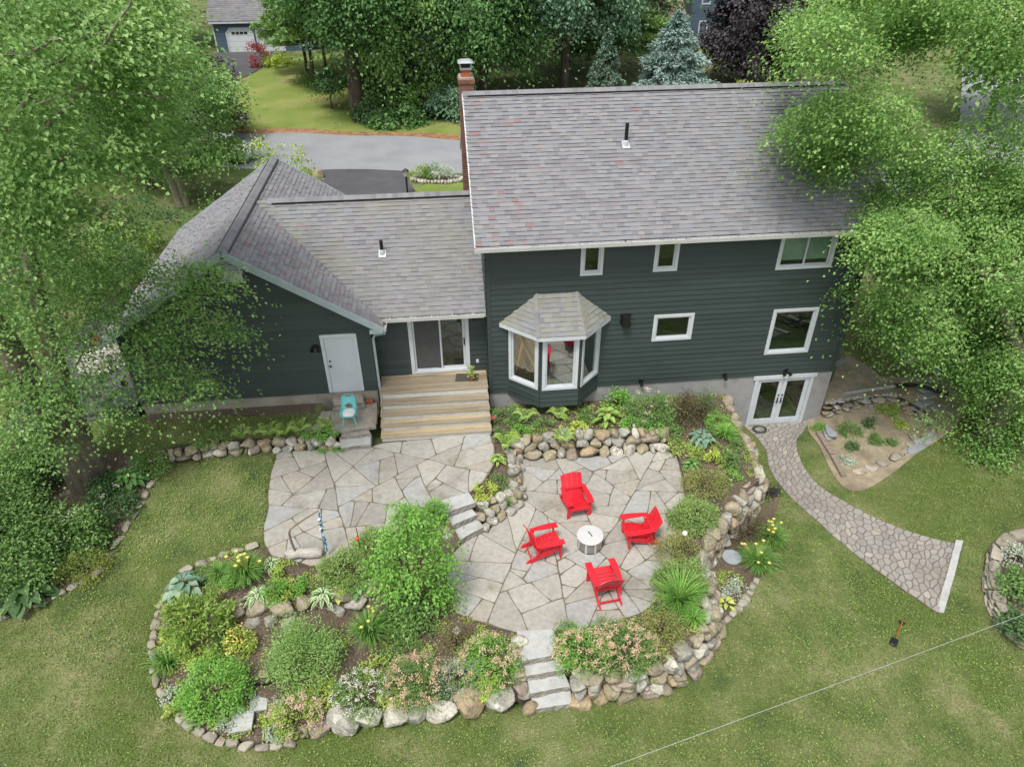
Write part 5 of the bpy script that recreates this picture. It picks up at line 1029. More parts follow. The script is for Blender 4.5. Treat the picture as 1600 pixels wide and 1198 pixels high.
# red tipped stake by the french doors
g = onterrain(1151, 668); g[2] = -2.52; tp = ony(1146, 628, g[1]); s_ = thing('marker_stake', 'thin dark stake with a red top beside the french doors', 'stake', g)
q = MB(); tube(q, [g, A([tp[0], g[1], tp[2]])], .010, 6); q.build('rod', m_black, s_); q = MB(); tube(q, [A([tp[0], g[1], tp[2]-.09]), A([tp[0], g[1], tp[2]+.0])], .026, 8); q.build('head', flat('red_cap', '#b3242c', .5), s_)
# hose coil
g = onterrain(1186, 673)+A([0, 0, .06]); q = MB(); tt2 = np.linspace(0, 2*np.pi*4, 120); tube(q, np.column_stack([g[0]+(.26-.012*tt2/6.28*1.5+.015*np.sin(tt2*1.7))*np.cos(tt2), g[1]+(.2-.012*tt2/6.28)*np.sin(tt2), g[2]+.012*np.sin(tt2*2.3)+.008*tt2/6.28]), .016, 6); tag(q.build('garden_hose', flat('hose_green', '#39443d', .5), smooth=True), 'dark green hose coiled on the path by the french doors', 'hose')
def looserock(name, px, py, z, dims, seed, m, lab, cat, group=None, rz=0.0):
    g = onz(px, py, z); q = MB(); rockmesh(q, (0, 0, dims[2]*.9), dims, (math.cos(rz), math.sin(rz)), seed, cuts=4, box_=.4, noise=.04, tilt=.05, hi=True); o = q.build(name, m, smooth=True); o.location = tuple(g); return tag(o, lab, cat, group)
m_rb = flat('red_brick', '#9a5c46', .9, vary=.25)
looserock('brick', 578, 628, -.42, (.13, .10, .06), 1, m_rb, 'reddish stone lying on the paving right of the turquoise chair', 'stone')
looserock('stone_block', 770, 655, -.9, (.13, .09, .10), 2, m_slate, 'grey block carrying a red brick at the right end of the deck steps', 'block')
looserock('brick', 770, 655, -.70, (.11, .07, .05), 3, m_rb, 'red brick on a grey block at the right end of the deck steps', 'brick')
# tray with a flat stone, tag, flags in the bed
g = onz(410, 1058, -1.78); tr = thing('planter_tray', 'square black tray with a flat stone inside in the round bed', 'tray', g)
q = MB(); fr = .24; box(q, g[0]-fr, g[0]+fr, g[1]-fr, g[1]-fr+.05, g[2], g[2]+.10); box(q, g[0]-fr, g[0]+fr, g[1]+fr-.05, g[1]+fr, g[2], g[2]+.10); box(q, g[0]-fr, g[0]-fr+.05, g[1]-fr+.05, g[1]+fr-.05, g[2], g[2]+.10); box(q, g[0]+fr-.05, g[0]+fr, g[1]-fr+.05, g[1]+fr-.05, g[2], g[2]+.10); q.build('rim', m_black, tr)
q = MB(); box(q, g[0]-fr+.05, g[0]+fr-.05, g[1]-fr+.05, g[1]+fr-.05, g[2]-.02, g[2]+.05); q.build('liner', flat('tray_liner', '#b9b49a', .7), tr)
q = MB(); rockmesh(q, (0, 0, .03), (.13, .15, .05), (1, .2), 5, cuts=5, box_=.4); o = q.build('flat_stone', m_rocks[1], smooth=True); o.location = tuple(g+A([.03, .03, .05])); tag(o, 'brown flat stone lying in the black tray', 'stone')
for k, (px, py, w, d, lab) in enumerate(((413, 1087, .24, .13, 'flat paver nearest the black tray in the round bed'), (405, 1103, .2, .12, 'small flat paver in the middle of the three in the round bed'), (379, 1127, .24, .24, 'square flat paver near the front edge of the round bed'))):
    g = onz(px, py, -1.84); q = MB(); slab(q, [(-w, -d), (w, -d*.9), (w*.9, d), (-w*.95, d*.9)], -.03, .05, 80+k, wa=.02, rough=.006); o = q.build('paver', [m_gran, m_granf]); o.location = tuple(g); tag(o, lab, 'paver', 'flat pavers in the round bed')
g = onz(716, 998, -1.47); q = MB(); c = g+A([-.02, 0, .32]); q.add([c+A([-.12, 0, 0]), c+A([0, -.06, -.11]), c+A([.12, 0, 0]), c+A([0, .06, .11])]+[c+A([-.12, .012, -.006]), c+A([0, -.048, -.116]), c+A([.12, .012, -.006]), c+A([0, .072, .104])], BOXF); s_ = thing('plant_tag', 'white square plant tag tilted on a wire in the dry bush', 'plant tag', g); q.build('plate', m_lid, s_); q = MB(); tube(q, [g, c], .006, 5); q.build('wire', m_iron, s_)
g = onterrain(1143, 872); q = MB(); lathe(q, [(.26, 0), (.27, .035), (.255, .045), (.02, .04)], (0, 0, 0), 30); o = q.build('round_stone', mat('bluestone', [(.3, lin('#8c949c')), (.7, lin('#a3aab0'))], scale=3, rough=.7)); o.location = tuple(g+A([0, 0, .03])); tag(o, 'round blue grey stepping stone at the foot of the boulder wall beside daylilies', 'stepping stone')
# shovel
a, b, c = onterrain(1409, 973), onterrain(1399, 997), onterrain(1394, 1015); sv = thing('shovel', 'short black shovel with an orange handle lying on the lawn', 'shovel', b)
q = MB(); tube(q, [a+A([0, 0, .06]), b+A([0, 0, .07])], .018, 8); q.build('shaft', flat('orange_wood', '#9c5a2a', .6), sv); q = MB(); d = (b-a)/np.linalg.norm(b-a); s = np.cross(d, A([0, 0, 1.])); tube(q, [a+A([0, 0, .06])-s*.07, a+A([0, 0, .06])+s*.07], .016, 8); tube(q, [a+A([0, 0, .06])-s*.07, a+d*.12+A([0, 0, .06])], .012, 6); tube(q, [a+A([0, 0, .06])+s*.07, a+d*.12+A([0, 0, .06])], .012, 6); q.build('grip', m_black, sv)
q = MB(); rockmesh(q, b+d*.17+A([0, 0, .05]), (.14, .09, .035), d[:2], 4, cuts=2, box_=.6, noise=.04); q.build('blade', m_black, sv, smooth=True)
# overhead cable
P0, P1 = onz(860, 1232, 2.2), onz(1700, 922, 2.0); q = MB(); tt3 = np.linspace(0, 1, 30)[:, None]; C_ = P0*(1-tt3)+P1*tt3; C_[:, 2] -= .02*np.sin(np.pi*tt3[:, 0]); tube(q, C_, .005, 6); tag(q.build('cable', flat('white_cable', '#a3a49f', .5)), 'taut white overhead cable crossing above the front lawn', 'cable')
# across the street
def lamppost(px, py, h, lab):
    z = -.6
    for _ in range(6): p = onz(px, py, z); z = float(base_z(p[0], p[1]))
    t = thing('lamp_post', lab, 'lamp post', p); q = MB(); tube(q, [p, p+A([0, 0, h])], .05, 8); q.build('post', m_black, t); q = MB(); lathe(q, [(.07, 0), (.14, .05), (.16, .3), (.18, .31), (.02, .42)], p+A([0, 0, h]), 10); q.build('lantern', flat('lantern_glass', '#a9a79d', .3), t); q = MB(); lathe(q, [(.19, 0), (.02, .14)], p+A([0, 0, h+.31]), 10); q.build('cap', m_black, t)
lamppost(370, 130, 1.35, 'black lantern post beside the far driveway'); lamppost(637, 303, .95, 'black lantern post beside the near driveway')
z = -.6
p = onz(381, 196, float(base_z(-15.5, 36.5))); t = thing('yard_sign', 'small white yard sign standing by the street', 'sign', p); q = MB(); box(q, p[0]-.3, p[0]+.3, p[1]-.01, p[1]+.01, p[2]+.3, p[2]+.8); q.build('board', m_lid, t); q = MB(); tube(q, [p+A([-.2, .0, 0]), p+A([-.2, .0, .3])], .012, 5); q.build('leg', m_iron, t); q = MB(); tube(q, [p+A([.2, .0, 0]), p+A([.2, .0, .3])], .012, 5); q.build('leg', m_iron, t)
q = MB()
for r_, (a_, b_) in enumerate(((-.2, .15), (-.23, .2), (-.1, .18))): box(q, p[0]+a_, p[0]+b_, p[1]-.016, p[1]-.0105, p[2]+.66-r_*.12, p[2]+.71-r_*.12)
q.build('lettering', m_iron, t)
looserock('boulder', 497, 278, -.75, (.32, .25, .25), 7, m_rocks[1], 'tan boulder at the corner of the near driveway', 'boulder', rz=.3)
# stone ring bed by the driveway
P = [onz(x, y, -.8) for x, y in ((644, 280), (655, 273), (680, 270), (705, 274), (722, 277))]; root = thing('stone_edging', 'pale stone edging of the small flower bed behind the chimney', 'edging', P[2]); S = smoothpoly(P+[onz(700, 283, -.8), onz(670, 283, -.8)], 6, True); n = len(S)
for i in range(0, n, 1):
    q = MB(); c = S[i]; tgt = S[(i+1) % n]-c; rockmesh(q, (c[0], c[1], float(base_z(c[0], c[1]))+.13), (np.linalg.norm(tgt)*.5, .13, .11), tgt, 300+i, cuts=5, box_=.45); q.build('edging_stone', m_peb if False else m_rocks[3], root, smooth=True)
sheet('garden_soil', [tuple(p[:2]) for p in S], .4, lambda x, y: base_z(x, y)+.16, m_soil, 'dark soil of the small roadside flower bed', 'soil', skirt=.2)
# left of the garage
q = MB(); B_ = A([(1, 0, 0), (-1, 0, 0), (0, 1, 0), (0, -1, 0), (0, 0, 1), (.6, .6, .5), (-.6, .6, .5), (-.6, -.6, .5), (.6, -.6, .5)]); rg = np.random.default_rng(9); gc = onz(165, 560, -.45)
for _ in range(700):
    a, r_ = rg.uniform(0, 6.28), math.sqrt(rg.random())*.98; s = rg.uniform(.035, .07); q.add(B_*s*rg.uniform(.7, 1.1, (9, 3))+gc+A([math.cos(a)*r_, math.sin(a)*r_*.9, .38*(1-(r_/1.05)**2)-.05+.0]), [[0, 5, 4, 8], [1, 7, 4, 6], [2, 6, 4, 5], [3, 8, 4, 7], [0, 2, 5], [2, 1, 6], [1, 3, 7], [3, 0, 8]], rg.random())
lathe(q, [(1.0, -.05), (.75, .18), (.4, .30), (.05, .34)], gc, 20, .0); tag(q.build('gravel_heap', m_peb), 'heap of pale gravel tipped on the pad left of the garage', 'gravel', kind='stuff')
g = onz(152, 541, -.42); bu = thing('buoy', 'pink float lying on the pad beside the gravel heap', 'buoy', g); q = MB(); lathe(q, [(.02, -.26), (.15, -.16), (.19, 0), (.14, .17), (.04, .26)], (0, 0, 0), 16); q.V[0] = q.V[0] @ A([[0, 0, 1], [0, 1, 0], [-1, 0, 0]]).T+g+A([0, 0, .19]); q.build('float', flat('pink_plastic', '#b52a52', .4), bu, smooth=True); q = MB(); tube(q, [g+A([-.26, 0, .19]), g+A([-.36, 0, .19]), g+A([-.42, .04, .15])], .03, 6); q.build('eye', m_lid, bu)
def plankbox(): 
    t = thing('storage_bin', 'low dark boarded bin against the left corner of the garage', 'bin', (-11.2, .1, -1)); q = MB(); siding(q, (A([-11.75, -.12, 0.]), A([1, 0, 0.]), A([0, -1, 0.])), 0, .95, -1.0, .02); siding(q, (A([-11.75, .9, 0.]), A([0, -1, 0.]), A([-1, 0, 0.])), 0, 1.0, -1.0, .02); q.build('side', m_side, t); q = MB(); box(q, -11.8, -10.78, -.16, .9, .02, .07); q.build('lid', m_side, t, bevel=.01)
plankbox()
tb = thing('tricycle', 'small red and blue tricycle standing behind the boarded bin', 'tricycle', onz(208, 600, .08)); g = onz(207, 603, .08)
for sx, sy, r_ in ((-.22, 0, .12), (.22, .12, .09), (.22, -.12, .09)):
    q = MB(); tube(q, [g+A([sx, sy-.02, r_]), g+A([sx, sy+.02, r_])], r_, 14); q.build('wheel', m_black, tb)
q = MB(); tube(q, [g+A([-.22, 0, .12]), g+A([-.15, 0, .38]), g+A([.22, 0, .2])], .025, 6); q.build('frame', flat('red_paint', '#b3382e', .4), tb); q = MB(); rockmesh(q, g+A([.12, 0, .3]), (.13, .09, .03), (1, 0), 2, cuts=0); q.build('seat', flat('blue_paint', '#3a76a8', .4), tb, smooth=True); q = MB(); tube(q, [g+A([-.15, -.14, .40]), g+A([-.15, .14, .40])], .018, 6); q.build('handlebar', m_lid, tb)
# ================================================================ PLANTS
def nrm(v): return v/(np.linalg.norm(v, axis=-1, keepdims=True)+1e-9)
def leaves(mb, P, D, N, L, W_, r, fold=.18, mi=0, droop=.12):
    """one folded kite per leaf"""
    D = nrm(D); S = nrm(np.cross(D, N)); N2 = np.cross(S, D); n = len(P); L = np.broadcast_to(np.asarray(L, float), (n,))[:, None]; W_ = np.broadcast_to(np.asarray(W_, float), (n,))[:, None]
    V = np.stack([P, P+D*L*.45+S*W_*.5+N2*fold*W_, P+D*L-N2*droop*L, P+D*L*.45-S*W_*.5+N2*fold*W_], 1).reshape(-1, 3)
    F = np.arange(n*4).reshape(n, 4); mb.add(V, F, np.clip(r, 0, 1), mi); return mb
def blobs(n, rg): v = rg.normal(size=(n, 3)); return nrm(v)
def bush(name, lab, cat, base, rx, ry, h, n, L, W_, m, seed, clump=.16, flowers=None, open_=.0, low=.12, group=None, stems=True, part='foliage', upright=.5, lean=(0, 0), flat_=.0, stem_m=None):
    rg = np.random.default_rng(seed); base = np.asarray(base, float); root = thing(name, lab, cat, base, group)
    K = max(8, int(n/34)); d = blobs(K*3, rg); d = d[d[:, 2] > -.25][:K]; K = len(d); q = (1-open_*rg.random(K)**1.0)*rg.uniform(.72, 1.06, K)*(1+.34*(fbm(d*1.7+seed, 3)-.47))
    C = np.column_stack([d[:, 0]*rx*q, d[:, 1]*ry*q, h*low+h*(1-low)*np.maximum(0, d[:, 2]*.5*q+.5 if False else (np.maximum(d[:, 2], -.1)+.1)/1.1*q)])
    C[:, 0] += lean[0]*C[:, 2]; C[:, 1] += lean[1]*C[:, 2]
    k = rg.integers(0, K, n); off = rg.normal(size=(n, 3))*clump*np.array([1, 1, .75]); P = C[k]+off; P[:, 2] = np.maximum(P[:, 2], .01)
    out = nrm(P-np.array([0, 0, h*.3])); D = nrm(out*.8+rg.normal(size=(n, 3))*.7+np.array([0, 0, upright-.3])); N = nrm(out*.5+np.array([0, 0, 1.0+flat_])+rg.normal(size=(n, 3))*.4)
    cr = rg.random(K); r = cr[k]*.55+rg.random(n)*.45
    mb = MB(); leaves(mb, P+base, D, N, L*rg.uniform(.7, 1.25, n), W_*rg.uniform(.7, 1.25, n), r); mb.build(part, m, root)
    if stems:
        s = MB()
        for i in rg.choice(K, min(K, 14), replace=False): tube(s, [base+A([rg.normal(0, .03), rg.normal(0, .03), -.03]), base+C[i]*A([.45, .45, .5]), base+C[i]], [.014, .010, .005], 5, cap=False)
        s.build('stems', stem_m or m_stem, root)
    if flowers:
        fm, fn, fs, cl = flowers; K2 = max(3, int(fn/cl)); dd = blobs(K2*4, rg); dd = dd[dd[:, 2] > .0][:K2]; K2 = len(dd); qq = rg.uniform(.95, 1.12, K2)
        C2 = np.column_stack([dd[:, 0]*rx*qq, dd[:, 1]*ry*qq, h*low+h*(1-low)*(dd[:, 2]+.08)*qq]); C2[:, 0] += lean[0]*C2[:, 2]; C2[:, 1] += lean[1]*C2[:, 2]
        kk = rg.integers(0, K2, fn); P = C2[kk]+rg.normal(size=(fn, 3))*fs*1.1*np.array([1, 1, .5]); D = nrm(rg.normal(size=(fn, 3))+np.array([0, 0, .2])); f = MB(); leaves(f, P+base, D, nrm(np.array([0, 0, 1.])+rg.normal(size=(fn, 3))*.5), fs*rg.uniform(.8, 1.3, fn), fs*rg.uniform(.8, 1.2, fn), rg.random(fn)); f.build('flowers', fm, root)['kind'] = 'stuff'
    return root
def blade_mesh(mb, base, r, h, n, w, rg, spread=1.0, seg=4, arch=1.0, r0=.05, mi=0):
    a = rg.uniform(0, 2*np.pi, n); R = r*np.sqrt(rg.uniform(.08, 1, n))*spread; H = h*rg.uniform(.55, 1.1, n)*(1.1-.45*R/r); o = r0*rg.uniform(0, 1, n); dirv = np.stack([np.cos(a), np.sin(a), 0*a], -1); side = np.stack([-np.sin(a+rg.normal(0, .5, n)), np.cos(a), 0*a], -1); side = nrm(side)
    rows = []
    for j in range(seg+1):
        t = j/seg; rad_ = o+R*t**1.35; z = H*(np.sin(t*1.9*arch)/max(np.sin(min(1.9*arch, 1.57)), .01) if arch > .6 else t); ww = w*(1-t**2.2)*rg.uniform(.8, 1.2, n)*.5+.0008
        p = np.asarray(base)+dirv*rad_[:, None]; p[:, 2] += z; rows += [p+side*ww[:, None], p-side*ww[:, None]]
    V = np.stack(rows, 1); k = 2*(seg+1); V = V.reshape(-1, 3); b = np.arange(n)[:, None, None]*k; f = np.array([[2*j, 2*j+1, 2*j+3, 2*j+2] for j in range(seg)])[None]; F = (b+f).reshape(-1, 4); mb.add(V, F, np.repeat(rg.random(n), seg), mi)
def tuft(name, lab, cat, base, r, h, n, w, m, seed, flowers=None, group=None, arch=1.0):
    rg = np.random.default_rng(seed); root = thing(name, lab, cat, base, group); mb = MB(); blade_mesh(mb, base, r, h, n, w, rg, arch=arch); mb.build('leaves', m, root)
    if flowers:
        fm, fn, fs, fh = flowers
        for i in range(fn):
            a = rg.uniform(0, 6.28); rr = r*rg.uniform(.1, .75); c = np.asarray(base)+A([math.cos(a)*rr, math.sin(a)*rr, h*fh*rg.uniform(.85, 1.15)]); f = MB(); k = 6; an = np.arange(k)*6.283/k; D = np.stack([np.cos(an), np.sin(an), .35+0*an], -1)
            leaves(f, np.repeat(c[None], k, 0), D, np.repeat(A([[0, 0, 1.]]), k, 0), fs, fs*.5, rg.random(k)); tube(f, [np.asarray(base)+A([0, 0, .05]), (np.asarray(base)+c)/2+A([0, 0, .1]), c], .004, 4, .1, 0, cap=False); f.build('flower', fm, root)
    return root
def rosette(name, lab, cat, base, r, n, L, W_, m, seed, margin=None, h=.25, group=None, flowers=None):
    rg = np.random.default_rng(seed); root = thing(name, lab, cat, base, group); mb = MB(); base = np.asarray(base, float)
    for i in range(n):
        a = i*2.399+rg.normal(0, .2); f = (i+.5)/n; R = r*(.25+.75*f)-L*.35; el = (1-f)*.9+.15; u = A([math.cos(a), math.sin(a), 0]); s = A([-math.sin(a), math.cos(a), 0]); l = L*rg.uniform(.8, 1.15); w = W_*rg.uniform(.85, 1.15); p0 = base+u*max(.01, R)*.6; hz = h*(1.15-.65*f)*rg.uniform(.85, 1.15)
        st = [(0, .03), (.16, .55), (.42, 1), (.7, .78), (.9, .32), (1, .03)]; rows = []
        for t, ww in st:
            c = p0+u*(l*t*math.cos(el*.6))+A([0, 0, hz+l*(math.sin(el)*t*.55-.55*t*t)]); hw = w*.5*ww; up = A([0, 0, .28*hw])
            rows += [c-s*hw+up, c-s*hw*.62+up*.45, c, c+s*hw*.62+up*.45, c+s*hw+up]
        F = []; M_ = []
        for j in range(len(st)-1):
            for k in range(4): F.append([j*5+k, j*5+k+1, (j+1)*5+k+1, (j+1)*5+k]); M_.append(1 if (margin is not None and (k in (0, 3) or j == len(st)-2)) else 0)
        mb.add(A(rows), F, np.full(len(F), rg.random()), M_)
    mb.build('leaves', [m, margin] if margin is not None else m, root)
    return root
def fern(name, lab, cat, base, r, n, m, seed, h=.4, group=None, wid=.09):
    rg = np.random.default_rng(seed); root = thing(name, lab, cat, base, group); mb = MB(); base = np.asarray(base, float)
    for i in range(n):
        a = i*2.399+rg.normal(0, .25); u = A([math.cos(a), math.sin(a), 0]); s = A([-math.sin(a), math.cos(a), 0]); R = r*rg.uniform(.7, 1.1); H = h*rg.uniform(.7, 1.2); k = 15; t = np.linspace(.10, 1, k); C = base+u*(R*t**1.2)[:, None]+A([0, 0, 1.])*(H*np.sin(t*2.2))[:, None]
        wd = wid*np.sin(np.clip(t*1.05, 0, 1)*2.9)**.8*(1.15-.5*t)+.008; rr = rg.random()
        for sg in (-1, 1): leaves(mb, C, np.repeat((s*sg+u*.35+A([0, 0, -.08]))[None], k, 0), np.repeat(A([[0, 0, 1.]]), k, 0), wd*1.2, .035*R/.4+0*wd, rr*.6+.4*rg.random(k))
    mb.build('fronds', m, root); return root
def limb(mb, a, b, r0, r1, rg, sag=.0, n=7, wig=.06, seg=7):
    a, b = A(a), A(b); t = np.linspace(0, 1, n)[:, None]; P = a*(1-t)+b*t; L = np.linalg.norm(b-a); P[1:-1] += rg.normal(size=(n-2, 3))*wig*L*.35; P[:, 2] += sag*L*np.sin(np.pi*t[:, 0]); tube(mb, P, np.linspace(r0, r1, n), seg, rg.random(), 0, cap=False); return P
def sprays(mb, C, R, n_spr, n_leaf, L, W_, rg, out_from, shell=.55, disc=.42, upn=1.0, twig=None, rbase=None, flat_=1.0, rowr=.2, rref=None):
    """leaf sprays filling ellipsoids C (k,3) radii R (k,3): layered fans of leaves with gaps between them"""
    C = np.atleast_2d(C); k = len(C); idx = np.repeat(np.arange(k), np.full(k, n_spr) if rref is None else np.maximum(4, n_spr*(R[:, 0]/rref)**2).astype(int)); m = len(idx); d = blobs(m, rg); q = (shell+(1-shell)*rg.random(m)**.6)[:, None]; S = C[idx]+d*q*R[idx]*A([1, 1, flat_])
    out = nrm(S-out_from); nn_ = nrm(A([0, 0, 1.0])*upn+out*.45+rg.normal(size=(m, 3))*.28); ax = nrm(out+rg.normal(size=(m, 3))*.35); ax = nrm(ax-nn_*(ax*nn_).sum(1, keepdims=True)); sd = np.cross(nn_, ax)
    j = np.repeat(np.arange(m), n_leaf); n = len(j); u = rg.normal(0, 1, n); v = rg.normal(0, 1, n); dr = disc*rg.uniform(.6, 1.3, m)[j]
    P = S[j]+ax[j]*(u*dr*.62)[:, None]+sd[j]*(v*dr*.48)[:, None]+nn_[j]*rg.normal(0, .075*disc/.42, n)[:, None]; P[:, 2] -= (np.hypot(u, v)*dr)**2*.45
    D = nrm(ax[j]*(.7+.2*u)[:, None]+sd[j]*(v*.6)[:, None]+rg.normal(size=(n, 3))*.45-A([0, 0, .18])); N = nrm(nn_[j]+rg.normal(size=(n, 3))*.34)
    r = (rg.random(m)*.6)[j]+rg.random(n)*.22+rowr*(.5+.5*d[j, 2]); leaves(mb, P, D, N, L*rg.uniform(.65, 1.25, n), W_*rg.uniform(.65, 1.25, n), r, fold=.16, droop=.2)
    return S
m_stem = flat('plant_stem', '#4a3d2c', .9)
G = leafmat
m_bright = G('leaf_bright_green', '#5d9331', '#74aa3c', '#9ac659'); m_mid = G('leaf_mid_green', '#557a38', '#6c9247', '#92b265'); m_deep = G('leaf_deep_green', '#3d602f', '#527541', '#719458')
m_lime = G('leaf_lime', '#9fb53b', '#b5c64a', '#cfd96d'); m_yg = G('leaf_yellow_green', '#7f9c35', '#9ab447', '#bccb62'); m_spruce = G('needle_green', '#5e7c38', '#7c9a4a', '#a6bd6d', trans=.15); m_blueh = G('leaf_blue_hosta', '#5f8570', '#76987f', '#97b096')
m_hosta = G('leaf_hosta', '#4f8339', '#629645', '#82ad5f'); m_cream = G('leaf_cream', '#c3cca0', '#d3d9b4', '#e3e6cb'); m_silver = G('leaf_silver', '#9aa996', '#b0bcab', '#cfd6c9'); m_grass = G('blade_green', '#4c7a2d', '#639238', '#8cb255'); m_grassb = G('blade_bright', '#5a922f', '#77ad3f', '#9fca60')
m_barb = G('leaf_barberry', '#6d7434', '#8c934a', '#b6b673'); m_red = m_red; m_brown = G('leaf_dry', '#5f5638', '#7a6e4b', '#978a63'); m_wine = G('leaf_wine', '#4e4333', '#63583c', '#7f7a50'); m_fern = G('fern_green', '#7fa23f', '#97b64f', '#b6cc70'); m_rhod = G('leaf_rhododendron', '#6b8d35', '#8aa644', '#b3c266')
f_pink = G('petal_pink', '#c49f90', '#d3b2a4', '#e2cbc0'); f_peach = G('petal_peach', '#c39d80', '#d2b295', '#e2ccb4'); f_white = G('petal_white', '#d3cfc6', '#e2ded6', '#efece6'); f_yel = G('petal_yellow', '#d6c23e', '#e2d356', '#eee48c'); f_or = G('petal_orange', '#d1821f', '#e39a2f', '#efb65a'); f_pale = G('petal_lilac', '#c9b7ae', '#d8c9c1', '#e6dcd6')
def ZB_(px, py):
    z = -1.3
    for _ in range(8): p = onz(px, py, z); z = float(zB(p[0], p[1]))
    return onz(px, py, z)
def ZA_(px, py):
    z = -1.6
    for _ in range(8): p = onz(px, py, z); z = float(zA(p[0], p[1]))
    return onz(px, py, z)
GB = 'plants of the round perennial bed'; GP = 'plants of the raised bed round the lower patio'
# ---- round bed (pixel = foot of the plant)
rosette('hosta', 'large blue green hosta at the outer left rim of the round bed', 'hosta', ZA_(292, 925), .62, 34, .30, .20, m_blueh, 1, h=.38, group=GB)
bush('rhododendron', 'yellow green rhododendron in front of the blue hosta', 'shrub', ZA_(316, 985), .76, .62, 1.0, 2300, .13, .048, m_rhod, 2, clump=.085, group=GB, upright=.8)
tuft('daylily', 'daylily clump with yellow flowers at the top of the round bed', 'daylily', ZA_(388, 902), .62, .62, 420, .022, m_grass, 3, flowers=(f_yel, 9, .06, 1.1), group=GB)
tuft('daylily', 'flowerless daylily clump between the blue hosta and the yellow daylilies', 'daylily', ZA_(350, 905), .5, .5, 300, .022, m_grass, 4, group=GB)
rosette('hosta', 'white edged hosta just above the boulder ledge', 'hosta', ZA_(405, 935), .42, 26, .24, .10, m_hosta, 5, margin=m_cream, h=.2, group=GB)
rosette('hosta', 'small white edged hosta beside the patio edge', 'hosta', ZA_(426, 884), .3, 18, .2, .09, m_hosta, 6, margin=m_cream, h=.16, group=GB)
bush('perennial', 'low pale green mound right of the small edged hosta', 'perennial', ZA_(447, 898), .27, .25, .24, 500, .06, .03, m_yg, 7, clump=.05, group=GB)
bush('perennial', 'bushy perennial with a few orange blooms above the ledge', 'perennial', ZA_(437, 930), .3, .28, .5, 600, .08, .03, m_bright, 8, clump=.07, flowers=(f_or, 14, .05, 5), group=GB)
bush('perennial', 'rounded light green perennial in the mulch near the log', 'perennial', ZA_(474, 924), .27, .26, .34, 600, .06, .03, m_bright, 9, clump=.05, group=GB)
rosette('hosta', 'silvery edged hosta right of the mulch gap', 'hosta', ZA_(507, 938), .4, 26, .24, .10, m_hosta, 10, margin=m_cream, h=.26, group=GB)
rosette('hosta', 'lime hosta tucked under the left dwarf spruce', 'hosta', ZA_(529, 930), .26, 16, .19, .12, m_lime, 11, h=.2, group=GB)
rosette('hosta', 'broad dark green hosta under the tall bright shrub', 'hosta', ZA_(560, 925), .36, 20, .24, .16, m_hosta, 12, h=.3, group=GB)
bush('dwarf_spruce', 'left dwarf spruce mound at the edge of the upper patio', 'shrub', ZA_(545, 903), .64, .58, .74, 6500, .06, .026, m_spruce, 13, clump=.07, group=GB, upright=.4)
bush('dwarf_spruce', 'right dwarf spruce mound at the edge of the upper patio', 'shrub', ZA_(588, 866), .58, .52, .7, 6000, .06, .026, m_spruce, 14, clump=.07, group=GB, upright=.4)
bush('perennial', 'spiky yellow flowered perennial at the garden stake', 'perennial', ZA_(570, 882), .18, .16, .5, 120, .08, .02, m_yg, 15, clump=.06, flowers=(f_yel, 90, .045, 6), group=GB)
def lobed(name, lab, base, lobes, Yp, m, seed, n_spr, n_leaf, L, W_, disc, group):
    rg = np.random.default_rng(seed); root = thing(name, lab, 'shrub', base, group); C = A([ony(px, py, Yp+dy) for px, py, r, dy in lobes]); R = A([(r*1.05, r*1.05, r*.5) for _, _, r, _ in lobes]); mb = MB(); sprays(mb, C, R, n_spr, n_leaf, L, W_, rg, A(base)+A([0, 0, .5]), .55, disc, .8); mb.build('foliage', m, root); t = MB()
    for c in C: limb(t, base, c, .03, .008, rg, sag=.05, seg=5)
    t.build('stems', m_stem, root)
DB = ZA_(648, 960); lobed('dogwood', 'tall bright green shrub standing between the two patios', DB, [(632, 806, .32, 0), (662, 822, .36, .1), (612, 842, .34, -.1), (655, 852, .42, 0), (692, 862, .36, 0), (600, 880, .34, -.1), (640, 890, .46, -.1), (685, 900, .42, 0), (612, 918, .36, -.2), (655, 930, .44, -.2), (692, 925, .3, 0), (630, 955, .34, -.2), (672, 962, .28, -.1)], DB[1]+.15, m_bright, 16, 17, 22, .10, .055, .27, GB)
bush('shrub', 'lower dark green shoots under the tall bright shrub', 'shrub', ZA_(640, 975), .6, .42, .75, 1300, .10, .055, m_mid, 17, clump=.12, group=GB)
bush('juniper', 'feathery grey green shrub left of the upper slab steps', 'shrub', ZA_(652, 822), .58, .4, .55, 3000, .07, .016, m_mid, 18, clump=.09, group=GB, upright=.9)
bush('shrub', 'fresh green shrub touching the top slab step', 'shrub', ZA_(682, 806), .34, .3, .45, 1000, .07, .03, m_bright, 19, clump=.08, group=GB)
tuft('daylily', 'tall daylily clump left of the bare patch', 'daylily', ZA_(580, 1000), .62, .85, 300, .024, m_grass, 20, flowers=(f_yel, 4, .055, 1.0), group=GB)
bush('azalea', 'loose twiggy light green shrub in the middle of the round bed', 'shrub', ZA_(480, 1050), .9, .8, 1.75, 7500, .055, .03, G('leaf_azalea', '#6a8f3f', '#82a752', '#a6c576'), 21, clump=.12, group=GB, open_=.35, upright=.6, low=.1)
bush('boxwood', 'dense rounded yellow green shrub at the left front of the round bed', 'shrub', ZA_(342, 1090), .72, .66, .98, 4600, .06, .035, m_bright, 22, clump=.10, group=GB, upright=.5)
tuft('iris', 'iris fan leaning over the left edging stones', 'iris', ZA_(264, 1040), .62, .5, 130, .026, m_grass, 23, group=GB, arch=.95)
bush('coreopsis', 'yellow flowered plant standing before the boulder ledge', 'perennial', ZA_(380, 1012), .3, .25, .6, 700, .08, .028, m_yg, 24, clump=.07, flowers=(f_yel, 200, .05, 7), group=GB)
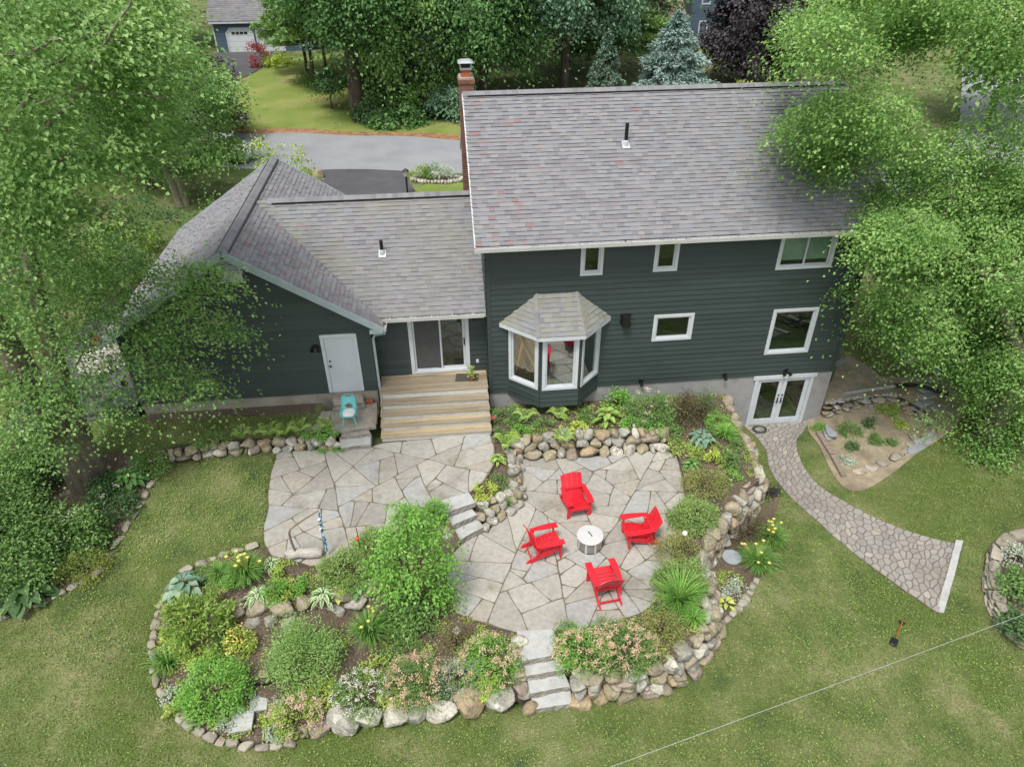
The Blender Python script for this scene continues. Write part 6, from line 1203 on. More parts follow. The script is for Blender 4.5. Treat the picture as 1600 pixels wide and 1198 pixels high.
bush('perennial', 'yellowish sprawling plant left of the rounded shrub', 'perennial', ZA_(326, 1030), .36, .28, .28, 360, .09, .05, m_yg, 25, clump=.08, group=GB)
bush('perennial', 'yellow green weedy plant in the iris corner', 'perennial', ZA_(268, 1010), .26, .22, .34, 260, .09, .045, m_yg, 26, clump=.08, flowers=(f_or, 8, .04, 4), group=GB)
for k, (px, py, r, lab) in enumerate(((268, 1085, .2, 'silver leaved plant beside the left edging stones'), (352, 1143, .2, 'silver leaved plant left of the square paver'), (384, 1103, .2, 'silver leaved plant right of the rounded shrub'), (432, 1102, .17, 'silver leaved plant below the twiggy shrub'), (425, 1150, .2, 'silver leaved plant left of the pink spirea'))):
    bush('lamium', lab, 'perennial', ZA_(px, py), r, r, .14, 260, .05, .035, m_silver, 30+k, clump=.05, group=GB, stems=False)
bush('perennial', 'olive leaved plant at the lower left edging', 'perennial', ZA_(288, 1105), .26, .22, .22, 200, .10, .06, m_yg, 36, clump=.07, group=GB)
bush('perennial', 'broad leaved seedling under the rounded shrub', 'perennial', ZA_(330, 1120), .26, .2, .2, 90, .13, .08, m_mid, 37, clump=.08, group=GB)
bush('perennial', 'soft green perennial right of the square paver', 'perennial', ZA_(404, 1132), .22, .2, .2, 300, .06, .035, m_yg, 38, clump=.05, group=GB)
bush('spirea', 'pink flowered spirea at the front corner of the round bed', 'shrub', ZA_(466, 1124), .58, .42, .6, 1700, .06, .024, m_yg, 39, clump=.09, flowers=(f_pink, 900, .03, 16), group=GB)
bush('spirea', 'lime leaved low shrub left of the white flowered bush', 'shrub', ZA_(505, 1090), .36, .32, .34, 900, .06, .04, m_lime, 40, clump=.07, group=GB)
bush('deutzia', 'white flowered bush in the front of the round bed', 'shrub', ZA_(566, 1092), .62, .52, .66, 1700, .06, .024, m_mid, 41, clump=.09, flowers=(f_white, 1300, .024, 8), group=GB)
bush('heuchera', 'lime green plant right of the white flowered bush', 'perennial', ZA_(609, 1096), .25, .22, .26, 260, .09, .07, m_lime, 42, clump=.06, group=GB)
bush('spirea', 'round spirea with peach flower heads in the front of the round bed', 'shrub', ZA_(652, 1076), .66, .58, .85, 2500, .06, .024, m_mid, 43, clump=.10, flowers=(f_peach, 1700, .034, 22), group=GB)
bush('lavender', 'grey green lavender between two flowering spireas', 'perennial', ZA_(715, 1066), .48, .46, .7, 1900, .07, .012, m_silver, 44, clump=.10, group=GB, upright=1.2)
bush('dry_shrub', 'thin brown half dry bush around the white plant tag', 'shrub', ZA_(712, 1010), .46, .44, .95, 1500, .045, .022, m_brown, 45, clump=.12, group=GB, open_=.7)
bush('spirea', 'tall spirea with peach flower heads left of the granite steps', 'shrub', ZA_(764, 1050), .68, .58, 1.05, 2800, .06, .026, m_bright, 46, clump=.11, flowers=(f_peach, 1200, .034, 20), group=GB)
bush('heuchera', 'lime green plant below the tall spirea', 'perennial', ZA_(765, 1080), .26, .2, .22, 260, .10, .06, m_lime, 47, clump=.06, group=GB)
bush('perennial', 'thyme like cushion by the granite steps', 'perennial', ZA_(802, 1045), .2, .26, .32, 600, .05, .014, m_mid, 48, clump=.06, group=GB)
bush('perennial', 'low leafy seedlings under the white plant tag', 'perennial', ZA_(625, 1020), .4, .2, .16, 160, .07, .045, m_mid, 49, clump=.1, group=GB, stems=False)
for k, (px, py, r, h, m, lab) in enumerate(((372, 915, .3, .35, m_bright, 'soft green clump right of the rhododendron'), (330, 905, .34, .4, m_mid, 'leafy clump between the blue hosta and the daylilies'), (455, 930, .22, .3, m_yg, 'small yellow green tuft over the boulder ledge'), (350, 1010, .26, .26, m_mid, 'low green clump at the left foot of the ledge'), (640, 1005, .3, .22, m_mid, 'spreading seedlings in front of the tall bright shrub'), (530, 1090, .26, .34, m_mid, 'grassy green clump left of the white flowered bush'), (690, 1090, .24, .28, m_deep, 'small dark clump behind the front row boulders'), (590, 1050, .3, .2, m_yg, 'thin yellow green seedlings in the open mulch'), (735, 1085, .22, .24, m_mid, 'green clump behind the broad tan boulder'), (300, 1020, .28, .3, m_yg, 'yellow green clump left of the coreopsis'))):
    bush('perennial', lab, 'perennial', ZA_(px, py), r, r*.85, h, int(1500*r), .07, .035, m, 200+k, clump=.07, group=GB, stems=False)
# ---- raised bed round the lower patio
bush('spirea', 'spirea with peach flowers right beside the granite steps', 'shrub', ZB_(912, 1030), .68, .5, .82, 2600, .06, .026, m_bright, 60, clump=.10, flowers=(f_peach, 1500, .032, 20), group=GP)
bush('spirea', 'broad peach flowered spirea in the middle of the front wall', 'shrub', ZB_(972, 1028), .74, .55, .92, 2800, .06, .026, m_mid, 61, clump=.11, flowers=(f_peach, 1900, .032, 20), group=GP)
bush('barberry', 'golden barberry mound right of the peach spireas', 'shrub', ZB_(1032, 992), .5, .45, .6, 2400, .04, .024, m_barb, 62, clump=.09, group=GP)
bush('rosemary', 'upright green herb at the top of the granite steps', 'perennial', ZB_(883, 995), .28, .22, .42, 700, .07, .016, m_mid, 63, clump=.06, group=GP, upright=1.4)
tuft('ornamental_grass', 'bright fountain of ornamental grass beside the lower patio', 'ornamental grass', ZB_(1060, 945), .8, 1.05, 330, .02, m_grassb, 64, group=GP, arch=.72)
tuft('daylily', 'low grassy clump hanging over the curved wall', 'daylily', ZB_(1082, 970), .45, .4, 200, .02, m_grassb, 65, group=GP)
bush('dwarf_spruce', 'dwarf spruce mound behind the ornamental grass', 'shrub', ZB_(1060, 918), .62, .52, .68, 6000, .06, .026, m_spruce, 66, clump=.07, group=GP, upright=.4)
bush('barberry', 'golden barberry mound round the globe light', 'shrub', ZB_(1058, 875), .58, .56, .78, 3200, .04, .026, m_barb, 67, clump=.10, group=GP)
bush('dwarf_spruce', 'flat topped dwarf spruce on the right rim of the lower patio', 'shrub', ZB_(1081, 815), .62, .5, .66, 6000, .06, .026, m_spruce, 68, clump=.07, group=GP, upright=.2)
bush('perennial', 'small soft green plant below the flat topped spruce', 'perennial', ZB_(1072, 835), .24, .2, .28, 420, .06, .03, m_mid, 69, clump=.06, group=GP)
bush('barberry', 'golden barberry mound above the flat topped spruce', 'shrub', ZB_(1100, 765), .66, .55, .72, 3400, .042, .026, m_barb, 70, clump=.10, group=GP)
rosette('hosta', 'light green hosta beside the upper corner of the lower patio', 'hosta', ZB_(1080, 732), .34, 20, .2, .11, m_hosta, 71, h=.25, group=GP)
rosette('hosta', 'grey green hosta with large ribbed leaves at the right of the house bed', 'hosta', ZB_(1094, 692), .52, 30, .24, .17, m_blueh, 72, h=.34, group=GP)
tuft('daylily', 'grassy daylily near the top of the boulder wall', 'daylily', ZB_(1132, 684), .52, .5, 260, .02, m_grassb, 73, group=GP)
bush('perennial', 'lime leaved plant in the open soil of the raised bed', 'perennial', ZB_(1114, 722), .3, .26, .28, 320, .09, .06, m_lime, 74, clump=.06, group=GP)
bush('perennial', 'leafy green plant close to the boulder wall', 'perennial', ZB_(1140, 728), .3, .28, .4, 480, .07, .04, m_mid, 75, clump=.08, group=GP)
bush('perennial', 'ground hugging plant with a few white flowers at the wall', 'perennial', ZB_(1142, 748), .26, .24, .26, 400, .06, .035, m_bright, 76, clump=.06, flowers=(f_white, 20, .03, 4), group=GP)
bush('weigela', 'dark wine tinged shrub against the painted foundation', 'shrub', ZB_(1072, 655), .78, .5, .95, 2600, .07, .03, m_wine, 77, clump=.12, group=GP, open_=.3)
bush('weigela', 'thin upright dark shrub rising against the foundation', 'shrub', ZB_(1098, 645), .4, .3, 1.05, 1000, .06, .026, m_deep, 78, clump=.12, group=GP, open_=.5)
bush('astilbe', 'green shrub with pale pink plumes right of the bay window', 'shrub', ZB_(1012, 655), .78, .55, .95, 2600, .07, .034, m_mid, 79, clump=.11, flowers=(f_pale, 300, .035, 14), group=GP)
rosette('hosta', 'tall broad leaved hosta under the right end of the bay window', 'hosta', ZB_(948, 660), .5, 18, .34, .16, m_fern, 80, h=.4, group=GP)
bush('perennial', 'bushy green perennial against the wall behind the tall hosta', 'perennial', ZB_(962, 636), .4, .28, .55, 700, .10, .05, m_bright, 81, clump=.1, group=GP)
bush('perennial', 'bright leafy plant at the foot of the pale plumed shrub', 'perennial', ZB_(988, 665), .3, .24, .3, 420, .08, .05, m_bright, 82, clump=.07, group=GP)
bush('groundcover', 'green ground cover with white specks beside the deck steps', 'ground cover', ZB_(795, 655), .62, .42, .36, 1700, .05, .03, m_mid, 83, clump=.08, flowers=(f_white, 60, .02, 3), group=GP)
fern('fern', 'upright fern left under the bay window', 'fern', ZB_(822, 660), .42, 9, m_fern, 84, h=.45, group=GP)
fern('fern', 'fern in the dark soil directly below the bay window', 'fern', ZB_(872, 655), .4, 9, m_deep if False else m_fern, 85, h=.35, group=GP)
fern('fern', 'fern spilling over the boulder wall below the bay window', 'fern', ZB_(880, 690), .42, 10, m_fern, 86, h=.3, group=GP)
bush('heuchera', 'lime plant on the rim of the boulder wall below the bay', 'perennial', ZB_(904, 672), .24, .2, .22, 260, .08, .06, m_lime, 87, clump=.06, group=GP)
bush('perennial', 'low light green plant above the left end of the bay wall', 'perennial', ZB_(815, 678), .34, .24, .24, 420, .07, .04, m_bright, 88, clump=.08, group=GP)
bush('perennial', 'mixed green plant between the two ferns under the bay', 'perennial', ZB_(850, 668), .34, .24, .26, 380, .07, .035, m_mid, 89, clump=.08, group=GP)
bush('perennial', 'green plant at the corner of the deck steps and patio', 'perennial', ZB_(780, 682), .22, .2, .28, 380, .06, .03, m_mid, 90, clump=.06, group=GP)
fern('fern', 'yellow green fern at the right edge of the upper patio', 'fern', ZB_(790, 702), .45, 9, m_fern, 91, h=.42, group=GP)
rosette('hosta', 'pale edged hosta at the right edge of the upper patio', 'hosta', ZB_(779, 722), .3, 20, .18, .11, m_hosta, 92, margin=m_lime, h=.2, group=GP)
bush('perennial', 'lime green plant above the short rubble wall', 'perennial', ZB_(757, 770), .32, .26, .32, 420, .08, .04, m_lime, 93, clump=.07, group=GP)
bush('groundcover', 'low green mat right of the lime plant over the rubble wall', 'ground cover', ZB_(782, 757), .36, .24, .2, 620, .05, .03, m_mid, 94, clump=.07, group=GP, stems=False)
bush('groundcover', 'small leaved creeper in the raised bed near the head wall', 'ground cover', ZB_(1068, 700), .4, .4, .14, 420, .06, .04, m_yg, 95, clump=.1, group=GP, stems=False)
for k, (px, py, r, h, m, lab) in enumerate(((1020, 672, .34, .3, m_bright, 'bright clump at the right end of the boulder wall below the bay'), (1048, 680, .34, .26, m_mid, 'green clump between the wine shrub and the lower patio'), (1120, 668, .36, .5, m_bright, 'fresh green clump behind the grassy daylily'), (1150, 700, .2, .3, m_mid, 'leafy tuft against the upper boulder wall'), (1090, 712, .26, .22, m_yg, 'yellow green tuft below the grey green hosta'), (920, 655, .3, .34, m_mid, 'mixed greens at the foot of the tall hosta'), (800, 690, .24, .22, m_yg, 'yellow green tuft over the corner of the boulder wall'), (1105, 800, .24, .2, m_mid, 'green tuft between the spruce and the boulder wall'), (1085, 890, .2, .2, m_mid, 'green tuft at the inside of the curved wall'), (1040, 960, .3, .28, m_mid, 'dark green tuft under the ornamental grass'), (945, 985, .28, .3, m_mid, 'green tuft behind the peach spireas'), (790, 780, .24, .14, m_mid, 'creeping green between the rubble wall stones'))):
    bush('perennial', lab, 'perennial', ZB_(px, py), r, r*.85, h, int(1700*r), .07, .035, m, 220+k, clump=.07, group=GP, stems=False)
# ---- foot of the big wall and rock garden
GW = 'plants at the foot of the boulder wall'
bush('barberry', 'dark thin leaved bush leaning on the big boulder wall', 'shrub', onterrain(1168, 838), .8, .66, 1.0, 2800, .045, .022, m_wine, 110, clump=.14, group=GW, open_=.6)
tuft('daylily', 'daylily with pale yellow flowers at the edge of the lawn above', 'daylily', onterrain(1203, 848), .62, .62, 380, .02, m_grass, 111, flowers=(f_yel, 8, .06, 1.1), group=GW)
tuft('daylily', 'large daylily clump beside the round blue grey stone', 'daylily', onterrain(1182, 885), .68, .66, 480, .02, m_grass, 112, flowers=(f_yel, 7, .06, 1.05), group=GW)
rosette('hosta', 'yellow hosta in the corner of the small cut edging', 'hosta', onterrain(1132, 946), .34, 13, .24, .11, m_lime, 113, h=.16, group=GW)
bush('lamium', 'silver leaved plant above the yellow hosta', 'perennial', onterrain(1145, 932), .26, .22, .16, 380, .05, .035, m_silver, 114, clump=.06, group=GW, stems=False)
bush('lamium', 'silver leaved plant next to the cut edging stones', 'perennial', onterrain(1152, 917), .26, .2, .16, 360, .05, .035, m_silver, 115, clump=.06, group=GW, stems=False)
bush('perennial', 'yellow green creeper at the foot of the boulder wall', 'perennial', onterrain(1138, 908), .3, .26, .14, 360, .06, .04, m_yg, 116, clump=.08, group=GW, stems=False)
bush('dark_lump', 'low dark leaves standing in for a black lump on the grass outside the boulder wall', 'ground cover', onterrain(1198, 768), .3, .3, .14, 300, .07, .05, G('leaf_purple', '#2c2a30', '#3a363d', '#4e4a50'), 117, clump=.09, group=GW, stems=False)  # dark leaf mound in place of an unidentified black lump
GR = 'young plants of the rock garden'
for k, (px, py, r, h, m, lab) in enumerate(((1328, 676, .45, .42, m_mid, 'largest leafy young plant at the left of the rock garden'), (1357, 662, .2, .24, m_deep, 'small dark seedling behind the leafy rock garden plant'), (1368, 690, .26, .26, m_mid, 'medium seedling in the centre of the rock garden'), (1330, 702, .25, .26, m_deep, 'dark seedling in front of the leafy rock garden plant'),
     (1385, 642, .42, .3, m_yg, 'yellow green grassy plant below the stacked slate wall'), (1391, 692, .2, .18, m_mid, 'tiny seedling next to the stone arc of the rock garden'), (1320, 722, .25, .16, m_silver, 'silver mat plant beside the timber edging'), (1404, 664, .2, .16, m_lime, 'pale lime seedling at the right of the rock garden'), (1279, 672, .22, .3, m_bright, 'green tuft behind the grey stone blocks'))):
    bush('seedling', lab, 'young plant', onterrain(px, py), r*.75, r*.68, h*.85, int(500*r/.3), .07, .04, m, 120+k, clump=.07, group=GR, stems=False)
# ---- terrace strip by the garage
GT = 'plants along the fieldstone wall'
def ZT(px, py): return onz(px, py, -.47)
for k, (px, py, r, lab) in enumerate(((380, 684, .34, 'small yellow green fern at the left end of the fieldstone wall top'), (418, 680, .38, 'yellow green fern in the middle of the fieldstone wall top'), (445, 680, .38, 'yellow green fern crowding the wall top toward the steps'), (470, 674, .36, 'thin fern rising behind the paving slab'), (510, 668, .3, 'thin fern leaning over the side door paving'))): fern('fern', lab, 'fern', ZT(px, py), r, 10, m_fern, 140+k, h=.3, group=GT)
bush('groundcover', 'green creeper hanging over the fieldstone wall', 'ground cover', ZT(500, 680), .5, .2, .16, 700, .06, .035, m_bright, 150, clump=.08, group=GT, stems=False)
bush('groundcover', 'weeds growing at the foot of the fieldstone wall by the patio', 'ground cover', onz(520, 703, -.83), .5, .12, .1, 400, .05, .03, m_bright, 151, clump=.06, group=GT, stems=False)
bush('groundcover', 'clump of creeping green on the left end of the fieldstone wall', 'ground cover', ZT(330, 690), .5, .3, .2, 700, .06, .035, m_mid, 152, clump=.08, group=GT, stems=False)
# ---- left shrub bed
GL = 'shrubs of the left bed'
def ZLb(px, py): return onterrain(px, py)
rosette('hosta', 'large hosta in the shade at the lower left edging', 'hosta', ZLb(45, 935), .95, 46, .4, .26, m_deep, 160, h=.55, group=GL)
rosette('hosta', 'pale green hosta at the foot of the big maple trunk', 'hosta', ZLb(205, 757), .62, 30, .3, .17, m_hosta, 161, h=.42, group=GL)
bush('rose', 'rose bush with pink blooms near the end of the fieldstone wall', 'shrub', ZLb(240, 735), .62, .5, .75, 2000, .06, .035, m_mid, 162, clump=.11, flowers=(f_pink, 60, .045, 4), group=GL, open_=.3)
bush('astilbe', 'dark leafy perennials right of the maple trunk', 'shrub', ZLb(178, 795), .62, .5, .7, 2600, .08, .035, m_deep, 163, clump=.13, flowers=(f_pale, 60, .04, 5), group=GL)
bush('juniper', 'golden juniper at the left edging stones', 'shrub', ZLb(134, 895), .62, .5, .66, 3400, .06, .02, m_barb if False else G('needle_gold', '#6f7d2c', '#8b9639', '#aeb353', trans=.1), 164, clump=.09, group=GL)
bush('hydrangea', 'white flowered hydrangea spilling toward the lawn from the left bed', 'shrub', ZLb(120, 862), .75, .6, 1.3, 4200, .11, .06, m_mid, 165, clump=.17, flowers=(f_white, 260, .035, 6), group=GL)
bush('viburnum', 'huge rounded viburnum filling the left edge of the picture', 'shrub', ZLb(-5, 890), 1.7, 1.4, 3.0, 22000, .085, .055, m_mid, 166, clump=.24, group=GL, low=.08, flat_=.8, upright=.1)
bush('viburnum', 'second shrub mass behind the huge viburnum', 'shrub', ZLb(-30, 800), 1.7, 1.5, 2.8, 12000, .10, .065, m_mid, 167, clump=.26, group=GL, low=.08, flat_=.8)
bush('shrub', 'shaded shrub under the maple left of the trunk', 'shrub', ZLb(80, 735), .9, .8, 1.2, 3600, .10, .06, m_deep, 168, clump=.18, group=GL)
bush('perennial', 'foxglove green plants left of the maple trunk roots', 'perennial', ZLb(170, 770), .4, .36, .55, 900, .10, .05, m_deep, 169, clump=.1, group=GL)
# ---- right raised bed
GQ = 'plants of the right raised bed'
def ZRb(px, py): return onz(px, py, -2.3)
bush('perennial', 'silver leaved perennial in the right raised bed', 'perennial', ZRb(1586, 872), .4, .3, .3, 700, .07, .04, m_silver, 180, clump=.09, group=GQ)
bush('perennial', 'green leafy perennial in the middle of the right raised bed', 'perennial', ZRb(1590, 925), .45, .5, .4, 900, .10, .06, m_mid, 181, clump=.12, group=GQ)
bush('perennial', 'dark perennial at the front of the right raised bed', 'perennial', ZRb(1598, 985), .4, .4, .35, 800, .10, .06, m_deep, 182, clump=.12, group=GQ)
# ---- potted plant leaves
_pt = bpy.data.objects.get('potted_plant'); g = A(_pt.location)+A([0, 0, .12]); rg = np.random.default_rng(5); mb = MB(); n = 90; P = g+np.column_stack([rg.normal(0, .07, n), rg.normal(0, .07, n), rg.uniform(.02, .40, n)]); leaves(mb, P, rg.normal(size=(n, 3))+A([0, 0, .5]), nrm(rg.normal(size=(n, 3))*.4+A([0, 0, 1.])), .085, .04, rg.random(n))
for i in range(6): tube(mb, [g, g+A([rg.normal(0, .05), rg.normal(0, .05), .36])], [.006, .003], 4, .2, cap=False)
mb.build('leaves', m_yg, _pt)

# ---- mulch chips and grass: nobody could count them
def scatter(poly, n, rg):
    P = np.array([p[:2] for p in poly]); x0, y0 = P.min(0); x1, y1 = P.max(0); x = rg.uniform(x0, x1, n*3); y = rg.uniform(y0, y1, n*3); k = inpoly(x, y, P); return x[k][:n], y[k][:n]
rg = np.random.default_rng(99); mb = MB()
for poly, zf, n in ((BEDA, bumpy(zA), 26000), (BEDB, bumpy(zB), 20000)):
    x, y = scatter(poly, n, rg); z = zf(x, y)+.006; n = len(x); D = rg.normal(size=(n, 3)); D[:, 2] *= .35; leaves(mb, np.column_stack([x, y, z]), D, nrm(rg.normal(size=(n, 3))*.35+A([0, 0, 1.])), rg.uniform(.02, .07, n), rg.uniform(.008, .022, n), rg.random(n), fold=0, droop=0)
m_chip = mat('mulch_chip', [(0, lin('#41362e')), (.5, lin('#6c5e50')), (.85, lin('#8b7b6a')), (1, lin('#b3a490'))], var='rndramp', rough=.95)
tag(mb.build('mulch', m_chip), 'loose bark mulch chips scattered over the planting beds', 'mulch', kind='stuff')
mb = MB(); nc = 0
for poly, zf, n in ((BEDA, zA, 520), (BEDB, zB, 460)):
    x, y = scatter(poly, n*3, rg); k = fbm(np.column_stack([x*1.1, y*1.1, 0*x+51]), 3) > .44; x, y = x[k][:n], y[k][:n]; n = len(x)
    j = np.repeat(np.arange(n), 16); m_ = len(j); P = np.column_stack([x[j]+rg.normal(0, .055, m_), y[j]+rg.normal(0, .055, m_), zf(x, y)[j]+rg.uniform(.03, .10, m_)]); D = nrm(rg.normal(size=(m_, 3))*A([1, 1, .3])); leaves(mb, P, D, nrm(rg.normal(size=(m_, 3))*.35+A([0, 0, 1.])), rg.uniform(.03, .075, m_), rg.uniform(.02, .042, m_), (rg.random(n)*.6)[j]+.4*rg.random(m_))
tag(mb.build('weeds', m_yg), 'low weeds and seedlings sprouting through the mulch of the beds', 'weeds', kind='stuff')
def lawnmask(x, y):
    ok = np.ones(x.shape, bool)
    for P in (UPATIO, LPATIO, BEDA, BEDB, BEDLEFT, BEDRIGHT, ROCKG, PATHP, HOUSEP): ok &= ~inpoly(x, y, P)
    ok &= ~(inpoly(x, y, [(-10.6, .1), (-10.6, -.35), (-5.2, -.45), (-5.2, .1)])) & ~((x > -15.3) & (x < -11) & (y > .3)) & ~((x > -5.6) & (x < -3.3) & (y > -1.6) & (y < .2))
    ok &= ~((pdist(x, y, [tuple(p[:2]) for p in big_base], False) < .15)); ok &= ~(inpoly(x, y, BARE_R) & (RNG.random(x.shape) < .8)) & ~(inpoly(x, y, SIDEBED) & (RNG.random(x.shape) < .75))
    return ok
mb = MB(); N = 430000; x = rg.uniform(-15, 17, N); y = rg.uniform(-13.5, 7, N); k = lawnmask(x, y) & (rg.random(N) < np.where(y > 1, .35, 1)); x, y = x[k], y[k]; pn = fbm(np.column_stack([x*.45, y*.45, 0*x+9]), 4); pn2 = fbm(np.column_stack([x*1.6, y*1.6, 0*x+3]), 3); k = rg.random(len(x)) < np.clip(.30+2.6*(pn-.36)+1.2*(pn2-.45), .12, 1); x, y, pn, pn2 = x[k], y[k], pn[k], pn2[k]; n = len(x); z = terrain(x, y)
D = nrm(rg.normal(size=(n, 3))*A([1, 1, .3])+A([0, 0, .75])); hgt = rg.uniform(.04, .11, n)
leaves(mb, np.column_stack([x, y, z-.005]), D, rg.normal(size=(n, 3)), hgt, rg.uniform(.012, .028, n), np.clip(.05+1.5*(pn-.33)+.9*(pn2-.42)+rg.normal(.06, .24, n), 0, 1), fold=.3, droop=.3)
m_blades = mat('grass_blades', [(0, lin('#989468')), (.18, lin('#848b52')), (.42, lin('#788649')), (.68, lin('#6b8642')), (1.0, lin('#92ab5c'))], var='rndramp', rough=.7, trans=.15)
tag(mb.build('grass', m_blades), 'short worn grass covering the back lawn', 'grass', kind='stuff')
mb = MB(); N = 210000; x = rg.uniform(-15, 17, N); y = rg.uniform(-13.5, 5, N); k = lawnmask(x, y); x, y = x[k], y[k]; pn = fbm(np.column_stack([x*.7, y*.7, 0*x+29]), 4); pn2 = fbm(np.column_stack([x*5, y*5, 0*x+7]), 2); near = np.exp(-(((x+8)/2.6)**2+((y+3.2)/1.6)**2))
k = rg.random(len(x)) < np.clip((pn-.44)*1.6+(pn2-.44)*1.6+.10+.75*near, 0.01, .9); x, y = x[k], y[k]; n = len(x); D = rg.normal(size=(n, 3)); D[:, 2] *= .25; leaves(mb, np.column_stack([x, y, terrain(x, y)+rg.uniform(.03, .07, n)]), D, nrm(rg.normal(size=(n, 3))*.4+A([0, 0, 1.])), rg.uniform(.024, .055, n), rg.uniform(.02, .045, n), rg.random(n))
tag(mb.build('clover', G('clover_leaf', '#6e8c3b', '#829d48', '#a0b661')), 'light green clover and weeds speckling the back lawn', 'clover', kind='stuff')
# ================================================================ TREES
def barkmat(n, a, b, c): return mat(n, [(.3, lin(a)), (.7, lin(b))], scale=4, detail=10, rough=.95, bump=(9, 1.0, .05), stretch=(1, 1, .3), fine=(14, .3), mix2=(1.3, .5, .7, lin(c)))
m_bark = barkmat('maple_bark', '#574e44', '#82776a', '#918d7a'); m_barkd = barkmat('dark_bark', '#40362e', '#63574a', '#6c675c'); m_limb = barkmat('pale_limb', '#6d655a', '#99917f', '#a9a594')
def tree(name, lab, base, trunks, C, R, n_spr, n_leaf, L, W_, m, seed, bark=None, disc=.42, group=None, shell=.55, limbs=True, out_from=None, limbr=.05, twigs=True, upn=1.0, extra=(), cat='tree', rref=None):
    rg = np.random.default_rng(seed); root = thing(name, lab, cat, base, group); C = np.atleast_2d(A(C)); R = np.atleast_2d(A(R)); of = A(out_from) if out_from is not None else A([base[0], base[1], C[:, 2].mean()-1.5])
    t = MB(); nodes = []
    for P, rr in trunks:
        P = smoothpoly([A(p) for p in P], 6); rad_ = np.interp(np.linspace(0, 1, len(P)), np.linspace(0, 1, len(rr)), rr); seg = 12
        tube(t, P, rad_, seg, .5, 0, cap=False); nodes += [(P[i], rad_[i]) for i in range(len(P)//4, len(P))]
    NP = A([p for p, _ in nodes])
    if limbs:
        NR = [r_ for _, r_ in nodes]; NPl = [p for p, _ in nodes]; order = np.argsort([np.linalg.norm(NP-c, axis=1).min() for c in C])
        for i in order:        # each limb grows out of the nearest thicker wood below it
            NPa = A(NPl); d = np.linalg.norm(NPa-C[i], axis=1)+np.maximum(0, NPa[:, 2]-C[i, 2]+.3)*2.0; q = int(np.argmin(d)); a, r_ = NPl[q], NR[q]; Lb = np.linalg.norm(C[i]-a); ra = min(r_*.8, limbr*(.45+Lb*.12))
            Pm = limb(t, a, C[i], ra, ra*.35, rg, sag=.05, seg=6); NPl += list(Pm[2:]); NR += list(np.linspace(ra, ra*.35, len(Pm))[2:])
            if twigs:
                for _ in range(4): e = C[i]+blobs(1, rg)[0]*R[i]*.8; limb(t, Pm[int(rg.integers(4, 7))], e, .010, .004, rg, seg=4, n=5)
    t.build('trunk', bark or m_bark, root, smooth=True)
    for P, r0 in extra:
        q = MB(); P = smoothpoly([A(p) for p in P], 6); P[1:-1] += rg.normal(size=(len(P)-2, 3))*.02; tube(q, P, np.linspace(r0, r0*.25, len(P)), 7, .5, 0, cap=False); q.build('limb', m_limb, root, smooth=True)
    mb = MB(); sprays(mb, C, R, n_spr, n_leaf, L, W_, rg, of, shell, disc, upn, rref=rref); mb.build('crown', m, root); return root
def pxC(lst):
    C = []; R = []
    for px, py, Y, r in lst: C.append(ony(px, py, Y)); R.append((r*1.12, r*1.12, r*.46))
    return A(C), A(R)
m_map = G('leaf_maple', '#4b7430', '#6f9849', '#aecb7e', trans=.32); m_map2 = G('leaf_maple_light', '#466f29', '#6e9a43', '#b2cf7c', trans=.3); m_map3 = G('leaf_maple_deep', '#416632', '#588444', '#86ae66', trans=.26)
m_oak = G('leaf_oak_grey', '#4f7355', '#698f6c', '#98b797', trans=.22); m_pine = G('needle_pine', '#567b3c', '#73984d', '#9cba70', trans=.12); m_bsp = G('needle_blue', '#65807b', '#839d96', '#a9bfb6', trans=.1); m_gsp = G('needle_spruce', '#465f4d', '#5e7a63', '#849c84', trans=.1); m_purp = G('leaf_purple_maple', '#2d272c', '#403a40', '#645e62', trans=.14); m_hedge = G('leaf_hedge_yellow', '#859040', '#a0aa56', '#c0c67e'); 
# ---- the near maple at the left (trunk at the shrub bed)
TB = onterrain(135, 757); TB = A([TB[0], TB[1], tz(TB[0], TB[1])-.15])
rg = np.random.default_rng(1)
lst = []
def rnd_cl(n, poly, Y0, Y1, r0, r1, seed):
    rg = np.random.default_rng(seed); out = []
    P = A(poly); x0, y0 = P.min(0); x1, y1 = P.max(0)
    while len(out) < n:
        x, y = rg.uniform(x0, x1), rg.uniform(y0, y1)
        if inpoly(np.array([x]), np.array([y]), poly)[0]: out.append((x, y, rg.uniform(Y0, Y1), rg.uniform(r0, r1)))
    return out
lst += rnd_cl(32, [(-60, -40), (210, -40), (235, 60), (240, 150), (250, 215), (205, 240), (150, 255), (60, 260), (-60, 250)], -7, 0, .75, 1.15, 1)
lst += rnd_cl(9, [(-60, 255), (80, 265), (130, 285), (100, 320), (60, 330), (-60, 330)], -6, -1, .6, .9, 2)
lst += [(205, 345, -2, .45), (130, 400, -3, .6), (50, 350, -4, .7), (175, 405, -2.5, .5)]
lst += [(355, 437, -2.2, .50), (318, 428, -2.0, .62), (280, 420, -1.8, .62), (235, 425, -1.5, .5), (300, 425, -1.8, .4), (342, 508, -2.3, .58), (300, 498, -2.2, .70), (255, 520, -2.2, .72), (215, 500, -2, .7), (275, 462, -2, .55), (375, 515, -2.3, .3), (230, 555, -2.5, .55)]
lst += [(330, 592, -2.3, .50), (295, 585, -2.2, .58), (255, 590, -2.2, .6), (310, 615, -2.4, .45), (220, 610, -2.4, .5), (190, 480, -2, .6), (140, 470, -2.2, .7), (100, 520, -2.6, .55), (160, 430, -2, .6)]
lst += [(168, 625, -3.0, .6), (60, 640, -3.2, .75), (10, 600, -3, .8), (195, 650, -2.8, .38), (70, 700, -3.6, .55), (20, 690, -3.4, .8), (110, 600, -3, .55), (-20, 520, -3, .8), (150, 580, -3, .5)]
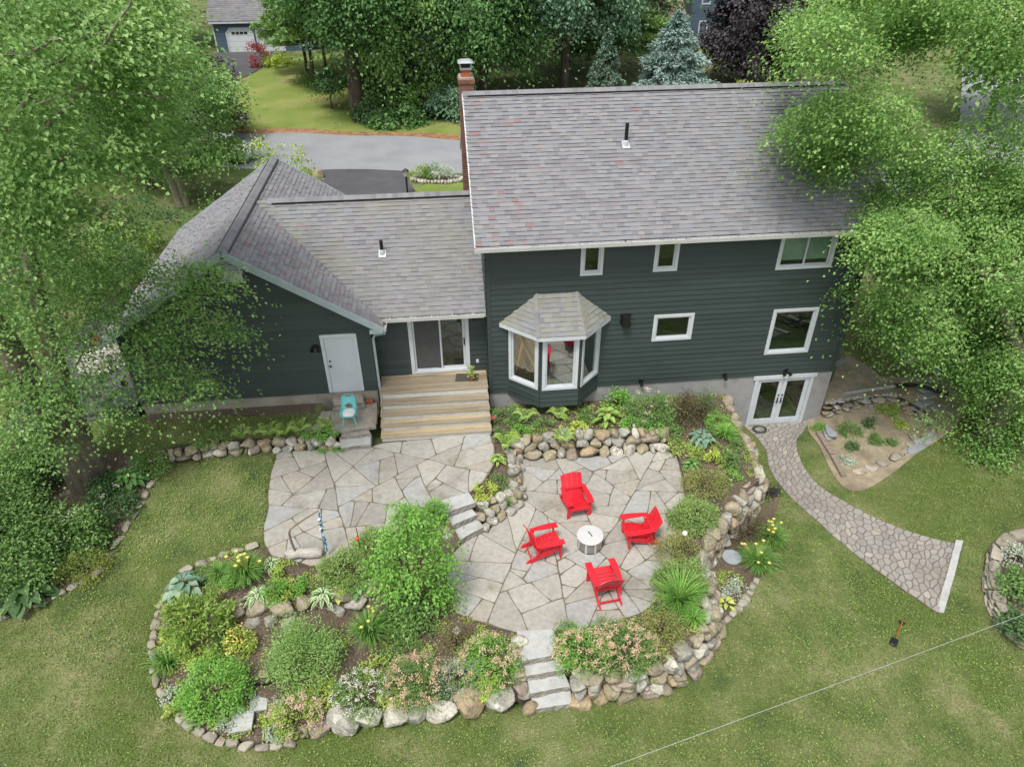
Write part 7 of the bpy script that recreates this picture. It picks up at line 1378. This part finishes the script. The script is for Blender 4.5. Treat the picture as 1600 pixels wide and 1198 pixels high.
lst += [(30, 420, -3, .7), (80, 372, -2.8, .6), (62, 480, -3.2, .6), (112, 445, -2.6, .55), (142, 540, -2.6, .5), (15, 330, -3.5, .8), (30, 250, -4, .8), (-10, 450, -3, .8), (170, 560, -2.6, .45), (85, 540, -3.2, .5), (20, 650, -3.6, .7), (150, 320, -2.5, .45), (60, 590, -3.6, .6)]
C, R = pxC(lst)
trk = [([TB, TB+A([-.05, 0, 2.5]), TB+A([-.25, -.1, 5.0]), TB+A([-.5, -.6, 8.5]), TB+A([-.4, -1.2, 12]), TB+A([-.2, -1.6, 15])], [.46, .36, .30, .22, .13, .05]),
       ([TB+A([.25, .1, 0]), TB+A([.35, .2, 2.4]), TB+A([.55, .3, 5.0]), TB+A([1.1, .2, 8.0]), TB+A([1.8, -.4, 11.5])], [.36, .27, .21, .14, .05]),
       ([TB+A([.05, .0, 1.8]), TB+A([-.5, .2, 4.2]), TB+A([-1.2, .4, 7]), TB+A([-2, .2, 11])], [.26, .22, .16, .06]), ([TB+A([.1, -.1, -.1]), TB+A([.5, -.25, .0]), TB+A([.9, -.45, -.08])], [.3, .16, .05]), ([TB, TB+A([-.5, -.4, .05]), TB+A([-.9, -.8, -.1])], [.3, .16, .05])]
tree('maple_tree', 'large multi stemmed maple reaching over the garage from the left', TB, trk, C, R, 32, 32, .095, .072, m_map, 1, rref=1.0, shell=.45, disc=.50, upn=1.7, limbr=.07, out_from=TB+A([0, -1, 7]), extra=[([ony(px, py, Y) for px, py, Y in pts], r0) for pts, r0 in (([(-30, 110, -5), (30, 92, -5.6), (75, 70, -6.2), (100, 60, -6.6)], .045), ([(-20, 300, -3), (40, 150, -4.5), (70, 110, -5.2), (110, 85, -5.6)], .05), ([(-20, 215, -3), (60, 160, -4), (150, 148, -4.4), (260, 152, -4.6)], .035), ([(-20, 270, -2.5), (80, 290, -2.6), (170, 272, -3), (220, 250, -3.2), (300, 240, -3.4)], .05), ([(-30, 372, -3.4), (10, 362, -3.8), (50, 358, -4)], .04), ([(105, 600, -2.2), (170, 470, -2.4), (220, 445, -2.5), (290, 430, -2.6)], .03), ([(90, 560, -2.1), (150, 450, -2.3), (200, 400, -2.5)], .03), ([(20, 250, -3), (110, 160, -5), (170, 60, -6), (210, -10, -6.4)], .05))])
# ---- the near maple at the right
TR = A([16.6, -1.8, tz(16.6, -1.8)-.1])
lst = rnd_cl(46, [(1262, 20), (1330, -30), (1470, -40), (1490, 60), (1430, 120), (1600, 160), (1640, 120), (1640, 420), (1600, 520), (1430, 470), (1380, 330), (1330, 270), (1270, 240), (1262, 170), (1330, 120)], -1.5, 3.0, .75, 1.15, 11)
lst += rnd_cl(34, [(1370, 330), (1480, 300), (1640, 400), (1640, 600), (1500, 560), (1420, 500), (1380, 450)], -2.5, 1.0, .7, 1.05, 12)
lst += [(1232, 208, 1.2, .5), (1262, 232, 1.0, .6), (1290, 262, .8, .6), (1300, 225, 1.0, .6), (1285, 160, 1.5, .6), (1265, 90, 2, .6), (1280, 40, 2.5, .6), (1366, 402, -.6, .4), (1330, 452, -.6, .42), (1372, 475, -.6, .6), (1378, 325, -.2, .45), (1368, 298, .2, .4), (1400, 520, -1.0, .7), (1450, 540, -1.2, .75), (1505, 570, -1.5, .6), (1548, 618, -1.8, .65), (1580, 660, -2.2, .9), (1512, 640, -1.6, .36), (1480, 650, -1.6, .3), (1448, 654, -1.5, .24)]
lst += [(1540, 700, -2.6, .7), (1590, 740, -3, .9), (1530, 690, -2.2, .4), (1620, 800, -3.5, .8), (1570, 780, -3.2, .6), (1620, 640, -2, 1.0), (1545, 745, -2.9, .5), (1588, 800, -3.6, .55), (1625, 850, -4, .6), (1560, 700, -2.6, .6), (1580, 20, 0, .9), (1610, 80, 0, .9), (1330, 100, 2, .7)]
lst += rnd_cl(22, [(1480, 330), (1640, 330), (1640, 660), (1540, 600), (1470, 520)], -2.0, 1.5, .7, 1.0, 13)+rnd_cl(10, [(1400, 200), (1560, 250), (1640, 300), (1500, 330), (1400, 300)], -1, 2.5, .6, .9, 14)
C, R = pxC(lst)
trk = [([TR, TR+A([0, 0, 3]), TR+A([-.2, .2, 6]), TR+A([-.5, .4, 9.5]), TR+A([-.6, .6, 13])], [.38, .3, .25, .17, .05]), ([TR+A([-.1, 0, 3.2]), TR+A([-1.6, .4, 5.4]), TR+A([-3.6, 1.0, 7.6])], [.2, .14, .05]), ([TR+A([0, 0, 4.5]), TR+A([-1.4, -.4, 6]), TR+A([-3.2, -.6, 6.6])], [.18, .12, .05])]
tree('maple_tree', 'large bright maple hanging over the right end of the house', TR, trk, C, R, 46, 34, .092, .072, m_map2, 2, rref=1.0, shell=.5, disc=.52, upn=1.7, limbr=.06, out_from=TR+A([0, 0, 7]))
# ---- broadleaf trees standing further back
def roundtree(name, lab, base, H, rad_, m, seed, ncl=26, n_spr=26, n_leaf=16, L=.26, W_=.2, disc=.75, low=.28, trunk_r=.22, bark=None, group=None, twin=False, rxy=(1, 1), cat='tree'):
    rg = np.random.default_rng(seed); base = A(base); d = blobs(ncl*3, rg); d = d[d[:, 2] > -.75][:ncl]; q = rg.uniform(.45, .95, len(d)); hc = H*(low+(1-low)*.5); hz = H*(1-low)*.5
    C = base+np.column_stack([d[:, 0]*rad_*q*rxy[0], d[:, 1]*rad_*q*rxy[1], hc+d[:, 2]*hz*q]); R = np.repeat((rg.uniform(.26, .42, len(d))*rad_)[:, None], 3, 1)*A([1, 1, .8])
    tr = [([base-A([0, 0, .2]), base+A([rg.normal(0, .1), 0, H*.3]), base+A([rg.normal(0, .2), rg.normal(0, .2), H*.6]), base+A([0, 0, H*.9])], [trunk_r, trunk_r*.8, trunk_r*.5, .04])]
    if twin: tr.append(([base+A([.15, 0, -.2]), base+A([.7, .1, H*.3]), base+A([1.5, .2, H*.65])], [trunk_r*.8, trunk_r*.6, .05]))
    return tree(name, lab, base, tr, C, R, n_spr, n_leaf, L, W_, m, seed, bark or m_barkd, disc=disc, group=group, twigs=False, limbr=.09, cat=cat)
def onb(px, py):
    z = -.5
    for _ in range(8): p = onz(px, py, z); z = float(base_z(p[0], p[1]))
    return p
GBk = 'trees behind the house'
tb = onb(283, 322); C, R = pxC([(x, y, tb[1]+dy, r) for x, y, dy, r in rnd_cl(30, [(175, 100), (300, 70), (345, 120), (370, 190), (385, 240), (355, 262), (300, 255), (235, 250), (190, 200)], -2.2, 2.2, .7, 1.15, 5)])
tree('maple_tree', 'leaning twin trunked maple on the lawn behind the garage', tb, [([tb-A([0, 0, .2]), tb+A([-.3, 0, 2.5]), tb+A([-.9, .1, 5]), tb+A([-1.3, .1, 7.5])], [.22, .18, .12, .04]), ([tb+A([.25, .1, -.2]), tb+A([.15, .1, 2.5]), tb+A([.3, .2, 5]), tb+A([.8, .2, 7.5])], [.2, .16, .1, .04])], C, R, 34, 20, .15, .11, m_map, 21, bark=m_limb, disc=.5, group=GBk, twigs=False)
roundtree('maple_tree', 'dark trunked maple just left of the twin trunked one', onb(237, 296), 10, 3.6, m_map3, 22, L=.18, W_=.13, n_spr=34, n_leaf=20, trunk_r=.3, low=.5, group=GBk)
for k, (x, y, H, r_, m, lab) in enumerate(((-25, 9, 12, 4.6, m_map, 'tall maple left of the garage beyond the near maple'), (-27, 14, 13, 5.2, m_map3, 'deep green tree at the far left behind the tall maple'), (-24, 26, 9, 4.0, m_map, 'maple by the street at the left'), (-31, 28, 14, 5.6, m_map2, 'light green tree at the far left beside the street'),
        (-27, 42, 15, 6, m_map3, 'deep green tree across the street at the left'), (-40, 40, 16, 6.5, m_map, 'broad tree across the street at the far left'), (-34, 60, 18, 7, m_map3, 'tall tree left of the blue garage'), (-22, 80, 20, 8, m_map, 'tall tree rising behind the blue garage'), (-27.5, 63, 15, 4.2, m_map2, 'light green tree close beside the left wall of the blue garage'), (-45, 80, 20, 8, m_map3, 'far tree in the top left corner'))):
    roundtree('broadleaf_tree', lab, (x, y, float(base_z(x, y))), H, r_, m, 30+k, L=.19+.0035*y, W_=.15+.0028*y, disc=.7+.005*y, n_spr=34, n_leaf=20, low=.30, group=GBk)
roundtree('purple_maple', 'dark purple maple peeping out beside the left street edge', onb(322, 222), 6.6, 3.0, m_purp, 45, L=.2, W_=.15, n_leaf=20, low=.1, group=GBk)
roundtree('maple_tree', 'thick trunked maple standing at the far side of the street', onb(560, 186), 14.5, 4.6, m_map3, 46, L=.24, W_=.18, n_spr=44, n_leaf=22, ncl=36, trunk_r=.55, low=.2, group=GBk, bark=m_barkd)
roundtree('maple_tree', 'fresh green maple between the thick trunked one and the chimney', onb(642, 192)+A([0, 3, 0]), 14, 4.3, m_map, 47, L=.24, W_=.18, n_spr=44, n_leaf=22, ncl=36, trunk_r=.25, low=.1, group=GBk)
roundtree('oak_tree', 'grey green oak directly behind the chimney', onb(705, 190)+A([0, 4, 0]), 15, 4.4, m_oak, 48, L=.27, W_=.17, n_spr=44, n_leaf=22, ncl=36, trunk_r=.3, low=.08, group=GBk)
roundtree('oak_tree', 'largest grey green oak behind the middle of the main roof', (9.2, 41, -1), 17, 6.0, m_oak, 49, L=.28, W_=.17, n_spr=52, n_leaf=22, ncl=44, trunk_r=.4, low=.05, group=GBk)
roundtree('oak_tree', 'second grey green oak to the left of the largest', (2.6, 38, -.7), 16, 4.8, m_map3, 50, L=.28, W_=.17, n_spr=44, n_leaf=22, ncl=36, trunk_r=.4, low=.05, group=GBk)
for k, (x, y, H, r_, m, lab) in enumerate(((-4, 46, 17, 5.5, m_map3, 'deep green tree deep in the wood behind the chimney'), (6, 52, 19, 6.5, m_map, 'tall green tree deep in the wood right of the chimney'), (15, 52, 18, 6, m_map3, 'deep green tree behind the blue spruces'), (17.5, 62, 17, 5, m_map, 'tree left of the far blue house'), (-5, 60, 20, 6.5, m_map3, 'tall tree at the top edge behind the pines'), (14, 72, 22, 8, m_map, 'far tree at the top edge in the middle'),
        (38.5, 66, 16, 5, m_map2, 'tree right of the purple maple'), (46, 72, 18, 7, m_map3, 'far tree on the right beside the bending street'), (33, 84, 20, 8, m_map, 'far tree behind the blue house'), (60, 82, 20, 8, m_map3, 'far tree in the top right corner'), (30, 8, 13, 5, m_map3, 'tree right of the house beyond the near maple'), (26, -4, 11, 4.5, m_map, 'tree at the far right behind the near maple'), (38, 30, 13, 5, m_map, 'tree between the near right maple and the street'))):
    roundtree('broadleaf_tree', lab, (x, y, float(base_z(x, y))), H, r_, m, 60+k, L=.3+.003*y, W_=.22+.002*y, disc=.9+.004*y, n_spr=30, n_leaf=14, low=.10, group=GBk)
# understory at the street edge
for k, (px, py, h, r_, m, lab) in enumerate(((600, 180, 3.4, 1.9, m_map3, 'young maple at the street edge right of the thick trunk'), (640, 184, 2.6, 1.5, m_map2, 'small bright maple at the street edge'), (677, 176, 4.2, 1.5, m_map2, 'bright young maple left of the chimney'), (706, 186, 2.4, 1.4, m_oak, 'grey green sapling beside the chimney'), (575, 188, 1.3, 1.6, m_deep, 'dark undergrowth at the foot of the thick trunk'), (620, 196, 1.2, 1.6, m_map3, 'dark undergrowth below the small bright maple'))):
    roundtree('young_tree', lab, onb(px, py), h, r_, m, 80+k, ncl=12, n_spr=22, n_leaf=12, L=.24, W_=.18, disc=.5, low=.05, trunk_r=.07, group='undergrowth along the street')
def conifer(name, lab, base, H, r_, m, seed, whorls=16, per=9, L=.30, W_=.07, dens=26, droop=.25, trunk_r=.15, group=None, top=.02, low=.06, pine=False):
    rg = np.random.default_rng(seed); base = A(base); root = thing(name, lab, 'tree', base, group); t = MB(); tube(t, [base-A([0, 0, .2]), base+A([0, 0, H*.5]), base+A([0, 0, H])], [trunk_r, trunk_r*.6, .02], 9, cap=False); mb = MB()
    for w_ in range(whorls):
        f = w_/(whorls-1); z = H*(low+(1-low)*f); R = r_*((1-f)**.85+top)*rg.uniform(.88, 1.1); k = max(4, int(per*(1-.4*f)))
        for j in range(k):
            a = rg.uniform(0, 6.283); u = A([math.cos(a), math.sin(a), 0]); s = A([-u[1], u[0], 0]); Rl = R*rg.uniform(.72, 1.12); p0 = base+A([0, 0, z]); tp = p0+u*Rl+A([0, 0, -Rl*droop+rg.normal(0, .1)]); limb(t, p0, tp, .035*(1-f)+.012, .006, rg, sag=.03, seg=4, n=4)
            n = int(dens*Rl/r_*2.2)+6; tt_ = np.sqrt(rg.uniform(.06, 1, n)); wv = rg.normal(0, .20, n)*Rl*(.35+tt_*.5)*(1.05-.45*tt_); P = p0+(tp-p0)*tt_[:, None]+s*wv[:, None]+A([0, 0, 1.])*(rg.normal(0, .06, n)-abs(wv)*.22)[:, None]
            D = nrm(u*.8+s*(np.sign(wv)*.7)[:, None]+rg.normal(size=(n, 3))*.3+(A([0, 0, .55]) if pine else A([0, 0, -.05]))); q = 3
            for _ in range(q): leaves(mb, P+rg.normal(size=P.shape)*.07, nrm(D+rg.normal(size=P.shape)*.3), nrm(rg.normal(size=P.shape)*.3+A([0, 0, 1.])), L*rg.uniform(.6, 1.2, n), W_*rg.uniform(.7, 1.3, n), rg.random()*.45+.3*tt_+rg.random(n)*.25, fold=.05)
    t.build('trunk', m_barkd, root); mb.build('crown', m, root); return root
conifer('blue_spruce', 'large silvery blue spruce behind the main roof', (16.6, 36.5, -1), 6.6, 4.3, m_bsp, 1, whorls=20, per=14, L=.36, W_=.12, dens=44, group=GBk)
conifer('spruce', 'slender pale green spruce left of the silvery blue one', (10.6, 32.5, -1), 6.0, 2.1, m_gsp, 2, whorls=22, per=12, L=.26, W_=.09, dens=32, group=GBk)
for k, (px, py, H, r_, lab) in enumerate(((492, 133, 12, 2.8, 'white pine with several slim stems on the far lawn'), (512, 128, 14, 3.0, 'taller white pine behind the slim stemmed one'), (480, 112, 12, 2.9, 'feathery pine hiding the right part of the blue garage'))):
    conifer('white_pine', lab, onb(px, py), H, r_, m_pine, 10+k, whorls=15, per=8, L=.42, W_=.12, dens=30, droop=.02, low=.28, top=.25, pine=True, group=GBk)
conifer('white_pine', 'bright pine behind the slender spruce', (14.6, 47, -1), 15, 4.2, m_pine, 14, whorls=16, per=9, L=.5, W_=.14, dens=32, droop=.0, low=.15, top=.25, pine=True, group=GBk)
conifer('white_pine', 'pine leaning out above the young maples by the chimney', (-2.4, 40, -.5), 13, 3.2, m_pine, 15, whorls=13, per=7, L=.45, W_=.13, dens=28, droop=.05, low=.2, top=.25, pine=True, group=GBk)
conifer('young_spruce', 'small young spruce by the bending street at the right', (48.6, 49.6, -1), 3.0, 1.1, m_hedge, 16, whorls=12, per=8, L=.24, W_=.07, dens=20)
roundtree('purple_maple', 'big dark purple maple before the far blue house', (25.6, 44.5, -1), 9.5, 4.1, m_purp, 90, ncl=40, n_spr=44, L=.3, W_=.22, disc=.7, low=.06, group=GBk)
for k, (x, y, r_, h, m, lab) in enumerate(((20.6, 33.5, 1.9, 2.3, m_hedge, 'yellow green hedge bush left of the purple maple'), (23.6, 33.0, 2.0, 2.4, m_hedge, 'yellow green hedge bush below the purple maple'), (26.4, 32.0, 1.9, 2.8, m_hedge, 'yellowish hedge bush at the end of the main roof ridge'), (17.6, 34.2, 1.4, 1.6, m_hedge, 'low yellow green hedge bush under the blue spruce'))):
    bush('hedge_shrub', lab, 'shrub', (x, y, -1), r_, r_, h, 1500, .26, .12, m, 95+k, clump=.22, group='hedge behind the main roof', stems=False)
bush('shrub', 'red leaved shrub at the corner of the far driveway', 'shrub', onb(407, 104), .8, .8, 1.9, 900, .2, .12, G('leaf_red', '#8e3a42', '#a8505a', '#b87f74'), 101, clump=.2, stems=False)
bush('shrub', 'lime green shrub next to the red leaved one', 'shrub', onb(436, 104), 1.2, 1.0, 1.1, 900, .2, .13, m_lime, 102, clump=.2, stems=False)
roundtree('weeping_tree', 'small dark mushroom shaped tree on the far lawn', onb(520, 171), 2.6, 1.4, m_deep, 103, ncl=14, n_spr=24, n_leaf=12, L=.18, W_=.1, disc=.4, low=.5, trunk_r=.07)
bush('shrub', 'leafy clump round the pine stems on the far lawn', 'shrub', onb(478, 133), 1.0, .8, .9, 700, .18, .1, m_mid, 104, clump=.2, stems=False)
# shrubs beyond the garage and near driveway
for k, (x, y, r_, h, m, lab) in enumerate(((-8.5, 12.6, 1.0, 4.9, m_yg, 'light green shrub showing over the garage ridge'), (-7.3, 12.9, .8, 4.3, m_yg, 'light green shrub right of the garage ridge end'), (-10.8, 12, 1.6, 2.4, m_mid, 'shrub behind the left eave of the garage'), (-13.4, 10.5, 2.0, 3.2, m_deep, 'dark shrub left of the far garage corner'), (-15.6, 6.8, 2.2, 3.0, m_mid, 'shrub on the lawn left of the paved pad'), (-17.6, 4.0, 2.2, 3.2, m_mid, 'dark shrub farther left of the paved pad'), (-15.5, 13, 1.3, 1.3, m_yg, 'yellowish shrub on the lawn behind the garage'), (-19.5, 8.5, 2.2, 3.0, m_deep, 'deep green shrub among the shrubs left of the pad'), (-15.2, 9.5, 1.6, 2.6, m_mid, 'leafy shrub beyond the far end of the pad'), (-18.5, 1.0, 1.8, 2.4, m_deep, 'deep green shrub nearest the big maple trunk beyond the pad'), (-21, 3, 2.4, 3.2, m_mid, 'big leafy shrub at the left edge beyond the maple trunk'))):
    bush('shrub', lab, 'shrub', (x, y, float(base_z(x, y))), r_, r_, h, 2600, .14, .08, m, 110+k, clump=.2, group='shrubs behind the garage', stems=False)
for k, (px, py, m, lab) in enumerate(((655, 274, m_yg, 'yellow green plant in the small roadside flower bed'), (675, 273, m_mid, 'grey green plant in the middle of the roadside flower bed'), (697, 275, m_silver, 'pale plant at the right of the roadside flower bed'))): bush('perennial', lab, 'perennial', onz(px, py, -.7), .55, .4, .5, 350, .14, .07, m, 120+k, clump=.12, stems=False)

# ================================================================ HOUSES ACROSS THE STREET
m_blue = mat('blue_siding', [(.3, lin('#48586a')), (.7, lin('#526375'))], scale=2, rough=.6, var='rnd', vamt=.08); m_sh2 = shingmat('far_shingles', None, dull=.9)
gd = mat('garage_door_white', [(.3, lin('#c9ced3')), (.7, lin('#d9dde0'))], scale=3, rough=.5)
h2 = thing('neighbour_house', 'blue house across the street with white garage doors and a long grey roof', 'house', (-16, 60, 0))
F2 = (A([-21.9, 59.2, -.05]), A([1, 0, 0.]), A([0, -1, 0.])); q = MB(); siding(q, F2, 0, 9, 0, 2.7, ex=.2); siding(q, (A([-21.9, 59.2+9, -.05]), A([0, -1, 0.]), A([-1, 0, 0.])), 0, 9, 0, 2.7, ex=.2); q.build('wall', m_blue, h2)
F3 = (A([-12.9, 60.2, -.05]), A([1, 0, 0.]), A([0, -1, 0.])); q = MB(); siding(q, F3, 0, 16, 0, 5.6, ex=.2); q.build('wall', m_blue, h2)
q = MB(); fbox(q, F2, -.12, 0, 0, 2.7, -.1, .06); fbox(q, F2, -.3, 9.2, 2.62, 2.85, -.1, .42); q.build('trim', m_trim, h2)
for x0 in (1.15, 3.95):
    q = MB(); w_, hgt_ = 2.35, 2.08; c_ = .35
    V = [(0, 0), (w_, 0), (w_, hgt_-c_), (w_-c_, hgt_), (c_, hgt_), (0, hgt_-c_)]; Vf = [F2[0]+F2[1]*(x0+a)+A([0, 0, b])+F2[2]*.05 for a, b in V]; Vb = [v-F2[2]*.05 for v in Vf]; q.add(Vf+Vb, [list(range(6))]+[[i, (i+1) % 6, 6+(i+1) % 6, 6+i] for i in range(6)])
    d_ = q.build('garage_door', gd, h2)
    q = MB(); V2 = [(-.14, 0), (-.14, hgt_-c_+.06), (c_-.06, hgt_+.14), (w_-c_+.06, hgt_+.14), (w_+.14, hgt_-c_+.06), (w_+.14, 0)]; V1 = [(0, 0), (0, hgt_-c_), (c_, hgt_), (w_-c_, hgt_), (w_, hgt_-c_), (w_, 0)]
    P2 = [F2[0]+F2[1]*(x0+a)+A([0, 0, b])+F2[2]*.09 for a, b in V2]; P1 = [F2[0]+F2[1]*(x0+a)+A([0, 0, b])+F2[2]*.09 for a, b in V1]; q.add(P2+P1, [[i, 6+i, 7+i, i+1] for i in range(5)]); q.build('door_trim', m_trim, d_)
    q = MB()
    for k in range(4): a = x0+.42+k*.39; fbox(q, F2, a, a+.32, 1.62, 1.86, .05, .065)
    q.build('pane', m_dark, d_)
    q = MB()
    for z in (.5, 1.0, 1.5): fbox(q, F2, x0+.02, x0+w_-.02, z, z+.03, .04, .056)
    q.build('panel_joint', flat('joint_grey', '#a9aeb2', .6) if x0 < 2 else bpy.data.materials['joint_grey'], d_)
q = MB(); s2 = nrm(A([0, 6.0, 5.2])); shingles(q, (-22.3, 58.75, 2.8), (1, 0, 0), s2, A([0, -s2[2], s2[1]]), 7.9, lambda v: (0, 10.2), ex=.22, w=(.3, .6), redbias=lambda x, v: 0); q.add([(-22.3, 64.75, 7.95), (-12.1, 64.75, 7.95), (-12.1, 70.5, 2.8), (-22.3, 70.5, 2.8)], [[0, 1, 2, 3]]); q.build('roof', m_sh2, h2)
q = MB(); s2 = nrm(A([0, 5.0, 2.6])); shingles(q, (-13.2, 59.7, 5.6), (1, 0, 0), s2, A([0, -s2[2], s2[1]]), 5.6, lambda v: (0, 16.6), ex=.22, w=(.3, .6), redbias=lambda x, v: 0); q.add([(-13.2, 64.7, 8.2), (3.4, 64.7, 8.2), (3.4, 70, 5.5), (-13.2, 70, 5.5)], [[0, 1, 2, 3]]); q.build('roof', m_sh2, h2)
for x0 in (1, 4, 7, 10, 13):
    for z0 in (.8, 3.4): window(h2, F3, x0, x0+1.2, z0, z0+1.5, cas=.12)
h3 = thing('neighbour_house', 'slate blue house at the top right with white framed windows', 'house', (30, 66, -1)); F4 = (A([25.6, 61, -1.0]), A([1, 0, 0.]), A([0, -1, 0.]))
q = MB(); siding(q, F4, 0, 8.5, 0, 7.5, ex=.2); siding(q, (A([25.6, 69, -1.0]), A([0, -1, 0.]), A([-1, 0, 0.])), 0, 8, 0, 7.5, ex=.2); q.build('wall', m_blue, h3)
for x0, z0 in ((1.0, .6), (1.0, 4.1), (4.2, .6), (4.2, 4.1), (6.6, 4.1)): window(h3, F4, x0, x0+.95, z0, z0+2.0, cas=.12)
F5 = (A([25.6, 68, -1.0]), A([0, -1, 0.]), A([-1, 0, 0.])); window(h3, F5, 2, 3, 4.1, 6.1, cas=.12); window(h3, F5, 5, 6, 4.1, 6.1, cas=.12)
q = MB(); s2 = nrm(A([0, 4.0, 2.6])); shingles(q, (25.3, 60.6, 6.4), (1, 0, 0), s2, A([0, -s2[2], s2[1]]), 5.2, lambda v: (0, 9.2), ex=.22, w=(.3, .6), redbias=lambda x, v: 0); q.build('roof', m_sh2, h3)
q = MB(); q.add([(21.4, 62, 1.7), (25.58, 62, 1.7), (25.58, 65, 4.0), (21.4, 65, 4.0), (25.58, 68, 1.7), (21.4, 68, 1.7)], [[0, 1, 2, 3], [3, 2, 4, 5]]); q.build('porch_roof', flat('tan_shingle', '#a0917f', .9), h3); q = MB(); siding(q, (A([21.7, 62.3, -1.0]), A([1, 0, 0.]), A([0, -1, 0.])), 0, 3.8, 0, 2.75, ex=.2); q.build('porch_wall', m_blue, h3)
# ---- a white car parked behind the garage
def car(lab, c, rz, paint):
    t = thing('parked_car', lab, 'car', (0, 0, 0)); q = MB(); prof = [(-2.2, .35), (-2.25, .7), (-2.1, .88), (-1.2, .95), (-.6, 1.4), (.9, 1.45), (1.7, .98), (2.15, .92), (2.25, .6), (2.2, .35)]; n = len(prof)
    for s_, k in ((-.88, 0), (.88, 1)): pass
    V = [(x, -.86+(.14 if z > 1.2 else 0), z) for x, z in prof]+[(x, .86-(.14 if z > 1.2 else 0), z) for x, z in prof]; q.add(V, [list(range(n)), list(range(n, 2*n))[::-1]]+[[i, n+i, n+(i+1) % n, (i+1) % n] for i in range(n)]); q.build('body', paint, t, bevel=.06)
    for (x0, z0, x1, z1) in ((-1.17, .99, -.63, 1.37), (1.66, 1.01, .95, 1.41)):
        q = MB(); off = .02*(1 if x0 > 0 else -1); q.add([(x0+off, -.75, z0+.02), (x0+off, .75, z0+.02), (x1+off, .64, z1+.02), (x1+off, -.64, z1+.02)], [[0, 1, 2, 3]]); q.build('windscreen', m_dark, t)
    for s_ in (-1, 1): q = MB(); q.add([(-1.0, s_*.86, 1.0), (1.4, s_*.86, 1.0), (.8, s_*.745, 1.38), (-.55, s_*.745, 1.36)], [[0, 1, 2, 3]]); q.build('side_window', m_dark, t)
    for x in (-1.4, 1.4):
        for y in (-.82, .82): q = MB(); tube(q, [(x, y-.1, .33), (x, y+.1, .33)], .33, 18); wl = q.build('wheel', m_black, t); q = MB(); tube(q, [(x, y-.11, .33), (x, y+.11, .33)], .19, 14); q.build('rim', m_iron, wl)
    for y in (-.6, .6): q = MB(); box(q, 2.2, 2.27, y-.18, y+.18, .66, .78); q.build('headlight', m_lid, t)
    t.location = tuple(c); t.rotation_euler = (0, 0, rz)
m_cw = flat('white_paint', '#d9dbdc', .25, vary=.02); m_cg = flat('dark_paint', '#333a44', .25)
p = onb(350, 250); car('white car parked on the street behind the garage', p+A([0, 0, .06]), 2.8, m_cw)
p = onb(183, 240); car('dark car half hidden behind the left maples', p+A([0, 0, .06]), 2.9, m_cg)
